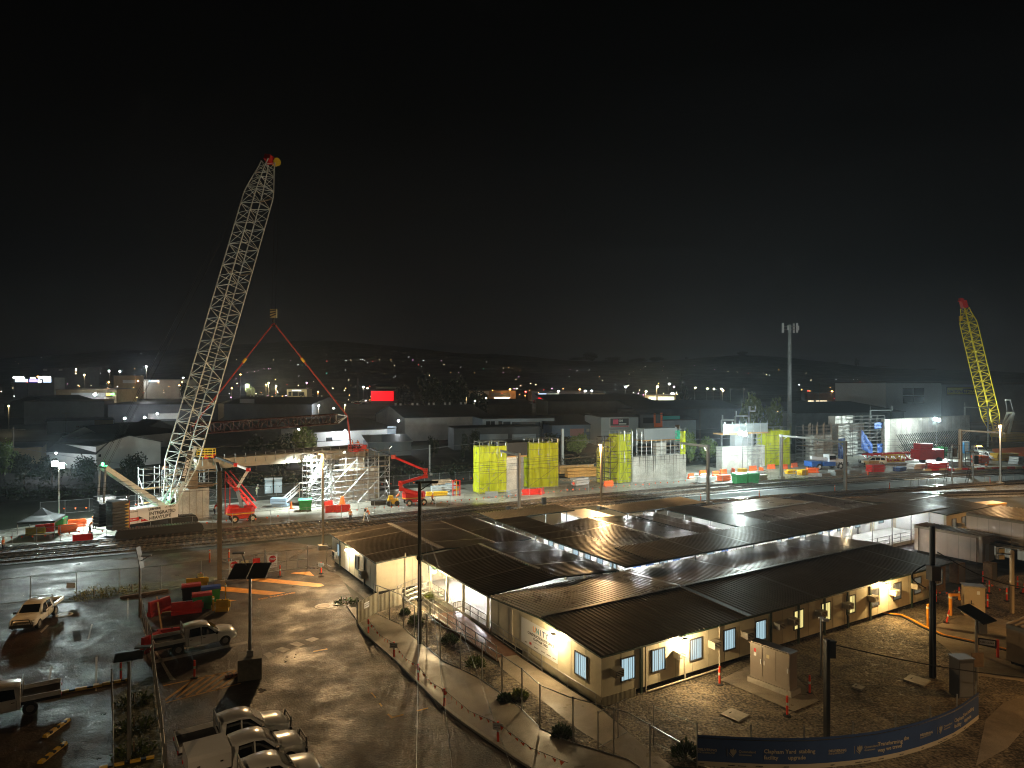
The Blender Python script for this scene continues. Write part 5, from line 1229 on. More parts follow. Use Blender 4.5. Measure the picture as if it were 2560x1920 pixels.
netsheet(dk, [a+n*2.2, b+n*2.2, b+n*2.2+Z*9.2, a+n*2.2+Z*6.6], M_shade2)
# concrete core between the first two towers
pD = thing('bridge_pier', 'tall slim pier of grey formwork between the two left yellow towers', 'pier', G(1280,1228), 0); a = G(1272,1232); d = Y1[1]; n = Y1[2]
wall_at(pD, a+n*1.5, 0, 2.2, 1.8, 0, 6.2, 0, M_conp, 'wall', d, n); wall_at(pD, a+n*1.2, -1.2, 4.2, 2.4, 6.3, 8.6, 0, M_dark, 'crosshead_formwork', d, n); wall_at(pD, a+n*1.15, -.5, 4.0, .3, 6.05, 6.28, -.1, M_wood, 'timber_waler', d, n); wall_at(pD, a+n*1.5, 2.4, 3.8, 1.2, 0, 6.0, .4, M_greyp, 'steel_form', d, n)
# pier with the grey screened platform, middle
a = G(1806,1173); b = G(1912,1166); d = (b-a).normalized(); n = Vector((-d.y,d.x,0)); L = (b-a).length
pE = thing('bridge_pier', 'grey concrete pier under a screened timber platform behind the middle light tower', 'pier', a, 0); wall_at(pE, a, 0, L, 2, 0, 4.9, 0, M_conp, 'wall', d, n); wall_at(pE, a, -.6, L+.4, 3.2, 7.7, 8.0, -.8, M_wood, 'platform', d, n)
for s in range(7): q = a+d*(L*s/6)-n*.8+Z*8; mb = MB(); mb.tube(q, q+Z*2.6, .06, 5); sub(mb, 'screen_post', M_galv, pE)
netsheet(pE, [a-n*.75+Z*8.05-d*.5, b-n*.75+Z*8.05, b-n*.75+Z*10.1, a-n*.75+Z*10.1-d*.5], M_shadeg, 'screen_net'); wall_at(pE, a, L*.3, L*.75, 1.5, 4.95, 7.65, .2, M_greyp, 'column_form', d, n)
scE = thing('scaffold', 'ladder scaffold in front of the grey pier behind the middle light tower', 'scaffold', a, 0); scaffold(scE, a+d*(L*.55)-n*1.7, d, n, 2, 1, 4, 1.5, 1.2, 1.9, .4, .05)
# far scaffolds and the long retaining wall
a = G(2022,1158); b = G(2112,1150); d = (b-a).normalized(); n = Vector((-d.y,d.x,0)); L = (b-a).length
scF = thing('scaffold', 'ragged scaffold around a half built pier behind the blue crane truck', 'scaffold', a, 0); scaffold(scF, a, d, n, 5, 2, 4, L/5, 1.8, 1.9, 1.8, .06, decks=(2,)); wall_at(scF, a, L*.2, L*.75, 2.2, 0, 6.5, .8, M_conp, 'pier_core', d, n)
for k in range(5): q = a+d*(L*(.2+.13*k))+n*1.0+Z*6.5; mb = MB(); mb.tube(q, q+Z*R.uniform(1.5,3), .05, 5); sub(mb, 'starter_bar', M_galv, scF)
netsheet(scF, [a+d*L*.8-n*.1, a+d*L-n*.1, a+d*L+Z*5.5-n*.1, a+d*L*.8+Z*5.5-n*.1], M_bluen, 'blue_net')
a = G(2132,1142); b = G(2212,1136); d = (b-a).normalized(); n = Vector((-d.y,d.x,0)); L = (b-a).length
scG = thing('scaffold', 'scaffold stair tower hung with blue sheets left of the long retaining wall', 'scaffold', a, 0); scaffold(scG, a, d, n, 4, 1, 5, L/4, 2.0, 1.9, 1.3, .07)
netsheet(scG, [a+d*L*.25-n*.1+Z*2, a+d*L*.6-n*.1, a+d*L*.6-n*.1+Z*3, a+d*L*.25-n*.1+Z*7], M_bluen, 'blue_sheet'); netsheet(scG, [a+d*L*.66-n*.1+Z*7, a+d*L*1.1-n*.1+Z*7.4, a+d*L*1.1-n*.1+Z*9, a+d*L*.66-n*.1+Z*8.6], M_bluen, 'blue_sheet'); netsheet(scG, [a+d*L*.75-n*.1+Z*.3, a+d*L*.98-n*.1+Z*.3, a+d*L*.98-n*.1+Z*3, a+d*L*.75-n*.1+Z*3], M_bluen, 'blue_sheet')
r0 = G(2212,1137); r1 = P(2424,1137,206); r1.z = 0; d = (r1-r0).normalized(); n = Vector((-d.y,d.x,0)); L = (r1-r0).length
rw = thing('retaining_wall', 'long pale concrete retaining wall propped by a row of leaning steel props', 'wall', r0, 0); wall_at(rw, r0, 0, L, 1.0, 0, 9.5, 0, M_conp, 'wall', d, n)
mb = MB()
for k in range(1,17): q = r0+d*(L*k/17)-n*.015; mb.bar(q, q+Z*9.45, .06, .03)
sub(mb, 'panel_joint', M_seam, rw)
for k in range(40):
    q = r0+d*(L*(.12+.88*k/40)); mb = MB(); mb.tube(q-n*3.2, q-n*.1+Z*5.2, .085, 5); mb.tube(q-n*3.0+Z*.1, q-n*.1+Z*2.4, .06, 5); sub(mb, 'prop', M_dark, rw)
ab = thing('abutment', 'dark stepped concrete abutment behind the blue sheeted scaffold', 'wall', r0-d*2, 0); wall_at(ab, r0, -13, -1.2, 2, 0, 8.2, 5, M_conp, 'wall', d, n); wall_at(ab, r0, -14, -6, 2, 8.25, 10.5, 5.2, M_conp, 'upper_wall', d, n)
# ---------------------------------------------------------------- second crane, yellow
f2 = P(2488,1086,225); f2.z = max(.0, 1.8); t2 = P(2412,770,232)
c2_ = thing('crawler_crane', 'tall yellow lattice boom crane with a red boom head at the right', 'crane', Vector((f2.x,f2.y,0)), 0); mb = MB(); sd = Vector((.75,-.66,0)).normalized()
lattice(mb, f2, t2, 3.8, 3.2, Vector((1,.2,0)), (.14,.12), 26, .15, .075); sub(mb, 'boom', mat('bright_yellow_boom', (.78,.62,.03), .45), c2_)
mb = MB(); q = P(2407,752,232); mb.bar(t2, q, 1.6, 1.6); mb.bar(q, q+Vector((-1.2,0,.4)), 1.2); sub(mb, 'boom_head', M_red, c2_)
k0 = P(2492,1092,224); k1 = P(2534,1032,223); k2 = P(2520,1088,223); k3 = P(2514,1000,222); k4 = P(2526,1000,224)
mb = MB(); mb.bar(k0, k1, .7); mb.bar(k1, k2, .6); mb.bar(P(2520,1030,226), k2+Vector((-1.5,2,0)), .5); mb.bar(k1, P(2518,1032,226), .6); mb.bar(k3, k4, .4); sub(mb, 'mast_frame', M_steelw, c2_); mb = MB(); mb.tube(k1, k4, .12, 4); mb.tube(P(2518,1032,226), k3, .12, 4); mb.tube(P(2406,752,232), P(2406,800,232), .1, 4); sub(mb, 'pendant_line', M_greyp, c2_)
mb = MB(); q = P(2530,1090,224); mb.box((q.x,q.y,q.z-.6), (12,5,3.2), .3); sub(mb, 'upper_body', M_yel, c2_); mb = MB(); mb.box((q.x-2,q.y-1,.9), (12,1.6,1.7), .3); mb.box((q.x-4,q.y+4,.9), (12,1.6,1.7), .3); sub(mb, 'crawler_track', M_tyre, c2_)
work_light('flood light at the foot of the yellow crane boom', Vector((f2.x-9,f2.y-16,4)), f2.lerp(t2,.45), 9000, 75)  # added flood, brightens the yellow boom from below
mb = MB(); q = P(2402,796,232); mb.box(q, (.9,.7,1.6)); sub(mb, 'hook_block', M_yel, c2_)
# ---------------------------------------------------------------- light towers
light_tower('light tower with a glaring white lamp head at the far left of the site', G(147,1318), 8.3, G(420,1300), 11000, omni=.22)
light_tower('light tower glaring in front of the grey screened pier', G(1856,1186), 8.6, G(1650,1215), 14000)
light_tower('light tower glaring in front of the long retaining wall', G(2342,1140), 9.6, G(2120,1172), 15000, omni=.13)
for px, py, hy, aim, pw_, lab in ((1298,1277,1136,G(1300,1225)+Z*4,3300,'flood light on the railway mast before the second yellow tower'),(1770,1262,1116,G(1640,1202)+Z*3,9500,'flood light on the railway mast before the bare concrete wall'),(1953,1197,1090,G(2030,1160)+Z*3,2600,'flood light on the railway mast before the last yellow tower')):  # added floods on the masts, brighten the towers and piers behind
    b = G(px,py); work_light(lab, b+Z*((py-hy)/F*b.y)+Vector((.0,.6,0)), aim, pw_, 110)
# ---------------------------------------------------------------- boom lifts
def boomlift(label, base, rz, pts, m, arm_m, w=.34, basket=True, platform_rz=0.0, bm=None):
    t = thing('boom_lift', label, 'boom lift', base, rz); b = Vector(base); mb = MB(); mb.box((0,0,.75), (2.6,1.5,.5)); mb.build('chassis', m, t)
    for x in (-1.15,1.15):
        for y in (-1.0,1.0):
            mb = MB(); mb.lathe([(.25,-.18),(.5,-.2),(.52,-.1),(.52,.1),(.5,.2),(.25,.18)], (x,y,.52), 14, 'Y'); w_ = mb.build('wheel', M_tyre, t); mb = MB(); mb.lathe([(.05,-.21),(.26,-.2),(.26,.2),(.05,.21)], (x,y,.52), 10, 'Y'); mb.build('rim', mat('pale_rim', (.6,.58,.5), .5), w_)
    mb = MB(); mb.prism([(-1.7,-.9),(1.0,-1.05),(1.5,-.6),(1.5,.6),(1.0,1.05),(-1.7,.9),(-2.0,.5),(-2.0,-.5)], 1.05, 2.0); mb.box((-1.2,0,2.15), (1.2,1.3,.3)); mb.build('turret', m, t)
    mb = MB(); mb.prism([(-1.72,-.92),(1.02,-1.07),(1.52,-.6),(1.52,.6),(1.02,1.07),(-1.72,.92),(-2.02,.5),(-2.02,-.5)], 1.15, 1.28); mb.build('turret_stripe', M_yel, t)
    for i, (a, c) in enumerate(zip(pts, pts[1:])):
        mb = MB(); mb.bar(a, c, w*(1-.09*i)); r = sub(mb, 'boom_section', arm_m[i % len(arm_m)], t); mb = MB(); q = Vector(c); mb.box(q, (w*1.3,)*3); sub(mb, 'knuckle', m, r)
    if basket:
        q = Vector(pts[-1]); mb = MB(); mb.box(q+Z*.05, (2.2,.95,.1), platform_rz)
        M = Matrix.Rotation(platform_rz, 3, 'Z')
        for hh in (.4,.75,1.1):
            cs = [q+M @ Vector((x,y,hh)) for x, y in ((-1.1,-.47),(1.1,-.47),(1.1,.47),(-1.1,.47))]
            for k in range(4): mb.bar(cs[k], cs[(k+1) % 4], .06)
        for x, y in ((-1.1,-.47),(0,-.47),(1.1,-.47),(1.1,.47),(0,.47),(-1.1,.47)): mb.bar(q+M @ Vector((x,y,0)), q+M @ Vector((x,y,1.1)), .06)
        sub(mb, 'basket', bm or M_red, t)
    return t
b1 = G(606,1303); bp = lambda x, y, d: P(x, y, d)
boomlift('boom lift with a red turret and white folding arms beside the crane', b1, .55, [bp(607,1274,93.5),bp(592,1222,93.8),bp(621,1174,94),bp(590,1162,94.5),bp(533,1140,95),bp(516,1142,95)], M_red, [M_greyp, M_panel, M_panel, M_trim], .36, bm=M_yel)
b2 = G(1038,1262)
boomlift('red boom lift with a zigzag arm reaching over the scaffolded pier', b2, .35, [bp(1050,1236,105.6),bp(1003,1222,106),bp(1002,1208,106),bp(1064,1190,106.5),bp(1064,1176,106.8),bp(984,1142,108),bp(912,1117,110),bp(890,1128,110)], M_red, [M_red, M_red, M_red, M_red, M_red, M_trim], .5, platform_rz=.5)
st2 = thing('access_stair', 'red steel stair descending right behind the white armed lift', 'stair', G(627,1280), 0); a = P(563,1196,99); c = G(629,1272,0); mb = MB(); sn_ = Vector((.35,.8,0))
for o in (Vector((0,0,0)), sn_): mb.bar(a+o, c+o, .22); mb.tube(a+o+Z, c+o+Z, .08, 5)
for k in range(9): q = lp(a,c,k/8); mb.bar(q, q+sn_, .3, .08); mb.tube(q, q+Z, .05, 4)
mb.tube(a, Vector((a.x,a.y,0)), .08, 5); mb.tube(a+sn_, Vector((a.x+sn_.x,a.y+sn_.y,0)), .08, 5); sub(mb, 'flight', M_red, st2)
# ---------------------------------------------------------------- people
person('worker in orange leaning against the black counterweights', G(236,1322), 2.4, 'stand', s=1.15)
person('worker in orange bending over by the red barriers near the counterweights', G(224,1333), .5, 'work')
person('worker in orange at the far left edge beside the rails', G(8,1381), .3, 'stand')
person('worker in red jacket sitting low by the stained pier wall', G(536,1288), 1.2, 'crouch', M_red)
person('worker in brown and orange walking on the gravel beside the track fence', G(876,1304), 1.4, 'stand', mat('brown_jacket', (.45,.17,.05), .8))
person('surveyor in orange working at a tripod beside the track fence', G(923,1302), 3.0, 'work', trousers=mat('light_blue_jeans', (.16,.2,.26), .8))
person('worker in orange kneeling beside the scaffold foot and yellow plant', G(990,1258), .2, 'crouch')
person('worker striding away right of the red boom lift', G(1081,1260), .3, 'walk')
person('worker in red walking in front of the stacked formwork beams', G(1434,1226), -1.2, 'walk', M_red)
person('worker in pale overalls standing on the grass behind the white armed lift', P(641,1226,116)-Z*0, 1.0, 'work', mat('pale_overall', (.5,.5,.3), .8), mat('pale_overall', (.5,.5,.3), .8)) .location.z = 0
bk = bp(890,1128,110)
person('worker in the red lift basket, left of the pair', bk+Vector((-.55,-.1,.1)), .4, 'stand'); person('worker in the red lift basket, right of the pair', bk+Vector((.5,.1,.1)), 2.8, 'work')
person('worker in orange standing on the girder end beside the lift arm', P(917,1146,113.2), 1.8, 'stand', s=1.1)
person('worker in orange high on the pier scaffold left of the crane boom', lp(b0,b1,.1)+Z*6.1-Vector((2.5,0,0))+nv_*2, .4, 'work')
person('worker in orange vest among the barriers beside the red and white kerb blocks', G(2466,1176), 1.0, 'stand')
trp = thing('survey_tripod', 'yellow survey tripod standing beside the surveyor at the track', 'tripod', G(913,1306), 0); o_ = G(913,1306); mb = MB()
for k in range(3): a_ = k*2.1; mb.tube(o_+Vector((math.cos(a_)*.5, math.sin(a_)*.5, 0)), o_+Z*1.5, .03, 5)
sub(mb, 'leg', M_galv, trp); mb = MB(); mb.base((o_.x,o_.y,1.5), (.22,.22,.32)); sub(mb, 'instrument', M_trim, trp)
# ---------------------------------------------------------------- tent, barriers, bins, cabins
tn = thing('canopy_tent', 'small dark pop up canopy tent beside the left light tower', 'tent', G(105,1338), .3); mb = MB(); r_ = 2.0
mb.add([(-r_,-r_,2.1),(r_,-r_,2.1),(r_,r_,2.1),(-r_,r_,2.1),(0,0,3.5),(-r_,-r_,1.85),(r_,-r_,1.85),(r_,r_,1.85),(-r_,r_,1.85),(-.9,-.9,2.62),(.9,-.9,2.62),(.9,.9,2.62),(-.9,.9,2.62)], [(0,1,10,9),(1,2,11,10),(2,3,12,11),(3,0,9,12),(9,10,4),(10,11,4),(11,12,4),(12,9,4),(0,5,6,1),(1,6,7,2),(2,7,8,3),(3,8,5,0)]); mb.build('canopy', mat('dark_canopy', (.045,.05,.055), .5), tn)
for x in (-1.95,1.95):
    for y in (-1.95,1.95): mb = MB(); mb.tube((x,y,0), (x,y,2.1), .04, 6); mb.build('leg', M_galv, tn)
tb = thing('work_table', 'folding table with tools beneath the dark canopy tent', 'table', G(108,1350), .3); mb = MB(); mb.box((0,0,.74), (1.8,.75,.05)); mb.build('table_top', M_wood, tb)
for x in (-.8,.8):
    for y in (-.3,.3): mb = MB(); mb.tube((x,y,0), (x,y,.72), .03, 5); mb.build('leg', M_galv, tb)
BL = [(168,1330,.3,None,'orange barrier with a pushed in end, front left of the upper barrier pair'),(192,1317,.25,None,'bright orange barrier nearest the left light tower'),(206,1356,.25,M_red,'dark red barrier nearest the rails by the counterweights'),(88,1338,.1,M_yel,'yellow barrier standing under the dark canopy tent'),(112,1330,.3,M_red,'red barrier behind the yellow one at the canopy tent'),
 (830,1280,.2,M_red,'red barrier at the front corner of the barrier pen below the scaffold'),(857,1279,.25,M_red,'red barrier on the right side of the pen below the scaffold'),(820,1269,.9,M_red,'red barrier at the left back of the pen below the scaffold'),
 (1318,1237,.1,M_red,'red barrier left of the row before the second yellow tower'),(1338,1236,.1,M_red,'red barrier in the middle of the row before the second yellow tower'),(1355,1235,1.0,M_red,'red barrier turned sideways before the second yellow tower'),(1521,1215,.2,M_orange,'low orange barrier at the foot of the see through net tower'),
 (1727,1196,.5,None,'orange barrier leaning nearest the bare concrete wall'),(1758,1188,.2,None,'orange barrier second from the bare concrete wall'),(1789,1190,.4,None,'orange barrier third from the bare concrete wall'),(1808,1185,.3,None,'orange barrier left of the single panel before the grey pier'),(1833,1182,1.2,None,'orange barrier panel standing alone before the grey pier'),
 (1882,1176,.2,None,'orange barrier left of the silver pallet cage by the last yellow tower'),(1903,1180,1.3,None,'orange barrier turned end on before the last yellow tower'),(1928,1172,.1,None,'orange barrier at the foot of the last yellow tower'),(1960,1172,.2,None,'orange barrier right of the last yellow tower'),(1986,1168,.3,None,'orange barrier rightmost of the row by the last yellow tower')]
for x, y, rz, m, lab in BL: barrier(lab, G(x,y), rz+.3, m)
def wheelie(label, loc, rz, m, lid, s=1.0, group='wheeled bins'):
    t = thing('wheeled_bin', label, 'bin', loc, rz, group); t.scale = (s,s,s); mb = MB()
    mb.add([(-.6,-.45,.12),(.6,-.45,.12),(.6,.4,.12),(-.6,.4,.12),(-.68,-.55,1.15),(.68,-.55,1.15),(.68,.5,1.15),(-.68,.5,1.15)], [(3,2,1,0),(4,5,6,7),(0,1,5,4),(1,2,6,5),(2,3,7,6),(3,0,4,7)]); mb.box((0,-.5,1.1), (1.4,.14,.1)); mb.build('body', m, t)
    mb = MB(); mb.extr([(-.58,1.16),(.53,1.16),(.53,1.22),(.3,1.32),(-.3,1.32),(-.58,1.22)], (-.7,0,0), Vector((0,1,0)), Z, Vector((1,0,0)), 1.4); mb.build('lid', lid, t)
    for x in (-.55,.55):
        for y in (-.4,.35): mb = MB(); mb.lathe([(.03,-.04),(.1,-.04),(.1,.04),(.03,.04)], (x,y,.1), 8, 'Y'); mb.build('wheel', M_tyre, t)
    for x in (-.72,.72): mb = MB(); mb.bar((x,-.3,1.0), (x,.3,1.0), .05); mb.build('handle', M_trim, t)
    return t
wheelie('green bin with a bright green lid beside the white stair', G(763,1276), .3, M_green, mat('bright_green_lid', (.05,.5,.2), .35), 1.35); wheelie('green bin behind the orange barriers at the canopy tent', G(147,1322), .2, M_green, mat('bright_green_lid', (.05,.5,.2), .35), 1.2)
wheelie('dark green bin, left of the two before the grey pier', G(1848,1212), .3, M_green, M_green, 1.7); wheelie('dark green bin, right of the two before the grey pier', G(1878,1210), .3, M_green, M_green, 1.7); wheelie('green bin among the barriers by the red crane carrier', G(2352,1140), .1, M_green, M_green, 1.8)
def toilet(label, loc, rz, m):
    t = thing('portable_toilet', label, 'portable toilet', loc, rz, 'portable toilets'); mb = MB(); mb.base((0,0,.1), (1.15,1.15,2.15)); mb.build('cabin', m, t); mb = MB(); mb.extr([(-.62,2.25),(.62,2.25),(.45,2.45),(-.45,2.45)], (-.62,0,0), Vector((0,1,0)), Z, Vector((1,0,0)), 1.24); mb.build('roof', M_panel, t)
    mb = MB(); mb.base((0,-.585,.2), (.75,.02,1.9)); d_ = mb.build('door', mat('pale_door', (.38,.45,.5), .5), t); mb = MB(); mb.box((.25,-.61,1.1), (.1,.04,.16)); mb.build('handle', M_trim, d_); return t
M_toil = mat('grey_blue_plastic', (.28,.37,.42), .5); q = P(672,1208,118); q.z = 0; toilet('grey blue toilet cabin, left of the pair behind the lift arm', q, .3, M_toil).scale = (1.1,1.1,1.1); toilet('grey blue toilet cabin, right of the pair behind the lift arm', q+Vector((1.45,.5,0)), .3, M_toil).scale = (1.1,1.1,1.1)
toilet('bright blue toilet cabin behind the tan railway gantry at the right', G(2411,1134), .1, mat('bright_blue_plastic', (.05,.3,.62), .4)).scale = (1.4,1.4,1.4)
# ---------------------------------------------------------------- heaps and stacks of material
def stack(label, loc, rz, n, size, m, name='material_stack', cat='stack', dz=None, jit=.06):
    t = thing(name, label, cat, loc, rz, 'stacks of building material')
    for k in range(n): mb = MB(); mb.base((R.uniform(-jit,jit),R.uniform(-jit,jit),k*(dz or size[2]*1.15)+.1), size, R.uniform(-.04,.04)); mb.build('layer', m, t)
    mb = MB()
    for x in (-.3,.3): mb.base((x*size[0],0,0), (.12,size[1]*1.1,.1))
    mb.build('bearer', M_wood, t); return t
stack('long orange formwork beams stacked behind the red walking worker', G(1458,1192), .35, 3, (7.6,1.6,.55), mat('formwork_orange', (.62,.32,.08), .6, var=.2)); stack('upper offset layer of orange formwork beams further back', G(1440,1183), .35, 3, (8,1.0,.5), mat('formwork_orange', (.62,.32,.08), .6, var=.2))
for x, y, lab, s in [(1090,1232,'grey mesh crate, leftmost before the first yellow tower',1.0),(1110,1229,'grey mesh crate, middle before the first yellow tower',1.1),(1126,1224,'grey mesh crate, right and behind before the first yellow tower',1.0)]: stack(lab, G(x,y), .3, 3, (1.7*s,1.2,.32), mat('galvanised_crate', (.42,.46,.48), .45, .4))
stack('rusty and grey slabs heaped left of the mesh crates', G(1108,1214), .5, 3, (3.4,1.6,.3), mat('stained_slab', (.36,.25,.16), .8, var=.4), jit=.35); stack('yellow steel plant frame lying behind the red boom lift', G(1092,1240), .25, 2, (3.6,.6,.3), M_yel); stack('black pipes bundled beside the scaffold foot', G(956,1262), .3, 2, (3.6,.9,.3), M_trim)
for x, y, lab, s, m in [(2060,1192,'grey scaffold stillage, left of the row by the track',1,M_galv),(2090,1190,'grey scaffold stillage, second of the row by the track',1.2,M_galv),(2135,1184,'pile of grey clamps left of the red steel',1,M_greyp),(2190,1180,'red bundled steel beside the track fence',1.4,M_red),(2250,1178,'blue tarp covered stack beside the track fence',1.2,M_blue),(2290,1172,'white boards stacked beside the track fence',1.6,M_print),(2180,1168,'brown timber stack in front of the white off road car',1.3,M_wood),(2006,1188,'yellow skip shaped crate by the track fence',1.0,M_yel),(2030,1182,'orange stillage right of the yellow crate',.9,M_orange),(2345,1176,'red crates behind the red and white kerb blocks',1.6,M_red),(2400,1166,'pale pipes behind the red and white kerb blocks',1.6,M_galv),(2452,1158,'orange mesh rolls among the utes',1.6,M_orange),(2500,1152,'orange spoil bin among the utes',1.7,M_yel),(2540,1160,'grey steel stack at the right edge',1.6,M_galv),(1450,1212,'bright aluminium planks lying before the formwork beams',1.2,M_stair),(1285,1243,'grey bent formwork frames between the yellow towers',1.0,M_galv),(1228,1244,'silver clamps at the foot of the first yellow tower',.8,M_galv),(700,1266,'blue grey tarpaulin bundles left of the white stair',1.2,mat('tarp', (.22,.3,.4), .5)),(1765,1206,'white boards lying before the orange barriers',1.5,M_print),(1810,1202,'orange netting heap before the green bins',1.0,M_orange),(1900,1184,'white liquid container beside the last yellow tower',.7,M_print),(1905,1200,'pale water tank right of the green bins',.9,mat('pale_tank', (.5,.5,.36), .5)),(1975,1185,'yellow stand left of the scaffold stillages',.8,M_yel)]:
    stack(lab, G(x,y), R.uniform(0,.7), R.choice((2,3)), (2.4*s*R.uniform(.8,1.2),1.2*s,.32*s), m, jit=.2)
rk = thing('rescue_rack', 'upright red rack with a yellow cross frame left of the first yellow tower', 'rack', G(1141,1240), .3); mb = MB()
for x in (-.6,.6): mb.bar((x,0,0), (x,0,2.7), .16)
for z in (.2,1.0,1.8,2.6): mb.bar((-.6,0,z), (.6,0,z), .14)
mb.build('frame', M_red, rk); mb = MB(); mb.bar((0,-.1,0), (0,-.1,2.6), .1); mb.bar((-.6,-.1,1.2), (.6,-.1,1.2), .1); mb.build('cross_brace', M_yel, rk)
pl = thing('compactor', 'small yellow compactor engine standing beside the kneeling worker', 'machine', G(982,1264), .3); mb = MB(); mb.base((0,0,.35), (1.6,.9,.7)); mb.base((-.3,0,1.05), (.7,.7,.5)); mb.build('body', M_yel, pl)
for x in (-.6,.6): mb = MB(); mb.lathe([(.1,-.5),(.4,-.5),(.4,.5),(.1,.5)], (x,0,.4), 12, 'Y'); mb.build('drum', M_tyre, pl)
# heap of cloth on the pen
hp = thing('traffic_cone', 'orange cone shaped cover standing inside the red barrier pen', 'cone', G(856,1266), 0); mb = MB(); mb.lathe([(.6,0),(.6,.1),(.45,.5),(.2,1.5),(.1,1.6)], (0,0,0), 10); mb.build('cone', M_orange, hp)
for x, y, lab in [(728,1272,'red hydrant style stand left of the green bin at the stair'),(2170,1192,'small orange cone on the mud by the track fence'),(2040,1163,'orange cone at the nose of the blue crane truck')]: t = thing('traffic_cone', lab, 'cone', G(x,y), 0, 'loose cones'); mb = MB(); mb.base((0,0,0), (.5,.5,.06)); mb.lathe([(.22,.06),(.06,1.1)], (0,0,0), 9); mb.build('cone', M_orange, t)
gv_ = thing('geotextile_sheet', 'crumpled pale sheet spread on the ground by the counterweights', 'sheet', G(262,1352), 0); mb = MB(); q = pxs([(228,1352),(262,1334),(300,1346),(292,1366),(240,1374)]); vs = []; 
for p in q: vs.append(p+Z*.03)
c_ = sum(vs, Vector())/5+Z*.35; mb.add(vs+[c_], [(i,(i+1) % 5,5) for i in range(5)]); sub(mb, 'sheet', M_print, gv_)
# ---------------------------------------------------------------- vehicles on the site
su = make_car('white off road car parked on the wet site in front of the retaining wall', G(2196,1163), 2.95, 'suv', paint=mat('pale_gold_paint', (.62,.58,.47), .3, coat=.4), group='vehicles on the site', cat='car', name='parked_car'); su.scale = (1.15,)*3
for x, y, rz, lab in [(2446,1134,-1.9,'white ute with an orange beacon, left of the pair at the right'),(2470,1148,-1.75,'white ute facing the camera, right of the pair at the right')]:
    u = make_car(lab, G(x,y), rz, 'ute', 'canopy', group='vehicles on the site', bull=False); u.scale = (1.15,)*3
    mb = MB(); mb.box((.7,0,1.86), (.3,1.0,.14)); mb.build('beacon', glow('amber_beacon', (1,.4,.03), 18) if rz < -1.8 else M_trim, u)
fc = thing('crane_truck', 'blue and white pick and carry crane with striped low boom', 'crane truck', G(2066,1172), .3); fc.scale = (1.1,)*3
mb = MB(); mb.box((-.2,0,1.1), (3.0,2.3,.8)); mb.box((-3.4,0,1.2), (2.2,2.3,1.0)); mb.build('body', mat('crane_blue', (.03,.12,.42), .35), fc); mb = MB(); mb.box((2.9,0,1.0), (3.2,2.2,.9)); mb.box((0.9,.2,2.2), (1.5,1.7,1.5)); mb.build('front_body', M_panel, fc); mb = MB(); mb.box((1.0,.2,2.3), (1.54,1.74,.8)); mb.build('cab_window', M_glass, fc)
mb = MB(); mb.bar((-3.8,0,2.4), (4.6,0,1.5), .55, .6); mb.build('boom', M_panel, fc); mb = MB()
for k in range(6): mb.box((1.6+k*.55,-1.11,1.0), (.26,.03,.8), 0)
mb.build('stripe', M_ink, fc)
for x in (2.4,-2.8):
    for y in (-1.1,1.1): mb = MB(); mb.lathe([(.2,-.2),(.62,-.22),(.62,.22),(.2,.2)], (x,y,.62), 14, 'Y'); w_ = mb.build('wheel', M_tyre, fc); mb = MB(); mb.lathe([(.04,-.24),(.32,-.23),(.32,.23),(.04,.24)], (x,y,.62), 10, 'Y'); mb.build('rim', M_panel, w_)
rc = thing('crane_carrier', 'red wheeled crane lying with a red and yellow lattice jib before the retaining wall', 'crane truck', G(2318,1156), 0); o_ = G(2318,1156); mb = MB(); mb.base((o_.x,o_.y,.8), (6.5,3,2.4), .15); mb.base((o_.x-1,o_.y,3.2), (3.2,2.4,1.4), .15); sub(mb, 'body', M_red, rc)
mb = MB(); lattice(mb, o_+Vector((-4,0,1.6)), o_+Vector((-16,-1.6,1.2)), 1.7, 1.7, Z, (0,0), 9, .16, .09); sub(mb, 'jib', M_red, rc); mb = MB(); lattice(mb, o_+Vector((-7,-1.8,1.3)), o_+Vector((-12,-2.5,1.2)), 1.6, 1.2, Z, (0,0), 5, .14, .09); sub(mb, 'jib_insert', M_yel, rc)
for x in (-2,2): mb = MB(); mb.lathe([(.2,-.3),(.7,-.3),(.7,.3),(.2,.3)], o_+Vector((x,-1.4,.7)), 12, 'Y'); sub(mb, 'wheel', M_tyre, rc)
for k in range(14):
    p = G(2318+k*19,1181-k*.55); t = thing('kerb_block', f"{'red' if k % 2 else 'pale'} plastic kerb block beside the rails at the right of the site", 'barrier', p, .27, 'red and pale kerb blocks'); mb = MB(); mb.extr([(-.3,0),(.3,0),(.18,.75),(-.18,.75)], (-.95,0,0), Vector((0,1,0)), Z, Vector((1,0,0)), 1.9); mb.build('block', M_red if k % 2 else mat('cream_block', (.6,.5,.32), .5), t)
sh_ = thing('spoil_sheet', 'orange sheeting laid over spoil behind the utes at the right', 'sheet', G(2520,1130), 0); p_ = pxs([(2480,1132),(2600,1124),(2620,1142),(2490,1146)]); mb = MB(); mb.add([q+Z*(.2+.9*(i in (0,1))) for i, q in enumerate(p_)]+[Vector((q.x,q.y,0)) for q in p_], [(0,1,2,3),(3,2,6,7),(0,3,7,4),(1,5,6,2),(0,4,5,1)]); sub(mb, 'sheet', M_orange, sh_)
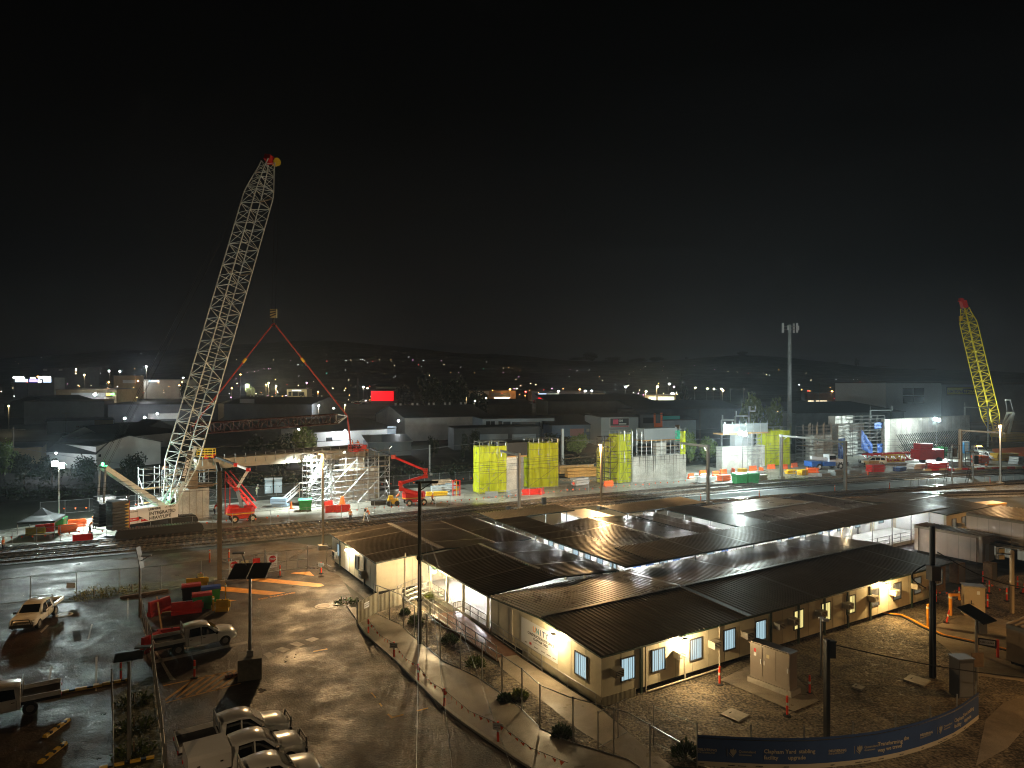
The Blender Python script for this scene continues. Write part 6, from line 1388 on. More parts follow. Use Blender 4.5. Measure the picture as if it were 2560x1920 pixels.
sk = thing('skip', 'yellow skip bin before the orange sheeting at the right', 'skip', G(2516,1150), .2); mb = MB(); mb.add([(-1.6,-1,0),(1.6,-1,0),(1.6,1,0),(-1.6,1,0),(-2.6,-1.1,1.7),(2.6,-1.1,1.7),(2.6,1.1,1.7),(-2.6,1.1,1.7)], [(3,2,1,0),(0,1,5,4),(1,2,6,5),(2,3,7,6),(3,0,4,7)]); mb.build('hopper', M_yel, sk); mb = MB(); mb.box((0,0,1.5), (4.6,1.9,.3)); mb.build('rubble', M_wood, sk)
# ---------------------------------------------------------------- fences, bunting, overhead line masts
fl = [p for p in offset(lineA, 3.4)]
def seg(line, x0, x1): return [p for p in line if x0 <= p.x <= x1]
f1_ = seg(fl, -70, 12); f2_ = seg(fl, 13, 110)
wfence('wire mesh fence between the rails and the crane half of the site', f1_, 1.9, 2.4); wfence('wire mesh fence between the rails and the yellow tower half of the site', f2_, 1.9, 3.0)
bun = [p+Z*1.0 for p in offset(lineA, 3.9)]
bunting('orange flags strung along the track fence before the crane', seg(bun, -66, -30)[::2], 1.25); bunting('orange flags strung along the track fence before the girder pier', seg(bun, -29, 3)[::2], 1.2); bunting('orange flags strung along the track fence before the yellow towers', seg(bun, 4, 34)[::2], 1.3)
bf = [G(1100,1190), G(1180,1180), G(1330,1168)]
wfence('wire mesh fence behind the site on the grass, left part', [Vector((-68,98,0)), Vector((-52,108,0)), Vector((-30,122,0)), Vector((-12,131,0))], 2.0, 3.0); wfence('wire mesh fence behind the site on the grass, right part', [Vector((-11,131.5,0)), Vector((8,139,0)), Vector((26,150,0))], 2.0, 3.0)
bunting('orange flags along the rear fence behind the red boom lift', [Vector((-24,122,1.1)), Vector((-8,130,1.1)), Vector((6,136,1.1))], 1.4); bunting('orange flags running forward from the rear fence to the red rack', [Vector((-12,131,1.0)), Vector((-9.5,121,1.0))], 1.2); bunting('orange flags on the fence behind the crane counterweights', [Vector((-64,96,1.5)), Vector((-54,100,1.5))], 1.3)
M_mast = mat('tan_painted_mast', (.38,.31,.22), .5, .2, var=.15); M_mastg = mat('grey_mast', (.42,.42,.40), .45, .4)
def mast(label, base, h, arm=None, m=None, w=.42, lampc=None, name='overhead_line_mast', cat='mast', group='overhead line masts'):
    t = thing(name, label, cat, base, 0, group); b = Vector(base); m = m or M_mast; mb = MB(); a = ANG-.15; e = Vector((math.cos(a), math.sin(a), 0)); f = Vector((-e.y,e.x,0))
    for s in (-1,1): mb.bar(b+f*(s*w*.42)+Z*.4, b+f*(s*w*.42)+Z*h, .05 if False else w*.85, .06) if False else mb.box(b+f*(s*w*.45)+Z*(h/2+.2), (w*.8,.06,h-.4), a)
    mb.box(b+Z*(h/2+.2), (.06,w*.9,h-.4), a); sub(mb, 'column', m, t); mb = MB(); mb.base((b.x,b.y,-.1), (1.0,1.0,.6), a); sub(mb, 'footing', M_kerb, t)
    if arm is not None:
        mb = MB(); q = b+Z*(h-.25); mb.bar(q, q+Vector(arm), .28, .34); mb.bar(q-Z*1.2, q+Vector(arm)*.18, .12); sub(mb, 'cantilever', m, t); mb = MB(); mb.tube(q+Vector(arm)*.98, q+Vector(arm)*.98-Z*.9, .08, 6); sub(mb, 'insulator', M_greyp, t)
    return t
def across(px, py, hy, label, armpx=None, m=None, w=.42, **k):
    b = G(px,py); h = (py-hy)/F*b.y; arm = None
    if armpx:
        n = Vector((-math.sin(ANG-.12), math.cos(ANG-.12), 0))
        # the arm reaches over the track; its length comes from the photo
        best = min((abs((P_:=b+n*s).x/P_.y*F+1280-armpx), s) for s in [i*.1 for i in range(-90,91) if i]); arm = n*best[1]
    return mast(label, b, h, arm, m, w, **k)
across(549,1462,1178, 'tall tan railway mast nearest the gate', 527, w=.5)
across(807,1373,1137, 'slim tan railway lamp mast left of the office', None, w=.26)
across(1298,1277,1133, 'railway mast with an arm before the second yellow tower', 1252, M_mastg)
across(1503,1272,1113, 'slim tan railway lamp mast before the see through net tower', None, w=.28)
across(1770,1262,1112, 'railway mast with a long arm before the bare concrete wall', 1703, M_mastg)
across(1953,1197,1086, 'tan railway mast with an arm to the right before the last yellow tower', 2105, M_mastg, .5)
across(2113,1231,1102, 'railway mast standing alone before the blue crane truck', 2030, M_mastg, .5)
across(2401,1178,1073, 'tan railway mast with a long arm at the right', 2562, M_mast, .6)
across(2501,1212,1064, 'slim railway lamp mast before the yellow crane foot', None, M_mastg, .26)
across(1406,1166,1072, 'grey mast standing far behind the second yellow tower', None, M_mastg, .6); across(1074,1188,1112, 'slim grey post behind the rear fence by the red boom lift', None, M_mastg, .3); across(592,1240,1170, 'slim grey post under the girder', None, M_mastg, .35) if False else None
# warm heads on the slim lamp masts
for px, py, hy, pw in ((807,1373,1137,4500),(1503,1272,1113,4500),(2501,1212,1064,2500)):
    b = G(px,py); h = (py-hy)/F*b.y; t = thing('track_lamp', f'small warm lamp head on top of the slim mast at {"the left of the office" if px < 900 else "the see through net tower" if px < 2000 else "the yellow crane foot"}', 'lamp', b+Z*h, 0, 'track side lamps'); q = b+Z*(h+.05); mb = MB(); mb.box(q+Vector((-.15,-.1,.1)), (.7,.3,.14)); sub(mb, 'case', M_alu, t); mb = MB(); mb.box(q+Vector((-.2,-.1,.02)), (.4,.2,.03)); sub(mb, 'lens', glow('sodium_lens', (1.0,.55,.18), 40), t); lamp('POINT', q+Vector((-.3,-.2,-.35)), pw, (1,.62,.28), .15)
# wires over the tracks
for off_, z, lab in ((0,6.2,'overhead contact wire above the far track'),(-4.2,6.2,'overhead contact wire above the near track')):
    l = offset(lineA, off_); t = thing('overhead_wire', lab, 'wire', l[0], 0, 'overhead wires'); mb = MB(); mb.path([p+Z*z for p in l[::3]], .02, 4); mb.path([p+Z*(z+1.1+.25*math.cos(i)) for i, p in enumerate(l[::3])], .02, 4); sub(mb, 'conductor', M_dark, t)
# signals, hoops and orange markers near the right hand tracks
for px, py, h, lab in [(2380,1205,7.2,'railway signal with a mesh cage platform, left of the pair at the right'),(2433,1212,6.2,'railway signal with a mesh cage platform, right of the pair at the right')]:
    b = G(px,py); t = thing('railway_signal', lab, 'signal', b, 0, 'railway signals'); mb = MB(); mb.tube(b, b+Z*h, .12, 7); sub(mb, 'post', M_galv, t); mb = MB(); q = b+Z*(h-2.6)
    for hh in (0,1.1,2.6):
        for a_, c_ in (((-1,-.7),(1,-.7)),((1,-.7),(1,.7)),((1,.7),(-1,.7)),((-1,.7),(-1,-.7))): mb.bar(q+Vector((*a_,hh)), q+Vector((*c_,hh)), .07)
    for a_ in ((-1,-.7),(1,-.7),(1,.7),(-1,.7)): mb.bar(q+Vector((*a_,0)), q+Vector((*a_,2.6)), .07)
    mb.slab([q+Vector((-1,-.7,0)), q+Vector((1,-.7,0)), q+Vector((1,.7,0)), q+Vector((-1,.7,0))], .05); sub(mb, 'cage', M_dark, t); mb = MB(); mb.box(q+Vector((0,-.85,1.2)), (.7,.3,1.6)); sub(mb, 'signal_head', M_black, t)
    mb = MB(); 
    for s in (-.25,.25): mb.bar(b+Vector((-1.6+s,-.3,0)), q+Vector((-1+s,-.7,0)), .06)
    for k in range(9): f_ = (k+.5)/9; c0_ = (b+Vector((-1.6,-.3,0))).lerp(q+Vector((-1,-.7,0)), f_); mb.bar(c0_+Vector((-.25,0,0)), c0_+Vector((.25,0,0)), .05)
    sub(mb, 'ladder', M_dark, t)
for k, (px, py) in enumerate([(2268,1214),(2288,1213),(2308,1212),(2330,1211),(2468,1206),(2504,1204),(2541,1202)]):
    b = G(px,py); t = thing('guard_hoop', ('galvanised hoop rail beside the inner tracks', 'galvanised hoop rail right of the railway signals')[k > 3], 'hoop rail', b, .3, ('hoops beside the inner tracks', 'hoops right of the signals')[k > 3]); mb = MB(); mb.path([(-.75,0,0),(-.75,0,1.1),(.75,0,1.1),(.75,0,0)], .045, 6); mb.build('hoop', M_galv, t)
for px, py, lab in [(524,1406,'orange marker left of the tall tan mast'),(572,1404,'orange marker right of the tall tan mast'),(1752,1256,'orange marker behind the tan walkway roof'),(1898,1247,'orange marker behind the rear tan gable roof'),(2087,1232,'orange marker left of the lone mast by the tracks'),(2224,1226,'orange marker between the lone mast and the signals'),(2475,1212,'orange marker beside the hoop rails')]:
    t = thing('marker_post', lab, 'marker post', G(px,py), 0, 'orange track markers'); mb = MB(); mb.tube((0,0,0), (0,0,1.35), .075, 8); mb.build('post', M_orange, t); mb = MB(); mb.lathe([(.078,1.05),(.078,1.2)], (0,0,0), 8); mb.build('reflective_band', M_refl, t)
for px, py, h, lab in [(1360,1288,2.2,'grey control cabinet on a post before the far walkway'),(1270,1297,1.4,'orange track telephone box behind the left office')]: b = G(px,py); t = thing('control_box', lab, 'cabinet', b, .3); mb = MB(); mb.tube((0,0,0), (0,0,h), .07, 6); mb.build('post', M_galv, t); mb = MB(); mb.base((0,0,h-.6), (.6,.4,1.0)); mb.build('box', M_greyp, t)
# ---------------------------------------------------------------- car park
def heading(a, b): d = Vector(b)-Vector(a); return math.atan2(d.y, d.x)
def place_car(px_rear, px_front, **k):
    """rear and front wheel contact on the side towards the camera (photo pixels)"""
    a = G(*px_rear); b = G(*px_front); rz = heading(a, b); d = (b-a).normalized(); n = Vector((-d.y, d.x, 0))
    if n.y < 0: n = -n
    loc = a+d*.47+n*.85; return loc, rz
loc, rz = place_car((446,1638), (561,1614)); make_car('white tray ute parked across the bay beside the red and green bins', loc, rz, 'ute', 'tray', bull=False)
ra = math.radians(33)
def roofcar(px, py, label, rz=ra, bed='tray', z=1.78, **k): p = G(px, py, z); d = Vector((math.cos(rz), math.sin(rz), 0)); loc = p-d*.85; loc.z = 0; return make_car(label, loc, rz, 'ute', bed, **k)
roofcar(588,1780, 'white tray ute, furthest of the three parked along the bottom', text_on='VL11375'); roofcar(619,1832, 'white ute with a service canopy, middle of the three parked along the bottom', bed='canopy'); roofcar(655,1893, 'white tray ute cut by the bottom edge, nearest of the three', bed='tray', bull=False)
a = G(116,1530); b = G(40,1588); make_car('white ute facing the camera at the far left of the car park', Vector((a.x*.5+b.x*.5-.1, a.y*.5+b.y*.5+1.2, 0)), heading(a, b), 'ute', 'tray', bull=True)
p = G(60,1790); rz = math.radians(33+180); make_car('white tray ute facing left, cut by the left edge of the picture', Vector((p.x-.6,p.y+.6,0)), rz, 'ute', 'tray', text_on='VL11376')
# bins and barriers
M_lidr = mat('red_bin_lid', (.42,.03,.03), .35); M_lidb = mat('blue_bin_lid', (.02,.07,.38), .35)
wheelie('green bin with a red lid in front of the blue lidded bin', G(505,1524), .45, M_green, M_lidr, 1.1); wheelie('green bin with a blue lid at the right end of the row', G(527,1506), .45, M_green, M_lidb, 1.1); wheelie('dark bin with a red lid behind the red barriers', G(478,1500), .45, M_trim, M_lidr, 1.1)
barrier('red barrier standing along the bins in the car park', G(467,1533), .40, M_red, 'car park barriers', 2.3); barrier('red and white barrier turned end on beside the solar lamp fence', G(398,1534), 1.15, M_red, 'car park barriers', 1.9, 1.2); barrier('short yellow barrier at the right end of the bin bay', G(556,1527), .2, M_yel, 'car park barriers', 1.0, .95); barrier('yellow barrier behind the bins, furthest of the bay', G(492,1466), .35, M_yel, 'car park barriers', 1.8, .8); barrier('red barrier lying low beyond the tray ute', G(430,1590), .35, M_red, 'car park barriers', 2.0, .6); barrier('red barrier standing at the tail of the tray ute', G(378,1624), 1.3, M_red, 'car park barriers', 1.6, 1.1)
for pa, pb, lab in [((405,1537),(530,1520),'low timber kerb along the front of the bin bay'),((300,1497),(420,1478),'low timber kerb along the back of the bin bay')]:
    a, b = G(*pa), G(*pb); mb = MB(); mb.bar(a+Z*.1, b+Z*.1, .2, .2); tag(mb.build('timber_kerb', M_timber), lab, 'kerb')
for px, py, h, lab in [(533,1527,1.2,'yellow bollard right of the green bins'),(564,1524,2.2,'thin yellow pole behind the short yellow barrier')]: t = thing('bollard', lab, 'bollard', G(px,py), 0); mb = MB(); mb.tube((0,0,0), (0,0,h), .09 if h < 2 else .04, 8); mb.build('post', M_yel, t); mb = MB(); mb.lathe([(.1,h-.25),(.1,h-.12)], (0,0,0), 8); mb.build('band', M_refl, t)
tm = thing('prop_timber', 'pale timber leaning from the ground against the end of the bin bay', 'timber', G(405,1580), 0); mb = MB(); mb.bar(G(405,1580)+Z*.05, G(392,1528)+Z*1.2, .12, .12); sub(mb, 'length', M_wood, tm)
# solar lamps
def solar(label, base, h, block=True, aim=-2.3, panels=2, lampoff=(-.95,-.1,1.0), w=1.15, tilt=.5, ph=1.75):
    t = thing('solar_lamp', label, 'solar lamp', base, 0, 'solar lamp posts'); b = Vector(base)
    if block: mb = MB(); mb.base((b.x,b.y,0), (1.45,1.45,1.35), .35); sub(mb, 'concrete_block', M_conp if False else mat('grey_block', (.20,.18,.14), .7, var=.3), t); mb = MB(); mb.base((b.x,b.y,1.35), (.4,.4,.35), .35); sub(mb, 'foot_plate', M_galv, t)
    z0 = 1.4 if block else 0
    mb = MB(); mb.tube(b+Z*z0, b+Z*h, .11, 9, .085); sub(mb, 'pole', M_galv, t)
    M = Matrix.Rotation(aim, 3, 'Z') @ Matrix.Rotation(tilt, 3, 'X')
    for k in range(panels): mb.box(b+Z*(h+.25)+M @ Vector(((k-(panels-1)/2)*(w+.05),0,0)), (w,1.75,.05), M=M)
    for k in range(panels): mb = MB(); mb.box(b+Z*(h+.25)+M @ Vector(((k-(panels-1)/2)*(w+.05),0,0)), (w,ph,.05), M=M); sub(mb, 'solar_panel', mat('solar_glass', (.004,.004,.006), .4), t)
    mb = MB(); mb.tube(b+Z*(h-.1), b+Z*h+Vector(lampoff), .04, 6); q = b+Z*h+Vector(lampoff); sub(mb, 'lamp_arm', M_galv, t); mb = MB(); mb.box(q+Vector((-.2,-.05,.03)), (.75,.3,.08), .2, None); sub(mb, 'lamp_head', M_galv, t); return t
b = G(625,1690); solar('solar lamp post with twin dark panels on a concrete block in the car park', b, (1690-1452)/F*b.y+.4, True, 2.9+.35, 2, (-1.0,1.2,1.1), 1.15, -.32)
b = G(323,1900); solar('solar lamp post with one dark panel rising from the grass island', b, 5.0, False, .45, 1, (.5,.8,.4), 1.3, .06, 1.0)
b = G(350,1542); solar('slim solar lamp with its panel upright beside the bin bay', b, 4.6, False, 1.4, 1, (.7,.1,.35), .5, 1.35)
# grass island and its fence
isl = pxs([(282,1742),(380,1690),(400,1760),(412,1850),(420,1990),(282,1990)]); struct(sheet('grass_island', isl, .05, M_grass))
wfence('wire fence dividing the two halves of the car park', pxs([(350,1540),(366,1600),(380,1650),(385,1712),(394,1790),(405,1870),(412,1960)]), 1.9, 1.7); wfence('wire fence on the left edge of the grass island', pxs([(279,1742),(283,1830),(284,1980)]), 1.7, 2.0)
wfence('boundary wire fence between the car park and the railway verge', pxs([(-300,1545),(70,1506),(122,1500),(196,1492),(300,1484),(394,1476),(478,1464),(556,1454)]), 2.3, 3.4)
nt_ = thing('notice', 'small white notice hung on the boundary fence', 'sign', G(178,1494), 0); q = G(178,1494)+Z*1.1; mb = MB(); mb.box(q-Vector((0,.06,0)), (.7,.02,.45), .2); sub(mb, 'plate', M_print, nt_)
for px, py, l, rz, m, lab in [(180,1728,3.2,.3,M_yel,'yellow and black wheel stop left of the grass island'),(280,1708,2.0,.3,M_yel,'yellow wheel stop beside the red delineator'),(142,1822,1.9,1.35,M_yel,'yellow wheel stop behind the left edge ute, upper'),(132,1884,1.9,1.35,M_yel,'yellow wheel stop behind the left edge ute, lower'),(580,1690,.8,.3,mat('brick_red', (.3,.1,.06), .7),'short brick red wheel stop beside the concrete block'),(318,1910,2.4,.25,M_yel,'yellow frame lying on the grass island')]:
    t = thing('wheel_stop', lab, 'wheel stop', G(px,py), rz+.2, 'wheel stops'); mb = MB(); mb.extr([(-.14,0),(.14,0),(.09,.14),(-.09,.14)], (-l/2,0,0), Vector((0,1,0)), Z, Vector((1,0,0)), l); mb.build('block', m, t)
    mb = MB()
    for k in (-.3,0,.3): mb.box((k*l,0,.075), (.14*l,.285,.155) if False else (.1*l,.25,.14))
    mb.build('black_band', M_trim, t)
for px, py, lab in [(193,1594,'dark patch cover on the wet asphalt left of the divider fence')]: t = mark('asphalt_patch', [[(181,1578),(200,1576),(203,1601),(186,1604)]], M_dark, .008)
def manhole(label, px, py, r, m, z=.012): t = thing('manhole_cover', label, 'manhole cover', G(px,py), 0, 'manhole covers'); mb = MB(); mb.lathe([(r,0),(r,.03),(r*.72,.035)], (0,0,z-.02), 20); mb.build('rim', m, t); mb = MB(); mb.lathe([(r*.7,0),(r*.7,.03)], (0,0,z), 18); mb.build('lid', mat('rusty_lid', (.14,.09,.055), .5, var=.3), t)
manhole('pale ringed manhole cover near the ribbed gate', 809,1516,.75,M_kerb); manhole('pale painted manhole cover left of the bin bay', 161,1537,.62,mat('pale_cover', (.7,.68,.64), .6))
# delineator posts
for px, py, s, lab in [(502,1462,True,'red post with a small notice at the left gate leaf'),(700,1442,False,'red post before the right gate leaf'),(803,1434,True,'red post with a small notice by the left office corner'),(302,1700,False,'red post left of the divider fence'),(486,1695,False,'red post beside the striped island'),
    (921,1586,False,'red post furthest up the footpath kerb'),(985,1646,True,'red post with notices, second along the footpath kerb'),(1045,1705,False,'red post third along the footpath kerb'),(1111,1770,False,'red post fourth along the footpath kerb'),(1245,1858,True,'red post with notices nearest along the footpath kerb'),
    (1799,1712,False,'red post left of the steel cabinet'),(1968,1790,False,'red post before the steel cabinet slab'),(2024,1735,False,'red post in shade right of the steel cabinet'),(2340,1507,False,'red post left of the tan cabinet'),(2366,1558,False,'leaning red post beside the orange bollard'),(2398,1500,False,'red post behind the orange bollards'),(2457,1458,False,'red post behind the tan cabinet'),(2473,1483,False,'red post behind and right of the tan cabinet'),(2469,1520,False,'red post right of the tan cabinet'),(2517,1503,False,'red post left of the beige lamp pole'),(2544,1472,False,'red post behind the beige lamp pole'),(2556,1484,False,'leaning red post at the right edge')]:
    tpost(lab, G(px,py), s, tilt=(.22 if 'leaning' in lab else 0))
bunting('orange flags sagging along the footpath from post to post', [G(921,1586)+Z*1.05, G(985,1646)+Z*1.05, G(1045,1705)+Z*1.05, G(1111,1770)+Z*1.05, G(1245,1858)+Z*1.05, G(1420,1960)+Z*1.0], .55, .2, .3); bunting('orange flags between the posts beside the tan cabinet', [G(2340,1507)+Z*1.0, G(2398,1500)+Z*1.0, G(2473,1483)+Z*1.0, G(2517,1503)+Z*1.0], .9, .2, .2)
# gates with stop signs
def gateleaf(label, a, b, h, flip): 
    t = thing('mesh_gate', label, 'gate', a, 0, 'site gates'); a, b = Vector(a), Vector(b); mb = MB()
    for z in (.12,h*.5,h): mb.tube(a+Z*z, b+Z*z, .035, 6)
    mb.tube(a+Z*.12 if flip else b+Z*.12, b+Z*h if flip else a+Z*h, .03, 6)
    for k in range(1,4): q = lp(a,b,k/4); mb.tube(q+Z*.12, q+Z*h, .022, 5)
    sub(mb, 'frame', M_galv, t)
    for q in (a,b): mb = MB(); mb.tube(q, q+Z*(h+.3), .06, 7); sub(mb, 'gate_post', M_galv, t)
    mb = MB(); mb.add([a+Z*.12, b+Z*.12, b+Z*h, a+Z*h], [(0,1,2,3)]); sub(mb, 'wire_mesh', M_chain, t); return t
ga, gb, gc, gd_ = G(549,1455), G(663,1434), G(769,1422), G(815,1413)
gateleaf('left mesh gate leaf between the tall tan mast and the middle post', ga, gb, 2.1, False); gateleaf('right mesh gate leaf with a diagonal brace', gb, gc, 2.1, True); wfence('short mesh fence joining the gate to the left office', [gc, gd_, G(828,1420)], 2.1, 2.2)
def stopsign(px, py, label, w=.95, h=1.25):
    n = (gc-ga).normalized(); q = onplane(px, py, (ga+gc)/2-Vector((0,.12,0)), Vector((-n.y,n.x,0))); t = thing('stop_sign', label, 'sign', q, 0, 'stop signs on the gate'); f = Vector((n.y,-n.x,0)); mb = MB(); mb.box(q, (w,.02,h), math.atan2(n.y,n.x)); sub(mb, 'plate', M_print, t)
    c = q+f*.015+Z*h*.18; mb = MB(); mb.slab([c+n*(.36*math.cos(PI/8+k*PI/4))+Z*(.36*math.sin(PI/8+k*PI/4)) for k in range(8)], .006); o = sub(mb, 'octagon', mat('sign_red', (.62,.02,.02), .5), t)
    text('STOP', .26, M_print, t, c+f*.012-Z*.09, n, Z, .008, 'CENTER'); text('LOOK, WAIT', .13, M_ink, t, q+f*.012-Z*.34, n, Z, .003, 'CENTER'); text('FOR DIRECTION', .11, M_ink, t, q+f*.012-Z*.5, n, Z, .003, 'CENTER'); return t
stopsign(681,1403,'white sign with a red stop octagon on the right gate leaf'); stopsign(585,1418,'white sign with a red stop octagon half hidden behind the solar panel')
for px, py, lab, m in [(612,1408,'cream warning sign behind the solar panel on the gate',mat('cream_sign', (.7,.62,.4), .5)),(641,1402,'red warning sign on the gate beside the middle post',M_red)]: n = (gc-ga).normalized(); q = onplane(px, py, (ga+gc)/2-Vector((0,.1,0)), Vector((-n.y,n.x,0))); t = thing('warning_sign', lab, 'sign', q, 0); mb = MB(); mb.box(q, (.7,.02,.5), math.atan2(n.y,n.x)); sub(mb, 'plate', m, t)
# footpath fence, garden plants, poles
wfence('chain link fence curving between the footpath and the garden bed', pxs(fence_px), 2.55, 2.3, r=.042)
wfence('chain link fence and gate across the entrance path', [G(1495,1874), G(1568,1835)], 2.0, 1.6)
wfence('wire fence with rails from the path corner towards the blue banner', pxs([(1634,1862),(1742,1914)]), 2.1, 3.0)
def leafball(label, loc, r, n, m, name='shrub', cat='shrub', hz=1.0, lw=.12, group='shrubs in the garden bed'):
    t = thing(name, label, cat, loc, 0, group); mb = MB()
    for i in range(n):
        d = Vector((R.gauss(0,1), R.gauss(0,1), abs(R.gauss(0,1))*hz)).normalized(); p = Vector(d)*(r*R.uniform(.35,1.12)); p.z = abs(p.z)*hz+.05
        ax_ = (d+Vector((R.uniform(-.4,.4),R.uniform(-.4,.4),.5))).normalized(); s = ax_.cross(Vector((R.uniform(-1,1),R.uniform(-1,1),.1))).normalized()*(lw*.5); L_ = R.uniform(.12,.30)*(.6+min(r,.7)*(1 if name == 'shrub' else .3))
        mb.add([p-s*.4, p+ax_*L_*.5-s, p+ax_*L_, p+ax_*L_*.5+s], [(0,1,2,3)])
    mb.build('foliage', m, t); mb = MB(); mb.tube((0,0,0), (0,0,r*.6), .04, 5); mb.build('stem', M_timber, t); return t
M_leafy = mat('yellow_green_leaf', (.16,.20,.03), .45, var=.4, vscale=6); M_leafd = mat('dark_green_leaf', (.045,.09,.025), .45, var=.4, vscale=5); M_leafm = mat('mid_green_leaf', (.09,.13,.03), .5, var=.4, vscale=5)
for px, py, r, m, lab in [(1299,1748,.55,M_leafy,'bright yellow green shrub under the path lamp'),(1404,1842,.62,M_leafd,'round dark shrub nearest the corner of the garden bed'),(1190,1668,.75,M_leafm,'spreading green shrub beside the third fence post'),(1125,1610,.7,M_leafd,'green shrub below the tall dark pole'),(1040,1560,.7,M_leafm,'green shrub at the foot of the entry stair'),(1262,1755,.45,M_leafd,'low groundcover shrub against the footpath fence'),(1076,1500,.6,M_leafy,'upright yellow green plant beside the entry stair'),(1715,1895,.8,M_leafd,'dark shrub behind the left end of the blue banner'),(1012,1538,.5,M_leafd,'small shrub behind the ribbed fence')]: leafball(lab, G(px,py), r*.75, 420, m, lw=.085)
leafball('low patch of leafy weeds beside the manhole cover and gate', G(866,1508), .9, 220, M_leafd, 'weeds', 'weeds', .35); leafball('clump of dry yellow grass on the railway verge', G(235,1492), 1.6, 420, mat('dry_grass', (.28,.26,.08), .7, var=.4), 'grass_clump', 'grass', .5, .07); leafball('smaller clump of pale grass beside the boundary fence', G(330,1480), 1.2, 300, mat('dry_grass', (.28,.26,.08), .7, var=.4), 'grass_clump', 'grass', .45, .07); leafball('tuft of green grass at the foot of the tan mast by the yellow tower', G(2000,1202), 2.2, 260, mat('bright_grass', (.2,.3,.05), .6), 'grass_clump', 'grass', .45, .1)
for k in range(3): leafball(('thick weeds at the lower end of the grass island','thick weeds in the middle of the grass island','thick weeds at the upper end of the grass island')[k], G(335,1880-k*62), .9, 200, M_leafm, 'weeds', 'weeds', .3)
pb = G(1049,1612); hp_ = (1612-1203)/F*pb.y; pw = thing('power_pole', 'tall dark steel pole with a side arm rising from the garden bed by the stair', 'pole', pb, 0); mb = MB(); mb.tube(pb, pb+Z*hp_, .155, 10, .125); sub(mb, 'shaft', mat('dark_pole_steel', (.07,.075,.06), .4, .4), pw); mb = MB(); q = pb+Z*(hp_-.1); mb.bar(q-Vector((.3,0,0)), q+Vector((1.35,.2,.02)), .14, .16); mb.bar(q-Z*.6, q+Vector((.9,.1,0)), .07); sub(mb, 'side_arm', M_trim, pw)
mb = MB(); mb.lathe([(.21,6.2),(.22,6.5)], (pb.x,pb.y,0), 10); mb.lathe([(.21,3.2),(.22,3.35)], (pb.x,pb.y,0), 10); sub(mb, 'band', M_trim, pw)
gw = thing('guy_wire', 'thin wires slanting down from the dark steel pole to the near car park', 'wire', pb, 0); mb = MB()
for q, z0 in ((G(1130,1920),hp_*.94),(G(1290,1950),hp_*.8),(G(1040,1990),hp_*.5)): mb.tube(pb+Z*z0, q, .012, 4)
sub(mb, 'strand', M_galv, gw)
# ---------------------------------------------------------------- gravel yard: pole, cabinets, banner fence
p2 = G(2331,1694); h2 = (1694-1315)/F*p2.y; pp = thing('power_pole', 'thick black pole with a grey box standing in the gravel yard', 'pole', p2, 0); mb = MB(); mb.tube(p2, p2+Z*h2, .19, 12, .16); sub(mb, 'shaft', M_black, pp); mb = MB()
for s in (-1,1): mb.tube(p2+Vector((s*.09,-.2,.1)), p2+Vector((s*.08,-.18,6.2)), .04, 6)
sub(mb, 'conduit', M_trim, pp); mb = MB(); q = p2+Z*((1694-1430)/F*p2.y); mb.box(q-Vector((.02,.15,0)), (.62,.55,.95), .1); sub(mb, 'junction_box', mat('dull_grey_box', (.12,.115,.1), .5), pp)
mb = MB(); lp_ = [q+Vector((-.5-.9*math.sin(t_*PI), -.1, .5-1.5*t_)) for t_ in [i/10 for i in range(11)]]; mb.path(lp_, .045, 6); sub(mb, 'cable_loop', M_black, pp)
cbn = thing('overhead_cable', 'black cable sagging from the thick pole to the right edge', 'cable', p2, 0); mb = MB(); a_ = q+Vector((.3,0,1.3)); b_ = P(2620,1475,46); mb.path([lp(a_,b_,i/12)-Z*(.6*math.sin(PI*i/12)) for i in range(13)], .035, 5); sub(mb, 'conductor', M_black, cbn)
p3 = G(2067,1856); h3 = (1856-1598)/F*p3.y; bp_ = thing('banner_pole', 'black square post with a bracket behind the blue banner', 'pole', p3, 0); mb = MB(); mb.box(p3+Z*(h3/2), (.24,.24,h3), .3); sub(mb, 'shaft', M_black, bp_); mb = MB(); mb.box(p3+Z*(h3-.5)+Vector((.25,-.05,0)), (.3,.25,.9)); mb.bar(p3+Z*(h3-.1), p3+Z*(h3-.15)+Vector((.5,0,0)), .1); sub(mb, 'bracket', M_trim, bp_)
cb2 = thing('overhead_cable', 'black bundled cable running from the square post along the gravel yard to the right', 'cable', p3, 0); mb = MB(); a_ = p3+Z*(h3-.2); b_ = P(2620,1700,37); pt2 = [lp(a_,b_,i/14)-Z*(.25*math.sin(PI*i/14)) for i in range(15)]; mb.path(pt2, .03, 5)
sub(mb, 'conductor', M_black, cb2)
p4 = G(2053,1690); cv = thing('camera_post', 'pale post with a security camera right of the steel cabinet', 'camera post', p4, 0); h4 = (1690-1548)/F*p4.y; mb = MB(); mb.tube(p4, p4+Z*h4, .08, 8); sub(mb, 'post', M_galv, cv); mb = MB(); mb.box(p4+Z*(h4+.02)+Vector((.22,-.1,-.05)), (.42,.18,.16), .2); mb.box(p4+Z*(h4+.1), (.3,.2,.06)); sub(mb, 'camera', M_print, cv)
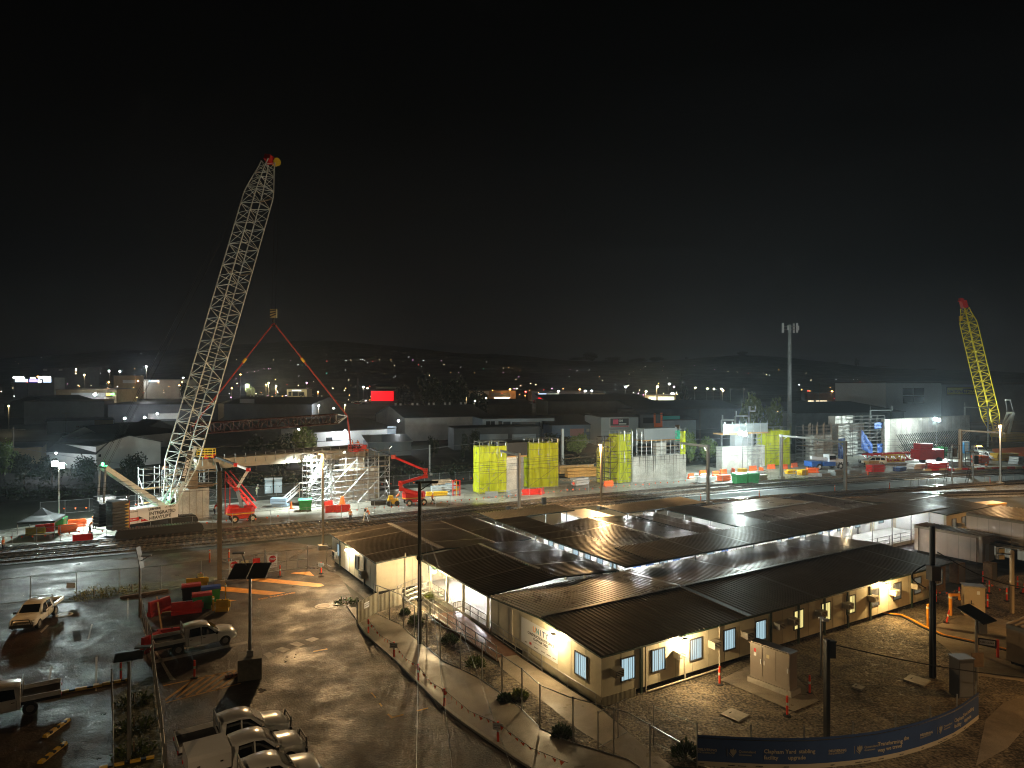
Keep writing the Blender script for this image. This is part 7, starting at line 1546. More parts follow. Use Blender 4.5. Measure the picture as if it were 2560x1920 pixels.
# stainless cabinet
ca, cb_ = G(1873,1700,.2), G(1972,1738,.2); d = (cb_-ca).normalized(); n = Vector((-d.y,d.x,0)); L = (cb_-ca).length; hC = 2.15; cbt = thing('switch_cabinet', 'tall stainless steel switch cabinet with three doors on a concrete slab', 'cabinet', ca, 0); M_inox = mat('stainless_steel', (.40,.35,.30), .34, .55, var=.08, vscale=.8); M_slab2 = M_kerb
mb = MB(); mb.prism([(ca-n*.0-d*.15)[:2], (cb_+d*.15)[:2], (cb_+n*1.1+d*.15)[:2], (ca+n*1.1-d*.15)[:2]], .06, .42); sub(mb, 'plinth', M_kerb, cbt)
mb = MB(); mb.prism([(ca+n*.12)[:2], (cb_+n*.12)[:2], (cb_+n*.95)[:2], (ca+n*.95)[:2]], .42, .42+hC); sub(mb, 'body', M_inox, cbt); mb = MB(); mb.prism([(ca+n*.0-d*.05)[:2], (cb_+n*.0+d*.05)[:2], (cb_+n*1.0+d*.05)[:2], (ca+n*1.0-d*.05)[:2]], .42+hC+.003, .5+hC); sub(mb, 'roof', M_inox, cbt)
ft = lambda x, z, o=0: ca+d*x+n*(.12-o)+Z*(z-.2)
for k in range(3):
    mb = MB(); slab_on(mb, ft, L*k/3+.03, L*(k+1)/3-.03, .72, .55+hC, .003, .03); dr = sub(mb, 'door', M_inox, cbt); mb = MB(); x = L*(k+1)/3-.12 if k != 1 else L/3+.12; slab_on(mb, ft, x-.03, x+.03, 1.45, 1.75, .03, .07); sub(mb, 'handle', M_print, dr)
for x, z, w_, m in ((.35,1.95,.16,M_print),(.35,2.2,.16,mat('sign_red', (.62,.02,.02), .5)),(L/3+.35,2.05,.2,mat('cream_sign', (.7,.62,.4), .5))): mb = MB(); slab_on(mb, ft, x-w_/2, x+w_/2, z-.11, z+.11, .031, .035); sub(mb, 'label_plate', m, cbt)
for px, py, s, lab in [(1837,1790,1.15,'square concrete pit lid lying in the lit gravel'),(2292,1703,1.2,'square concrete pit lid lying in shade near the thick pole'),(2146,1720,.6,'small pit lid in the shaded middle of the gravel yard')]: t = thing('pit_lid', lab, 'pit lid', G(px,py), .7, 'pit lids in the gravel'); mb = MB(); mb.base((0,0,.005), (s,s,.09)); mb.build('slab', M_kerb, t); mb = MB(); mb.base((0,s*.25,.09), (.25,.06,.015)); mb.build('lifting_slot', M_dark, t)
# right hand furniture
t = thing('meter_cabinet', 'tan metal cabinet with a dark handle and a small notice on the path', 'cabinet', G(2433,1537), -.35); mb = MB(); mb.base((0,0,.03), (1.45,.9,2.35)); mb.build('body', mat('tan_cabinet', (.45,.36,.24), .45, var=.1), t); mb = MB(); mb.base((0,0,2.382), (1.6,1.05,.08)); mb.build('roof', M_kerb, t); mb = MB(); mb.base((.15,-.455,.2), (1.05,.02,2.05)); d1 = mb.build('door', mat('tan_door', (.5,.40,.27), .4), t); mb = MB(); mb.box((-.25,-.48,1.15), (.06,.05,.3)); mb.box((-.15,-.48,1.02), (.2,.05,.05)); mb.build('handle', M_trim, d1); mb = MB(); mb.box((.25,-.47,1.95), (.22,.012,.28)); mb.build('notice', M_print, d1)
t = thing('grey_cabinet', 'dark grey roadside cabinet against the right end of the blue banner', 'cabinet', G(2404,1738), .1); mb = MB(); mb.base((0,0,0), (1.0,.8,2.3)); mb.build('body', mat('slate_cabinet', (.10,.105,.11), .5), t); mb = MB(); mb.base((0,0,2.305), (1.1,.9,.07)); mb.build('roof', M_greyp, t); mb = MB(); mb.base((0,-.405,.1), (.85,.015,2.0)); mb.build('door', M_greyp, t)
for px, py, lab in [(2321,1566,'orange bollard left of the arched orange one'),(2376,1538,'orange arched bollard with a bracket by the tan cabinet')]: t = thing('orange_bollard', lab, 'bollard', G(px,py), 0, 'orange bollards'); mb = MB(); mb.tube((0,0,0), (0,0,1.75), .13, 9); mb.build('post', M_orange if False else mat('amber_plastic', (.85,.33,.02), .4), t); mb = MB(); mb.lathe([(.135,1.4),(.135,1.55)], (0,0,0), 9); mb.build('band', M_refl, t)
t = bpy.data.objects['orange_bollard.001']; mb = MB(); mb.bar((0,0,1.68), (.75,0,1.68), .2); mb.bar((.7,0,1.68), (.75,0,1.25), .14); mb.build('arm', MATS['amber_plastic'], t)
b = G(2441,1712); t = solar('solar lamp with one dark panel and a grey box near the beige container', b, (1712-1545)/F*b.y, False, .5, 1, (.3,.3,.1), 1.5, .35); mb = MB(); mb.box(b+Z*((1712-1568)/F*b.y)+Vector((.3,0,0)), (.5,.4,.7)); sub(mb, 'battery_box', M_greyp, t); mb = MB(); mb.box(b+Z*((1712-1648)/F*b.y)-Vector((0,.1,0)), (.8,.05,.9), .1); sub(mb, 'notice_frame', M_timber, t)
t = thing('trestle_sign', 'red trestle with a small white sign across the compound path', 'sign', G(2468,1640), -.5); mb = MB()
for x in (-.6,.6): mb.tube((x,0,0), (x,0,1.25), .09, 8)
mb.build('leg', mat('red_post_plastic', (.85,.06,.02), .4), t); mb = MB(); mb.box((0,-.02,.95), (1.15,.06,.5)); mb.build('board', M_trim, t); mb = MB(); mb.box((0,-.055,.95), (.9,.01,.34)); mb.build('panel', M_print, t); text('KEEP CLEAR', .15, M_ink, t, wm(t) @ Vector((-.42,-.065,.9)), wm(t).to_3x3() @ Vector((1,0,0)), Z, .002)
p5 = G(2530,1532); t = thing('lamp_pole', 'beige pole with a round cap and flood lamps at the right edge', 'lamp pole', p5, 0); h5 = (1532-1380)/F*p5.y; mb = MB(); mb.tube(p5, p5+Z*h5, .17, 10); mb.sphere(p5+Z*h5, .17, 10, 6); sub(mb, 'shaft', mat('beige_pole', (.52,.44,.32), .5), t); mb = MB(); mb.bar(p5+Z*(h5-.2), p5+Z*(h5-.1)-Vector((1.0,0,0)), .1); sub(mb, 'arm', M_trim, t)
for k in range(2): mb = MB(); mb.box(p5+Z*(h5-.1+(k-.5)*.55)-Vector((1.05,.1,0)), (.5,.35,.4)); sub(mb, 'flood_head', M_trim, t); mb = MB(); mb.box(p5+Z*(h5-.1+(k-.5)*.55)-Vector((1.05,.29,0)), (.42,.02,.32)); sub(mb, 'flood_glass', mat('unlit_lens', (.6,.5,.3), .2), t)
hs = thing('hose_ramp', 'orange and black cable ramp curving across the gravel to the path', 'cable ramp', G(2200,1535), 0); mb = MB(); l = smooth_line(pxs([(2205,1534),(2255,1540),(2310,1568),(2360,1590),(2430,1605),(2510,1624),(2580,1640)]), 1.0); strip(mb, l, .2, .12, .0); sub(mb, 'cover', mat('amber_plastic', (.85,.33,.02), .4), hs); mb = MB(); strip(mb, offset(l,-.24), .16, .1, .0); sub(mb, 'black_side', M_trim, hs)
wd_ = thing('weather_station', 'small dark weather sensor on a thin post before the pinkish container', 'sensor', G(2362,1392), 0); b = G(2362,1392); mb = MB(); mb.tube(b, b+Z*1.6, .03, 6); sub(mb, 'post', M_galv, wd_); mb = MB(); mb.sphere(b+Z*1.75, .2, 8, 5); mb.bar(b+Z*1.8, b+Z*2.0+Vector((.6,0,0)), .06); sub(mb, 'sensor', M_trim, wd_)
for px, py, w_, h, lab in [(2393,1455,1.2,1.9,'dark cabinet in the shade below the pinkish container'),(2475,1450,.9,1.7,'dark cabinet right of the pinkish container')]: t = thing('dark_cabinet', lab, 'cabinet', G(px,py), .5); mb = MB(); mb.base((0,0,0), (w_,.8,h)); mb.build('body', M_timber, t); mb = MB(); mb.base((0,-.405,.1), (w_*.8,.015,h-.2)); mb.build('door', M_greyp, t)
t = thing('yellow_crate', 'pale topped long crate beside the tracks at the far right', 'crate', G(2474,1284), .35); mb = MB(); mb.base((0,0,0), (4.2,2,1.5)); mb.build('box', M_timber, t); mb = MB(); mb.base((0,0,1.505), (4.3,2.1,.12)); mb.build('lid', M_yel, t)
# blue banner fence along the pavement
bn_px = [(1743,1916),(1850,1922),(1965,1925),(2068,1921),(2190,1906),(2295,1880),(2380,1845),(2442,1800)]
BP = smooth_line(pxs(bn_px), 1.0); bz0, bz1 = .1, 1.62
M_ban = mat('navy_banner_cloth', (.035,.075,.20), .65, var=.08, vscale=1.5)
bf_ = wfence('wire fence carrying the blue banner along the curved pavement', BP, 2.2, 2.6, name='banner_fence', r=.035, top=False, bottom=False)
bt_ = thing('fence_banner', 'long navy banner with pale slogans tied to the curved wire fence', 'banner', BP[0], 0); fb = offset(BP, -.09); mb = MB(); mw = MB()
for a, b in zip(fb, fb[1:]):
    mb.add([a+Z*.33, b+Z*.33, b+Z*bz1, a+Z*bz1], [(0,1,2,3)]); mw.add([a+Z*bz0, b+Z*bz0, b+Z*.327, a+Z*.327], [(0,1,2,3)])
sub(mb, 'cloth', M_ban, bt_); sub(mw, 'white_strip', mat('cream_banner_strip', (.55,.48,.36), .6), bt_); mb = MB(); mb.path([p+Z*1.5 for p in offset(BP,-.13)], .02, 4); sub(mb, 'tie_rope', M_black, bt_)
cum = [0.0]
for a, b in zip(fb, fb[1:]): cum.append(cum[-1]+(b-a).length)
def on_banner(s):
    for i in range(len(fb)-1):
        if cum[i] <= s <= cum[i+1] or i == len(fb)-2: return fb[i].lerp(fb[i+1], (s-cum[i])/(cum[i+1]-cum[i])), (fb[i+1]-fb[i]).normalized()
M_bl = mat('pale_banner_lettering', (.50,.44,.33), .6); M_bl2 = mat('faint_banner_lettering', (.34,.31,.24), .6)
def bwrite(s0, z, body, size, m, adv=.5, bold=.004):
    s = s0
    for word in body.split(' '):
        p, t_ = on_banner(s); o = text(word, size, m, bt_, p+Z*z, t_, Z, bold, gap=.03); s += size*adv*(len(word)+1.1)
def s_at(px, py):
    q = G(px, py, .8); return min(range(len(fb)), key=lambda i: (fb[i]-Vector((q.x,q.y,0))).length)
S_ = lambda px, py: cum[s_at(px, py)]
for k, (x1, x2, head, sub_) in enumerate([((1758,1872),(1888,1872),'Clapham Yard stabling','facility upgrade'),((2033,1873),(2155,1850),'Transforming the','way we travel'),((2252,1832),(2330,1800),'Clapham Yard stabling','facility upgrade')]):
    s = S_(*x1); bwrite(s, .86, 'DELIVERING', .17, M_bl, .68); bwrite(s, .74, 'FOR QUEENSLAND', .10, M_bl2); p, t_ = on_banner(s+1.42); mb = MB(); mb.bar(p+Z*.66-t_.cross(Z)*-.02, p+Z*1.02-t_.cross(Z)*-.02, .02); sub(mb, 'divider', M_bl2, bt_)
    p, t_ = on_banner(s+1.72); f_ = Vector((t_.y,-t_.x,0)); mb = MB(); c_ = p+f_*.02+Z*.86; mb.slab([c_+t_*x+Z*y for x, y in ((-.13,.16),(-.16,.02),(0,-.2),(.16,.02),(.13,.16),(.05,.1),(0,.2),(-.05,.1))], .008); mb.slab([c_+t_*x+Z*y for x, y in ((-.24,.0),(-.18,-.1),(.0,-.26),(.0,-.22)) ], .008); sub(mb, 'crest', M_bl2, bt_)
    bwrite(s+1.98, .86, 'Queensland', .17, M_bl2); bwrite(s+1.98, .72, 'Government', .12, M_bl2)
    s = S_(*x2); bwrite(s, .88, head, .27, M_bl, .48, .006); bwrite(s, .58, sub_, .27, M_bl, .48, .006)
    for j, w_ in enumerate(('UNITY', 'Queensland Government', 'ACCIONA', 'AECOM')): bwrite(S_(*x1)+.1+j*1.35, .19, w_, .075, M_ink, .6)
# ---------------------------------------------------------------- the town behind the site
M_bw = mat('white_shed_wall', (.62,.64,.62), .6, var=.1, vscale=.3); M_bg = mat('grey_blue_wall', (.30,.36,.40), .6, var=.12, vscale=.3); M_bd = mat('dark_shed_wall', (.09,.10,.105), .7, var=.2, vscale=.3); M_bt = mat('tan_shed_wall', (.34,.26,.15), .7, var=.2, vscale=.3); M_br = mat('dark_shed_roof', (.035,.037,.04), .45, .2, var=.2, vscale=.2); M_bc = mat('pale_block_wall', (.52,.52,.47), .75, var=.22, vscale=.25)
M_win = mat('dark_window', (.02,.025,.03), .12); M_bs = mat('slate_cladding', (.10,.112,.125), .6, var=.15, vscale=.3)
def frame(x0, x1, d0, d1):
    a = P(x0, 960, d0); b = P(x1, 960, d1); a.z = b.z = 0; e = (b-a).normalized(); return a, b, e, Vector((-e.y, e.x, 0))
def bld(label, x0, x1, yt, d0, d1=None, dep=14, wall=M_bw, roof=M_br, gable=None, wins=(), doors=(), name='building', group=None, rise=.5, over=.4, yt2=None):
    """face between photo columns x0..x1 at distances d0..d1; yt = photo row of the eaves at x0"""
    d1 = d1 or d0; a, b, e, n = frame(x0, x1, d0, d1); g = min(terrain(a.x,a.y), terrain(b.x,b.y))-1.0; zt = H-(yt-960)/F*d0; L = (b-a).length
    t = thing(name, label, 'building', Vector((a.x,a.y,g)), 0, group); c = b+n*dep; f = a+n*dep; mb = MB(); mb.prism([a[:2],b[:2],c[:2],f[:2]], g, zt); sub(mb, 'wall', wall, t); mb = MB()
    up = lambda p, z: Vector((p.x,p.y,z))
    if gable == 'front':
        m0 = (a+b)/2; m1 = (c+f)/2; zr = zt+rise; g_ = MB(); g_.add([up(a,zt),up(b,zt),up(m0,zr),up(f,zt),up(c,zt),up(m1,zr)], [(0,1,2),(4,3,5),(0,2,5,3),(2,1,4,5)]); sub(g_, 'gable', wall, t)
        for p, q in ((a,f),(b,c)):
            o = (p-m0).normalized()*over; k = rise/((a-m0).length)*over; mb.slab([up(p+o-n*over,zt-k+.1), up(m0-n*over,zr+.1), up(m1+n*over,zr+.1), up(q+o+n*over,zt-k+.1)], .14)
    elif gable == 'side':
        m0 = (a+f)/2; m1 = (b+c)/2; zr = zt+rise
        for p, q, o in ((a,b,-n),(f,c,n)): mb.slab([up(p+o*over-e*over,zt+.05), up(q+o*over+e*over,zt+.05), up(m1+e*over,zr+.05), up(m0-e*over,zr+.05)], .14)
        g_ = MB(); g_.add([up(a,zt),up(f,zt),up(m0,zr),up(b,zt),up(c,zt),up(m1,zr)], [(0,2,1),(3,4,5)]); sub(g_, 'gable', wall, t)
    else:
        mb.slab([up(a-n*over-e*over,zt+.06), up(b-n*over+e*over,zt+.06), up(c+n*.1+e*over,zt+rise), up(f+n*.1-e*over,zt+rise)], .16)
    r = sub(mb, 'roof', roof, t)
    if gable == 'side' and L > 25:
        v = MB()
        for k in range(5):
            for s in (-.9,.9): q = lp(m0,m1,(k+.5)/5)+e*s; v.tube(up(q,zr), up(q,zr+.9), .35, 8)
        sub(v, 'roof_vent', M_bw, r)
    def face(px0, px1, y0, y1, out): 
        p = onplane(px0, y0, a, n); q = onplane(px1, y1, a, n); p2 = onplane(px1, y0, a, n); z1, z0 = p.z, q.z; m_ = MB(); A = Vector((p.x,p.y,0))-n*.01; B = Vector((p2.x,p2.y,0))-n*.01; m_.add([A+Z*z0, B+Z*z0, B+Z*z1, A+Z*z1, A+Z*z0-n*out, B+Z*z0-n*out, B+Z*z1-n*out, A+Z*z1-n*out], [(4,5,6,7),(0,4,7,3),(1,2,6,5),(3,7,6,2),(0,1,5,4)]); return m_
    for w in wins: sub(face(*w[:4], .06), 'window', w[4] if len(w) > 4 else M_win, t)
    for w in doors: sub(face(*w[:4], .05), w[5] if len(w) > 5 else 'door', w[4] if len(w) > 4 else M_bg, t)
    return t, a, b, e, n, face
def signtext(B, body, px, py, hpx, m, bold=.02, sp=1.0):
    t, a, b, e, n, _ = B; q = onplane(px, py, a-n*.14, n); text(body, hpx/F*q.y*1.35, m, t, q, e, Z, bold, gap=.02, spacing=sp)
G_w = glow('white_shop_glow', (.9,.95,1.0), 5); G_warm = glow('warm_shop_glow', (1.0,.82,.5), 1.6); G_p = glow('violet_shop_glow', (.28,.22,1.0), 1.3); G_r = glow('red_shop_glow', (1.0,.004,.012), .42); G_bl = glow('blue_shop_glow', (.06,.18,.75), .35); G_c = glow('cool_shop_glow', (.55,.75,.95), .9); G_green = glow('green_sign_glow', (.1,1.0,.12), 2.5); G_yel = glow('yellow_sign_glow', (1.0,.75,.05), 2.5); G_or = glow('orange_sign_glow', (1.0,.2,.03), 3)
# left
row = [(148+i*7.6,156+i*7.6,1123+i*1.5,1132+i*1.6) for i in range(14)]
bld('low white workshop with a band of small windows and a low gable at the left', 145, 240, 1109, 158, 150, 15, M_bw, M_br, 'side', wins=[(148+i*7.4,153+i*7.4,1123.5+i*1.15,1131+i*1.2) for i in range(12)], rise=2.0)
bld('white gable fronted workshop joined to the right of the windowed workshop', 241, 309, 1134, 150, 156, 16, M_bw, M_br, 'front', wins=[(246+i*9,252+i*9,1136,1142) for i in range(7)], rise=2.6)
bld('white gable fronted workshop nearest the crane boom', 310, 374, 1124, 156, 163, 14, M_bw, M_br, 'front', wins=[(314+i*8.4,320+i*8.4,1128,1137) for i in range(7)], rise=2.0)
bld('tall white gabled hall rising behind the windowed workshop', 158, 272, 1092, 190, 186, 26, M_bw, M_br, 'front', rise=3.0)
bld('long wall half white half tan with faded red letters at the left', 117, 284, 1054, 250, 262, 12, M_bw, M_br, doors=[(236,283,1050,1076,M_bt,'tan_panel')]); 
signtext(bld('narrow parapet with faded red letters on the long white wall', 190, 232, 1061, 249.3, 252, .4, M_bw, M_bw, rise=.07, over=.02), 'FASTENING', 191, 1069, 4.5, mat('faded_red', (.3,.06,.05), .7), .01)
bld('pale flat fence walled yard building at the far left', 22, 103, 1121, 160, 163, 10, M_bt, M_br); bld('dark house with one lit window behind the crane mast lines', 360, 440, 1074, 205, 212, 12, M_bd, M_br, 'front', wins=[(373,379,1083,1093,glow('lit_house_window', (1.0,.85,.45), 1.0))], rise=2.5)
bld('dark grey warehouse with a lit bay left of the crane boom', 270, 545, 1012, 300, 312, 30, M_bs, M_br, doors=[(370,445,1034,1047,M_bw,'pale_bay')]); bld('long flat roofed store with a green and yellow sign far left', 140, 292, 974, 400, 405, 30, M_bt, M_br, doors=[(178,264,982,1000,M_bw,'pale_front'),(266,276,984,988,G_yel,'sign_yellow'),(276,286,983,988,G_green,'sign_green')]); bld('dark gabled sheds in the shadow at the far left', 10, 150, 1010, 330, 320, 25, M_bd, M_br, 'front', rise=4); bld('dark brick sheds beneath the far left street lamp', 60, 260, 1005, 290, 300, 20, M_bd, M_br)
# glowing showrooms
B = bld('showroom with white glowing letters and blue windows at the far left', 36, 70, 943, 520, 520, 15, M_bd, M_br, wins=[(38,70,948,955,G_c)]); signtext(B, 'OMODA', 32, 946.5, 5.2, G_w, .12, 1.15)
B = bld('showroom with white glowing letters and violet windows beside the first', 72, 136, 944, 520, 522, 15, M_bd, M_br, wins=[(73,94,948,955,G_p),(95,103,951,956,G_w),(108,128,947,956,G_c),(76,88,944,946,G_w)]); signtext(B, 'JAECOO', 97, 946.5, 5.2, G_w, .12, 1.1)
bld('dim apartment block with two lit windows on the far left skyline', 105, 225, 920, 620, 620, 14, M_bs, M_br, wins=[(108,118,922,927,M_bw),(147,156,922,927,M_bw),(188,192,921,928,G_warm),(188,191,932,935,G_warm)]); bld('pale low hall above the parked cars left of the crane', 284, 338, 939, 520, 520, 12, M_bt, M_br, wins=[(307,340,950,958,M_bw)]); bld('long low white roofed store above the parked cars', 350, 462, 950, 540, 540, 20, M_bw, M_bw, wins=[(372,398,951,955,G_c)])
bld('cream pavilion showroom with dark glass above the parked cars', 717, 767, 973, 470, 470, 12, mat('cream_render', (.6,.55,.38), .6), M_br, wins=[(721,729,979,990),(731,745,979,990),(746,760,980,990),(730,753,975,977.5,G_c)])
bld('red glowing shop front half hidden by trees', 927, 985, 977, 480, 480, 10, M_red, M_br, wins=[(928,984,978,1004,G_r)], rise=1.5); bld('pale low roof behind the red glowing shop', 940, 990, 969, 560, 560, 10, M_bw, M_br)
bld('long shop row with a tan end and lit windows right of the dark trees', 1178, 1290, 977, 470, 476, 14, M_bt, M_br, wins=[(1190,1222,978,987,M_bw),(1228,1276,982,991,mat('grey_glass', (.2,.25,.27), .3)),(1236,1275,993,996,G_warm)]); bld('glazed showroom with cool lit windows and a red fascia in the centre', 1330, 1510, 979, 470, 480, 14, M_bs, M_br, wins=[(1346,1366,984,991,G_c),(1370,1398,984,990,glow('dim_shop_glow', (.5,.6,.45), .3)),(1345,1425,994,996.5,G_r),(1365,1410,998,1006,G_c),(1452,1500,997,999,G_p)]); bld('cream box building right of the central showroom', 1480, 1512, 984, 440, 440, 10, mat('cream_render', (.6,.55,.38), .6), M_br)
B = bld('bright shop with white windows and an outlined sign right of centre', 1616, 1690, 988, 430, 430, 10, M_bt, M_br, wins=[(1622,1640,992,1002,glow('pale_shop_glow', (.9,.95,.7), 1.2)),(1645,1685,992,1003,glow('pale_shop_glow', (.9,.95,.7), 1.2))]); signtext(B, 'KIA', 1677, 986, 4.5, G_w, .03)
bld('low shop with warm lit windows beside the slim poles', 2018, 2085, 984, 470, 470, 10, M_bd, M_br, wins=[(2020,2034,1002,1008,G_warm),(2040,2068,1002,1008,G_warm)])
B = bld('long store with a blue band and a floodlit white sign wall', 2092, 2196, 980, 480, 482, 14, mat('store_blue', (.02,.06,.2), .5), M_br, wins=[(2092,2124,981,986.5,G_bl),(2136,2182,981,986.5,G_bl),(2092,2186,987,998.5,glow('floodlit_sign_glow', (1.0,.86,.66), .8)),(2136,2177,1000,1001.6,G_w),(2125,2136,981,986.5,G_warm)]); signtext(B, 'KITCHEN WORLD', 2104, 996, 5.5, M_ink, .06)  # floodlighting on the sign wall is put in as its own glow
# middle ground sheds
M_bright = M_bw
bld('white shed with a dark roof, rooftop units and a bright wall lamp behind the girder', 786, 990, 1082, 190, 208, 22, M_bw, M_br, wins=[(815,831,1094,1103)], doors=[(851,870,1079,1108,M_panel,'roller_door'),(968,990,1066,1094,M_bg,'side_bay')], rise=2.6)
bld('low white annex with a pale awning roof right of the white shed', 920, 1028, 1108, 178, 182, 9, M_bg, mat('pale_awning', (.5,.54,.56), .5), doors=[(925,955,1087,1105,M_greyp,'rooftop_unit')], rise=1.4)
bld('large pale block walled warehouse with ventilators along its dark ridge', 1012, 1226, 1046, 222, 236, 34, M_bc, mat('ribbed_grey_roof', (.13,.135,.14), .5, .2, var=.25, vscale=.15), 'side', rise=3.6)
bld('two storey grey blue office with a strip of dark windows', 1206, 1386, 1048, 214, 220, 16, M_bg, M_br, wins=[(1215,1226,1053,1062),(1227,1237,1053,1062),(1246,1256,1053,1063),(1258,1276,1054,1068),(1280,1350,1055,1072),(1356,1372,1055,1072)], rise=.25)
t, a, b, e, n, f_ = bld('open carport with a wide dark roof before the two storey office', 1135, 1350, 1072, 196, 204, 8, M_bd, M_br, rise=.25, over=.2, doors=[(1200,1270,1086,1098,M_bg,'pale_bay'),(1280,1340,1086,1098,M_bg,'pale_bay')])
bld('blue walled shed with a pinkish roller door', 1380, 1512, 1064, 212, 218, 20, mat('dusty_blue_wall', (.15,.22,.31), .6, var=.1), M_br, wins=[(1466+i*8.5,1473+i*8.5,1072,1079,mat('pale_window', (.45,.5,.48), .3)) for i in range(5)], doors=[(1425,1460,1072,1089,mat('pink_door', (.42,.22,.2), .6),'roller_door')], rise=2.2)
B = bld('grey workshop with a framed dark sign board', 1503, 1596, 1044, 205, 207, 18, mat('grey_teal_wall', (.32,.39,.41), .6), M_br, doors=[(1524,1573,1044.5,1068,M_bw,'sign_frame'),(1525.5,1571.5,1046,1063.5,mat('sign_black', (.02,.02,.025), .4),'sign_board'),(1526,1571,1064.5,1067.5,mat('sign_pink', (.6,.2,.22), .5),'sign_strip'),(1532,1545,1048.5,1060.5,mat('sign_rose', (.75,.06,.16), .5),'logo'),(1546.5,1565,1058,1061,M_bw,'text_bar')], rise=.5)
for w, d_ in (('sign_board',.12),('sign_strip',.12),('logo',.2),('text_bar',.2)):
    for k in B[0].children:
        if k.name.split('.')[0] == w: k.location = tuple(Vector(k.location)-B[4]*d_)
signtext(B, 'GM', 1546, 1054, 5.2, M_bw, .05)
for k in B[0].children:
    if k.name.startswith('lettering'): k.location = tuple(Vector(k.location)-B[4]*.25)
bld('dark glazed workshop with an orange frame', 1600, 1656, 1038, 212, 214, 14, M_bs, M_br, wins=[(1608,1634,1044,1058)], doors=[(1635,1656,1058,1080,mat('vivid_orange', (.7,.13,.02), .5),'orange_panel'),(1634,1639,1034,1058,mat('vivid_orange', (.7,.13,.02), .5),'orange_frame'),(1651,1656,1032,1058,mat('vivid_orange', (.7,.13,.02), .5),'orange_frame')], rise=.4)
bld('low shop with a teal awning beside the orange framed workshop', 1656, 1740, 1052, 214, 218, 10, M_bg, M_br, doors=[(1657,1700,1040,1048,mat('teal_awning', (.05,.36,.36), .5),'awning'),(1688,1699,1062,1072,M_timber,'roller_door')], rise=1.2)
bld('long dark wall behind the orange framed workshop', 1590, 1860, 1024, 265, 275, 20, M_bd, M_br, rise=3); bld('long dark flat roofed depot behind the blue shed', 1370, 1640, 1004, 300, 305, 40, M_bd, M_br, rise=2.5); bld('dark flat sheds behind the spreader beam', 560, 780, 1010, 310, 300, 30, M_bd, M_br, 'side', wins=[(600,636,997,1008,M_bw)], rise=3); bld('dark low depot behind the pale warehouse', 1100, 1330, 1012, 330, 335, 30, M_bd, M_br, rise=2)
bld('large grey panel walled depot with a black roof behind the far scaffolds', 1992, 2260, 1034, 232, 246, 26, mat('banded_grey_wall', (.20,.24,.26), .55, var=.25, vscale=.2), M_br, doors=[(2076,2104,1036,1068,M_bg,'pale_panel')], rise=3.2)
B = bld('tall slate storage hall with a yellow and black name sign', 2354, 2640, 961, 300, 312, 40, mat('hall_cladding', (.26,.29,.32), .6, var=.12, vscale=.2), M_br, doors=[(2366,2442,967,988,M_ink,'sign_frame'),(2368,2406,969,985.5,mat('sign_yellow', (.62,.55,.06), .5),'sign_panel'),(2405.5,2441.5,969,985.5,mat('sign_yellow', (.62,.55,.06), .5),'sign_panel'),(2407,2440,971,983.5,M_ink,'sign_inset')], rise=1.5)
for w, d_ in (('sign_panel',.08),('sign_inset',.14)):
    for k in B[0].children:
        if k.name.split('.')[0] == w: k.location = tuple(Vector(k.location)-B[4]*d_)
signtext(B, 'NATIONAL', 2369.5, 981.5, 7.2, M_ink, .04); signtext(B, 'STORAGE', 2409, 981.5, 7.2, MATS['sign_yellow'], .04)
for k in B[0].children:
    if k.name.startswith('lettering'): k.location = tuple(Vector(k.location)-B[4]*.2)
bld('pale projecting block with a dark glass grid at the end of the storage hall', 2215, 2353, 958, 292, 300, 30, mat('pale_ribbed_cladding', (.5,.55,.58), .6, var=.1), M_br, wins=[(2257,2283,970,988),(2284,2310,970,988),(2257,2283,990,1008),(2284,2310,990,1008)], rise=.4)
# ---- monopole
mp_ = P(1974,1110,215); mp_.z = terrain(mp_.x,mp_.y); zt = H+(960-812)/F*215; t = thing('phone_mast', 'tall pale monopole carrying three clusters of panel antennas', 'mast', mp_, 0); mb = MB(); mb.tube(mp_, Vector((mp_.x,mp_.y,zt)), .72, 14, .5); sub(mb, 'shaft', mat('weathered_mast', (.36,.39,.40), .6, var=.3, vscale=.5), t)
for k, (x, y) in enumerate(((-2.3,-.5),(-1.9,.8),(2.2,-.4),(1.7,.9),(-.9,-1.0),(2.9,.2))):
    mb = MB(); q = Vector((mp_.x+x,mp_.y+y,zt-1.0)); mb.box(q, (.55 if k < 4 else .35,.25,3.0 if k < 4 else 1.4)); sub(mb, 'antenna', M_panel if k != 1 else M_bg, t); mb = MB(); mb.bar(Vector((mp_.x,mp_.y,q.z+.5)), q+Z*.5, .1); mb.bar(Vector((mp_.x,mp_.y,q.z-.5)), q-Z*.5, .1); sub(mb, 'bracket', M_galv, t)
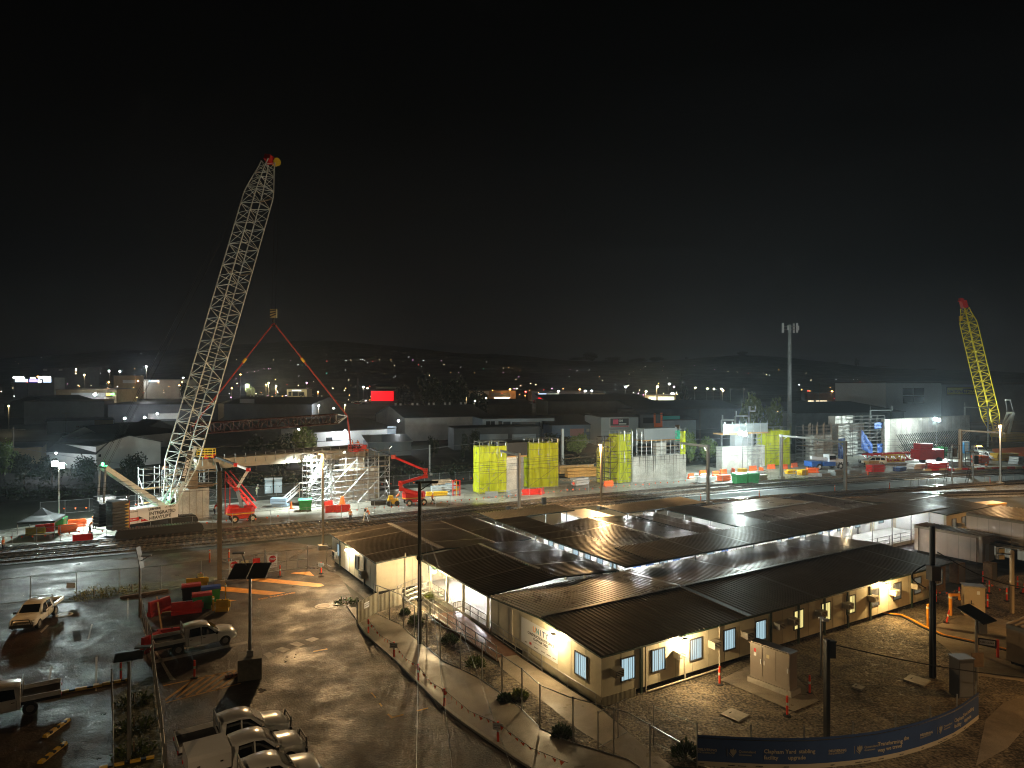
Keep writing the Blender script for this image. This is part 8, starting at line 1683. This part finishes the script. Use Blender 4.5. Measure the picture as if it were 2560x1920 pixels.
# ---- poles
M_pole = mat('timber_pole', (.13,.11,.085), .8)
def upole(label, px, yt, d, yb=None, arm=2.2, m=None, lampc=None, r=.16, group=None, name='utility_pole'):
    p = P(px, 960, d); p.z = terrain(p.x,p.y)-.3; zt = H-(yt-960)/F*d; t = thing(name, label, 'pole', p, 0, group); mb = MB(); mb.tube(p, Vector((p.x,p.y,zt)), r, 6, r*.75); sub(mb, 'shaft', m or M_pole, t)
    if arm: mb = MB(); q = Vector((p.x,p.y,zt-.5)); mb.bar(q-Vector((arm,0,0)), q+Vector((arm,0,0)), .14); sub(mb, 'cross_arm', m or M_pole, t)
    return t, Vector((p.x,p.y,zt))
for px, yt, d, arm, lab in [(33,1068,150,2.6,'pale timber pole with a long cross arm at the far left'),(165,1030,240,1.5,'dark timber pole before the red lettered wall'),(1859,969,240,2.4,'white V topped pole beside the leafy tree'),(1962,986,300,2.5,'grey pole with a cross arm left of the monopole'),(2049,958,330,0,'tall slim pole right of the monopole'),(2102,970,400,2.5,'slim pole before the blue banded store, left'),(2148,958,420,2.2,'slim pole before the blue banded store, middle'),(2182,955,420,2.5,'slim pole before the blue banded store, right'),(1750,1024,205,0,'leaning bare pole behind the bare concrete pier'),(1826,970,330,1.5,'dark pole left of the leafy tree'),(895,945,400,0,'dark slim pole left of the red shop'),(2035,980,380,1.5,'dark pole before the warm lit shop'),(1220,1018,260,0,'thin vent pole on the dark depot roof'),(2014,985,420,0,'thin pole above the grey depot')]: upole(lab, px, yt, d, None, arm)
for (x0, y0, d0), (x1, y1, d1), lab in [((1508,1080,170),(1985,1052,180),'thin feeder wires rising right behind the bare concrete pier'),((1380,1100,150),(1985,1085,170),'lower feeder wire behind the bare concrete pier'),((700,1150,130),(1405,1078,160),'thin feeder wire behind the yellow towers'),((0,1110,140),(545,1180,120),'thin feeder wire behind the left workshops')]:
    a = P(x0,y0,d0); b = P(x1,y1,d1); t = thing('overhead_wire', lab, 'wire', a, 0, 'overhead wires'); mb = MB(); mb.path([lp(a,b,i/8)-Z*(.8*math.sin(PI*i/8)) for i in range(9)], .035, 4); sub(mb, 'conductor', M_greyp, t)
# portal structures with insulators behind the piers
for pts_, lab in [(((1373,978,0),),None),(((1804,1050),(1838,1050),(1838,1040),(1872,1040),(1872,1028),(1888,1028)),'galvanised switching portal with stepped frames behind the grey pier'),(((2176,1048),(2176,1026),(2228,1026),(2228,1048)),'galvanised portal frame behind the blue sheeted scaffold'),(((2412,1060),(2412,1018),(2470,1020)),'slim portal frame before the storage hall')]:
    if not lab: continue
    d = 178 if pts_[0][0] < 2000 else 205; q = [P(x,y,d) for x,y in pts_]; t = thing('switch_portal', lab, 'portal frame', Vector((q[0].x,q[0].y,0)), 0, 'portal frames'); mb = MB(); M_ = mat('bright_galvanised', (.55,.6,.6), .4, .4)
    for a, b in zip(q, q[1:]): mb.bar(a, b, .35)
    for p in q[::2]: mb.bar(p, Vector((p.x,p.y,0)), .35); mb.bar(p+Vector((.3,0,0)), p+Vector((.3,0,1.3)), .2)
    sub(mb, 'frame', M_, t); mb = MB()
    for p in q: mb.tube(p+Z*.2, p+Z*1.4, .16, 6)
    sub(mb, 'insulator', M_greyp, t)
# ---- trees
TR = {}
def leafmesh(key, n, seed, flat=.75, lw=.09, tall=1.0):
    if key in TR: return TR[key]
    r = random.Random(seed); mb = MB(); cl = []
    for i in range(16):
        a = r.uniform(0, 6.28); k = r.uniform(.15,.62); cl.append((Vector((math.cos(a)*k*.9, math.sin(a)*k*.9, .62+r.uniform(-.30,.30)*tall)), r.uniform(.18,.34)))
    for i in range(n):
        c, rad = r.choice(cl); d = Vector((r.gauss(0,1), r.gauss(0,1), r.gauss(0,1))).normalized(); p = c+d*rad*r.uniform(.55,1.05); u = Vector((r.uniform(-1,1), r.uniform(-1,1), r.uniform(-.6,.6))).normalized(); v = u.cross(d+Vector((0,0,.3))).normalized(); s = lw*r.uniform(.6,1.3)
        mb.add([p-u*s*.5, p+v*s*.35, p+u*s*.8, p-v*s*.35], [(0,1,2,3)])
    TR[key] = mb.mesh('crown'); return TR[key]
def trunkmesh():
    if 't' in TR: return TR['t']
    mb = MB(); mb.tube((0,0,0), (0,0,.45), .035, 7, .025)
    for k in range(6): a = k*1.05; mb.tube((0,0,.25+.03*k), (math.cos(a)*.35, math.sin(a)*.35, .55+.04*k), .018, 5, .006)
    TR['t'] = mb.mesh('trunk'); TR['t'].materials.append(M_pole); return TR['t']
def tree(label, px, yt, yb, d, wpx, m, key='a', n=900, group='trees around the yards', name='tree', base=None):
    p = P(px, 960, d); p.z = terrain(p.x,p.y) if base is None else base; h = H-(yt-960)/F*d-p.z; w = wpx/F*d; t = thing(name, label, 'tree', p, R.uniform(0,6.28), group); me = leafmesh(key, n, hash(key) % 97 if False else ord(key[0]), tall=1.4 if key == 'p' else 1.0)
    if me.materials and me.materials[0] is not m: me = me.copy(); me.materials.clear()
    if not me.materials: me.materials.append(m)
    c = bpy.data.objects.new('crown', me); COL.objects.link(c); c.parent = t; c.scale = (w*.62,w*.62,h*.95); tm_ = bpy.data.objects.new('trunk', trunkmesh()); COL.objects.link(tm_); tm_.parent = t; tm_.scale = (h*.7,h*.7,h); return t
M_tl = mat('lit_leaf_green', (.14,.21,.05), .5, var=.5, vscale=3); M_td = mat('unlit_leaf_dark', (.022,.035,.014), .6, var=.5, vscale=3); M_to = mat('night_leaf_olive', (.15,.18,.055), .5, var=.45, vscale=3)
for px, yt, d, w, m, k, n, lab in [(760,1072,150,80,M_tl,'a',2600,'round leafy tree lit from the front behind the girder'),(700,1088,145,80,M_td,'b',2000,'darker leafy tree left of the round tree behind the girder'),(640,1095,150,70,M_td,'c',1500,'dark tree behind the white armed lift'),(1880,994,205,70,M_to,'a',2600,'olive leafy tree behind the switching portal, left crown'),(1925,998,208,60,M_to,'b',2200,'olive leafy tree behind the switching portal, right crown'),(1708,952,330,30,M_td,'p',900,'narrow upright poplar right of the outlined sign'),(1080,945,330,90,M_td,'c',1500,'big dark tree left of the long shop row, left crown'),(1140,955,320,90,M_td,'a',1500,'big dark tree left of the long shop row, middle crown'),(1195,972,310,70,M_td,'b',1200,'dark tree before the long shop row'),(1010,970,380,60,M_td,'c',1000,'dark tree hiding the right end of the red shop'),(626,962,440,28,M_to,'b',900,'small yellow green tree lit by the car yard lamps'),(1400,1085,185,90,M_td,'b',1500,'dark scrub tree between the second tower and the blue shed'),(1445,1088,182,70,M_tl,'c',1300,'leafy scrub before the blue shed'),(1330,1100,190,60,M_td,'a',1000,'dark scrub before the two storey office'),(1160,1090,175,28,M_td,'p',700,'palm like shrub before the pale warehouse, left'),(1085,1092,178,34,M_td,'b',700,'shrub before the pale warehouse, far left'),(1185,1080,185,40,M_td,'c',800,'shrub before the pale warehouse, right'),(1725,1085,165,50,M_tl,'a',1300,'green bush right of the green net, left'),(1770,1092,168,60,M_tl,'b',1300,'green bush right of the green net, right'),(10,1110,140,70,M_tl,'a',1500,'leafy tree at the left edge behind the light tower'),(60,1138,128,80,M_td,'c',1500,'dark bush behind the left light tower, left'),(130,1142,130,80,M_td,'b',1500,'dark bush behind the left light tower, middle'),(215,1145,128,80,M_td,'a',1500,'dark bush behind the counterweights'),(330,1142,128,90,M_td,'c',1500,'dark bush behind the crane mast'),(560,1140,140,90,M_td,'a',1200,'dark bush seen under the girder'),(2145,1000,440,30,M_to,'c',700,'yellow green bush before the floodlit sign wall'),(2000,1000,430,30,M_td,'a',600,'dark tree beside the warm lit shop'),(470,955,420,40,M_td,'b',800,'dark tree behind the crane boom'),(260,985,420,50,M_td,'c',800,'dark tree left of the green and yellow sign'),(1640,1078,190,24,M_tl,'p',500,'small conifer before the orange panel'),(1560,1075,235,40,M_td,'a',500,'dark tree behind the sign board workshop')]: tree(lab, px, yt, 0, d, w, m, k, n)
for i, (px, yt, w, k) in enumerate([(1475,882,50,'a'),(1440,893,50,'b'),(1530,893,60,'c'),(1590,895,60,'b'),(1640,893,50,'a'),(1716,893,12,'p'),(1760,899,70,'c'),(1856,879,34,'a'),(1893,890,40,'b'),(1935,902,50,'c'),(2015,902,36,'a'),(2075,904,50,'b'),(2142,898,16,'p'),(2200,915,60,'c'),(2320,922,60,'a')]): tree('dark tree standing on the hill skyline right of centre' , px, yt, 0, 1480, w, M_td, k, 500, 'trees on the hill skyline')
# scrub mass along the rear fence
mb = MB(); r5 = random.Random(5)
for i in range(5200):
    t_ = r5.random(); x = -95+t_*150+r5.gauss(0,3); y = 112+max(0,(x+72))*.46+abs(r5.gauss(0,7)); z = abs(r5.gauss(0,.9)); p = Vector((x,y,z)); u = Vector((r5.uniform(-1,1),r5.uniform(-1,1),r5.uniform(.2,1))).normalized(); v = u.cross(Vector((r5.uniform(-1,1),r5.uniform(-1,1),.3))).normalized(); s = r5.uniform(.25,.6); mb.add([p-u*s*.4, p+v*s*.25, p+u*s, p-v*s*.25], [(0,1,2,3)])
stuff(mb.build('scrub', M_td), 'dark scrub and long grass covering the ground behind the rear fence', 'scrub')
# ---- far parked cars
def simplecar(m):
    t = thing('parked_car', 'x', 'car', (0,0,-50), 0); mb = MB(); mb.extr([(-2.2,.35),(2.15,.35),(2.2,.75),(1.3,.95),(.7,1.42),(-1.2,1.45),(-2.1,1.0)], (0,-.85,0), Vector((1,0,0)), Z, Vector((0,1,0)), 1.7); mb.build('body', m, t); mb = MB(); mb.extr([(1.12,.98),(.66,1.36),(-1.1,1.38),(-1.75,1.0)], (0,-.87,0), Vector((1,0,0)), Z, Vector((0,1,0)), 1.74); mb.build('window_band', M_glass, t)
    for x in (-1.35,1.35):
        for y in (-.8,.8): mb = MB(); mb.lathe([(.1,-.1),(.33,-.1),(.33,.1),(.1,.1)], (x,y,.33), 8, 'Y'); mb.build('wheel', M_tyre, t)
    return t
proto = [simplecar(m) for m in (M_carw, mat('silver_paint', (.4,.42,.44), .25, .5), mat('dark_paint', (.03,.035,.04), .2), mat('maroon_paint', (.2,.02,.02), .25))]
used = [0]*4
def farcar(px, py, ci, label, group, lo=150, rz=None):
    p = GT(px, py, lo); rz = R.uniform(-.5,.5) if rz is None else rz
    if not used[ci]: used[ci] = 1; o = proto[ci]; o.location = p; o.rotation_euler = (0,0,rz); o['label'] = label; o['group'] = group
    else: o = dup(proto[ci], p, rz, label, group)
    return o
NM = ['white','silver','dark','maroon']
for px, py, c_, lab in [(123,1142,0,'white car in the dark yard before the windowed workshop, left'),(150,1136,0,'white car in the dark yard before the windowed workshop, middle'),(172,1138,1,'silver car in the dark yard before the windowed workshop, right'),(215,1150,1,'silver van parked at the end of the gable fronted workshop'),(1010,1120,2,'dark car under the pale awning of the annex'),(50,1118,0,'white car beside the pale timber pole')]: farcar(px, py, c_, lab, 'cars in the middle yards', 120, .3)
for i in range(34): x = R.uniform(636,782); c_ = R.choice((0,0,1,2)); farcar(x, R.choice((987,991,995,999,1003))+R.uniform(-1,1), c_, f'{NM[c_]} car parked in the lit car yard around the cream pavilion', f'{NM[c_]} cars of the lit car yard', 330)
for i in range(34): x = R.uniform(225,420); c_ = R.choice((0,1,1,2)); farcar(x, R.choice((964,967,971,975))+R.uniform(-1,1), c_, f'{NM[c_]} car in the dim car yard left of the crane boom', f'{NM[c_]} cars of the dim car yard', 380)
for i in range(16): x = R.uniform(18,150); c_ = R.choice((0,1,2)); farcar(x, R.choice((960,964,968))+R.uniform(-1,1), c_, f'{NM[c_]} car before the glowing showrooms', f'{NM[c_]} cars before the showrooms', 400)
for i in range(10): x = R.uniform(868,925); c_ = R.choice((0,2,3)); farcar(x, R.uniform(1003,1016), c_, f'{NM[c_]} car on the road below the red glowing shop', f'{NM[c_]} cars below the red shop', 300)
for i in range(12): x = R.uniform(1330,1420); c_ = R.choice((0,1,3)); farcar(x, R.uniform(1003,1009), c_, f'{NM[c_]} car before the central showroom', f'{NM[c_]} cars before the central showroom', 320)
for o, u in zip(proto, used):
    if not u:
        for k in list(o.children): bpy.data.objects.remove(k)
        bpy.data.objects.remove(o)
# ---- lamps of the town: (x, y, distance, colour, pole)
LC = {'w':((.95,.97,1.0),24,'white'),'o':((1.0,.42,.10),20,'orange'),'y':((1.0,.82,.45),22,'warm white'),'p':((1.0,.45,.85),14,'pinkish'),'r':((1.0,.06,.05),14,'red'),'g':((.15,1.0,.6),10,'green')}
def townlamp(px, py, d, c, s=1.0, power=0, where='in the town'):
    col, st, nm = LC[c]; p = P(px,py,d); g = terrain(p.x,p.y)
    t = thing('street_lamp', f'{nm} street lamp on a tall pole {where}', 'street lamp', Vector((p.x,p.y,g)), 0, f'{nm} street lamps {where}'); mb = MB(); mb.tube(Vector((p.x,p.y,g)), p, .12, 5); mb.bar(p, p+Vector((.6,-.6,.1)), .12); sub(mb, 'pole', M_pole, t); mb = MB(); mb.sphere(p+Vector((.3,-.5,-.1)), .33*s*d/450, 8, 5, (1.3,1.3,.8)); sub(mb, 'lamp_lens', glow(f'{nm}_lamp_lens', col, st), t)
    if power: lamp('POINT', p+Vector((.2,-1.2,-.8)), power, col, .4)
for a in [(273,927,560,'w'),(350,940,540,'w',1,3000),(366,916,480,'w',1,4000),(458,944,520,'w'),(211,937,520,'y',1,900),(272,955,420,'o',1,500),(345,952,520,'o'),(448,963,480,'o'),(455,955,520,'o'),(299,928,540,'w'),(95,941,500,'o',1.1),(22,1014,260,'y',1,300)]: townlamp(*a, where='left of the crane boom')
for a in [(671,957,470,'y',1,6000),(690,965,440,'y',1,6000),(616,962,440,'w',1.3,5000),(795,979,380,'o',1,600),(601,936,560,'o'),(579,970,430,'o'),(665,961,470,'o'),(766,957,500,'p'),(796,1013,300,'w',1.5,700),(833,1020,290,'w'),(908,967,470,'w',1,600),(862,1012,300,'y',1,700),(918,970,460,'y')]: townlamp(*a, where='between the boom and the red shop')
for a in [(1274,973,470,'o',1,500),(1395,978,440,'w',1.3,700),(1448,973,460,'o',1,300),(1462,977,440,'w',1.3,600),(1478,977,470,'w'),(1166,993,330,'y',1,300),(1186,1002,300,'w'),(1214,995,400,'w'),(1313,979,470,'r')]: townlamp(*a, where='behind the yellow towers')
for a in [(1614,978,420,'y',1.3,3000),(1642,966,430,'y',1.4,3000),(1672,959,450,'w',1.1),(1737,969,430,'y'),(1767,971,440,'y'),(1783,972,440,'y'),(1802,972,430,'y'),(1806,976,420,'y',1.2,400),(2078,978,450,'o',1.1,500),(2208,978,440,'o',1.1,400),(1563,967,480,'w'),(1684,967,500,'p'),(1940,1028,240,'o',.7)]: townlamp(*a, where='right of the bare concrete pier')
HL = [(38,905,'y'),(46,910,'y'),(103,894,'w'),(195,917,'o'),(252,933,'w'),(337,921,'o'),(591,899,'y'),(615,899,'y'),(683,900,'y'),(727,901,'p'),(607,913,'w'),(817,903,'r'),(865,901,'w'),(877,900,'y'),(898,905,'y'),(902,899,'w'),(907,898,'w'),(912,901,'w'),(919,907,'w'),(932,904,'r'),(949,900,'y'),(977,900,'o'),(986,914,'y'),(1022,893,'w'),(1032,900,'p'),(1046,912,'r'),(1054,917,'w'),(1058,901,'w'),(817,933,'g'),(864,925,'w'),(872,950,'y'),(747,940,'w'),(660,922,'p'),(671,922,'p'),(676,921,'p'),(645,926,'p'),(636,929,'p'),(618,932,'p'),(590,947,'p'),(745,912,'w'),(765,913,'w'),(755,913,'g'),(990,940,'w'),(1074,938,'y'),
 (1103,902,'p'),(1110,911,'y'),(1127,932,'o'),(1146,931,'p'),(1152,918,'w'),(1186,932,'o'),(1209,922,'g'),(1216,905,'w'),(1258,931,'p'),(1259,920,'y'),(1271,919,'o'),(1297,942,'p'),(1425,924,'p'),(1443,927,'w'),(1423,942,'w'),(1499,941,'o'),(1473,925,'w'),(1573,935,'y'),(1583,929,'y'),(1601,925,'y'),(1613,916,'w'),(1658,916,'p'),(1657,926,'y'),(1668,945,'w'),(1736,914,'p'),(1787,924,'p'),(1820,929,'y'),(1843,930,'y'),(1871,933,'r'),(1909,933,'y'),(1916,937,'y'),(1924,938,'w'),(1947,925,'o'),(2015,933,'y'),(2016,890,'g') if False else (2090,949,'w'),(2133,949,'w'),(2143,948,'w'),(1703,938,'w'),(1609,920,'y')]
for px, py, c in HL:
    col, st, nm = LC[c]; q = GT(px, py+1.2, 560, 1500); q.z = H-(py-960)/F*q.y; q -= Vector((q.x,q.y,0)).normalized()*3; s = q.y/1700*R.uniform(.28,.55)
    t = thing('house_lamp', f'tiny {nm} house lamp on the dark hillside', 'lamp', q, 0, f'{nm} lamps on the hillside'); mb = MB(); mb.sphere((0,0,0), s, 6, 4); mb.build('bulb', glow(f'{nm}_house_lamp', col, st*.3), t)
for i in range(170):
    px, py, c = R.choice((R.uniform(0,470),R.uniform(560,930),R.uniform(1170,1700),R.uniform(1990,2210))), R.triangular(945,1006,992), R.choice('wyyyoopr'); col, st, nm = LC[c]; d = R.uniform(430,640); q = P(px,py,d); q.z = max(q.z, terrain(q.x,q.y)+1.5)
    t = thing('window_lamp', f'small {nm} lamp glinting among the far shops and car yards', 'lamp', q, 0, f'{nm} lamps among the far shops'); mb = MB(); mb.sphere((0,0,0), d/1700*R.uniform(.35,.7), 6, 4, (R.uniform(1,2.5),1,1)); mb.build('bulb', glow(f'{nm}_house_lamp', col, st*.3), t)
# fixed lamps on middle sheds
def shedlamp(label, px, py, d, power, col=(.9,.96,1.0), s=.3):
    p = P(px,py,d); t = thing('shed_lamp', label, 'lamp', p, 0, 'wall lamps of the sheds'); mb = MB(); mb.bar(p, p+Vector((0,.9,.15)), .12); mb.box(p+Z*.25, (.5,.5,.12)); sub(mb, 'bracket', M_alu, t); mb = MB(); mb.sphere(p, s, 8, 5); sub(mb, 'lens', M_lensw, t); lamp('POINT', p+Vector((0,-.9,-.3)), power, col, .25)
shedlamp('bright wall lamp above the roller door of the white shed', 863, 1077, 193, 700); shedlamp('lamp on a bent arm at the right corner of the white shed', 996, 1052, 203, 500); shedlamp('small lamp beside the round leafy tree', 747, 1074, 176, 160); shedlamp('flood lamp on the warehouse left of the boom, left', 312, 1046, 290, 160, s=.45); shedlamp('flood lamp on the warehouse left of the boom, middle', 362, 1044, 292, 160, s=.45); shedlamp('flood lamp on the warehouse left of the boom, right', 393, 1034, 296, 300, s=.4); shedlamp('flood lamp on the flat roofed store at the far left', 237, 986, 394, 900, s=.7); shedlamp('lamp lighting the windowed workshop yard', 140, 1133, 146, 500, s=.15)
# unseen street lamps outside the picture; all but the first added for warm light
def street_lamp(label, p, h, arm, power, col, blend=.8, ang=150, group='street lamps of the yard road'):
    t = thing('street_lamp', label, 'street lamp', p, 0, group)
    p = Vector(p); a = Vector((arm[0], arm[1], 0)); mb = MB(); mb.tube(p, p+Z*h, .1, 8, .06); mb.tube(p+Z*h, p+Z*(h+.3)+a, .05, 6); mb.build('pole', M_galv, t, world=True)
    q = p+Z*(h+.28)+a*1.15; mb = MB(); mb.box(q, (.6,.3,.14), math.atan2(arm[1], arm[0])); mb.build('lamp_head', M_alu, t, world=True)
    mb = MB(); mb.box(q-Z*.085, (.4,.2,.03), math.atan2(arm[1], arm[0])); mb.build('lamp_lens', glow('sodium_lens', (1.0,.55,.18), 40), t, world=True)
    lamp('SPOT', q-Z*.15, power, col, .15, aim=q-Z*10+a*.5, angle=ang, blend=blend)
SOD = (1.0,.52,.17)
street_lamp('tall street lamp right of the yard, outside the picture', (52, 36, 0), 11, (-1.8,.6), 9500, SOD)
street_lamp('tall street lamp left of the viewpoint, outside the picture', (-21, 12, 0), 11, (1.6,.8), 3200, (1.0,.68,.36))
street_lamp('tall street lamp right of the viewpoint, outside the picture', (25, 20, 0), 11, (-.6,1.6), 1500, (1.0,.7,.4))
street_lamp('tall street lamp left of the car park, outside the picture', (-46, 44, 0), 11, (1.6,.3), 900, SOD)
street_lamp('tall street lamp beyond the right edge beside the tracks, outside the picture', (92, 84, 0), 13, (-1.8,-.3), 30000, SOD, ang=165)
# ---------------------------------------------------------------- damp night air
mb = MB(); mb.add([(x,y,z) for z in (-70,150) for x,y in ((-4300,-80),(4300,-80),(4300,3150),(-4300,3150))], [(3,2,1,0),(4,5,6,7),(0,1,5,4),(1,2,6,5),(2,3,7,6),(3,0,4,7)])
m = bpy.data.materials.new('damp_air'); m.use_nodes = True; nt = m.node_tree; nt.nodes.remove(nt.nodes['Principled BSDF']); v = nt.nodes.new('ShaderNodeVolumePrincipled'); v.inputs['Color'].default_value = (.75,.87,1.0,1); v.inputs['Density'].default_value = .0002; v.inputs['Anisotropy'].default_value = .72
nt.links.new(v.outputs[0], nt.nodes['Material Output'].inputs['Volume']); stuff(mb.build('haze', m), 'thin damp haze filling the night air over the yards', 'haze')
# lettering becomes ordinary mesh
bpy.context.view_layer.update()
for o in [o for o in COL.objects if o.type == 'FONT']:
    me = bpy.data.meshes.new_from_object(o); me.name = o.name
    n = bpy.data.objects.new(o.name, me); nm_ = o.name; COL.objects.link(n); n.parent = o.parent; n.matrix_local = o.matrix_local.copy(); n.matrix_parent_inverse = o.matrix_parent_inverse.copy()
    for k in ('kind',):
        if k in o.keys(): n[k] = o[k]
    for k in list(o.children): k.parent = n
    bpy.data.objects.remove(o); n.name = nm_
# ---------------------------------------------------------------- sky, camera, view
w = bpy.data.worlds.new('World'); SC.world = w; w.use_nodes = True; nt = w.node_tree; bg = nt.nodes['Background']; L = nt.links.new
sky = nt.nodes.new('ShaderNodeTexSky'); sky.sky_type = 'NISHITA'; sky.sun_disc = False; sky.sun_elevation = math.radians(-8); sky.sun_rotation = math.radians(300)
bg.inputs['Strength'].default_value = .05; L(sky.outputs[0], bg.inputs['Color'])
tc = nt.nodes.new('ShaderNodeTexCoord'); sp = nt.nodes.new('ShaderNodeSeparateXYZ'); L(tc.outputs['Generated'], sp.inputs[0])
mr = nt.nodes.new('ShaderNodeMapRange'); mr.inputs['From Min'].default_value = 0; mr.inputs['From Max'].default_value = .42; L(sp.outputs['Z'], mr.inputs['Value'])
cr = nt.nodes.new('ShaderNodeValToRGB'); el = cr.color_ramp.elements
el[0].position = 0; el[0].color = (.0030,.0028,.0029,1); el[1].position = 1; el[1].color = (.0002,.0002,.00021,1)
x = el.new(.35); x.color = (.0009,.0009,.00094,1)
L(mr.outputs[0], cr.inputs['Fac'])
nz = nt.nodes.new('ShaderNodeTexNoise'); nz.inputs['Scale'].default_value = 2.2; nz.inputs['Detail'].default_value = 5
mp = nt.nodes.new('ShaderNodeMapping'); mp.inputs['Scale'].default_value = (1,1,4.5); L(tc.outputs['Generated'], mp.inputs[0]); L(mp.outputs[0], nz.inputs['Vector'])
m1 = nt.nodes.new('ShaderNodeMapRange'); m1.inputs['From Min'].default_value = .35; m1.inputs['From Max'].default_value = .7; m1.inputs['To Min'].default_value = .72; m1.inputs['To Max'].default_value = 1.35; L(nz.outputs['Fac'], m1.inputs['Value'])
m2 = nt.nodes.new('ShaderNodeMapRange'); m2.inputs['From Min'].default_value = -.55; m2.inputs['From Max'].default_value = .3; m2.inputs['To Min'].default_value = .45; m2.inputs['To Max'].default_value = 1.15; L(sp.outputs['X'], m2.inputs['Value'])
mu = nt.nodes.new('ShaderNodeMath'); mu.operation = 'MULTIPLY'; L(m1.outputs[0], mu.inputs[0]); L(m2.outputs[0], mu.inputs[1])
bg2 = nt.nodes.new('ShaderNodeBackground'); L(cr.outputs['Color'], bg2.inputs['Color']); L(mu.outputs[0], bg2.inputs['Strength'])
ad = nt.nodes.new('ShaderNodeAddShader'); L(bg.outputs[0], ad.inputs[0]); L(bg2.outputs[0], ad.inputs[1]); L(ad.outputs[0], nt.nodes['World Output'].inputs['Surface'])
cam = bpy.data.cameras.new('camera'); cam.sensor_width = 36; cam.lens = F/2560*36; cam.clip_end = 6000; cam.clip_start = .5
co = bpy.data.objects.new('camera', cam); COL.objects.link(co); co.location = (0,0,H); co.rotation_euler = (PI/2, 0, 0); SC.camera = co
SC.view_settings.view_transform = 'Standard'; SC.view_settings.look = 'None'; SC.view_settings.exposure = 1.62; SC.view_settings.gamma = 1
SC.render.engine = 'CYCLES'; cy = SC.cycles
cy.use_denoising = True; cy.filter_width = 1.1; cy.max_bounces = 6; cy.diffuse_bounces = 3; cy.glossy_bounces = 3; cy.transparent_max_bounces = 24; cy.volume_bounces = 0
cy.sample_clamp_indirect = 1.5; cy.use_light_tree = True; cy.caustics_reflective = False; cy.caustics_refractive = False
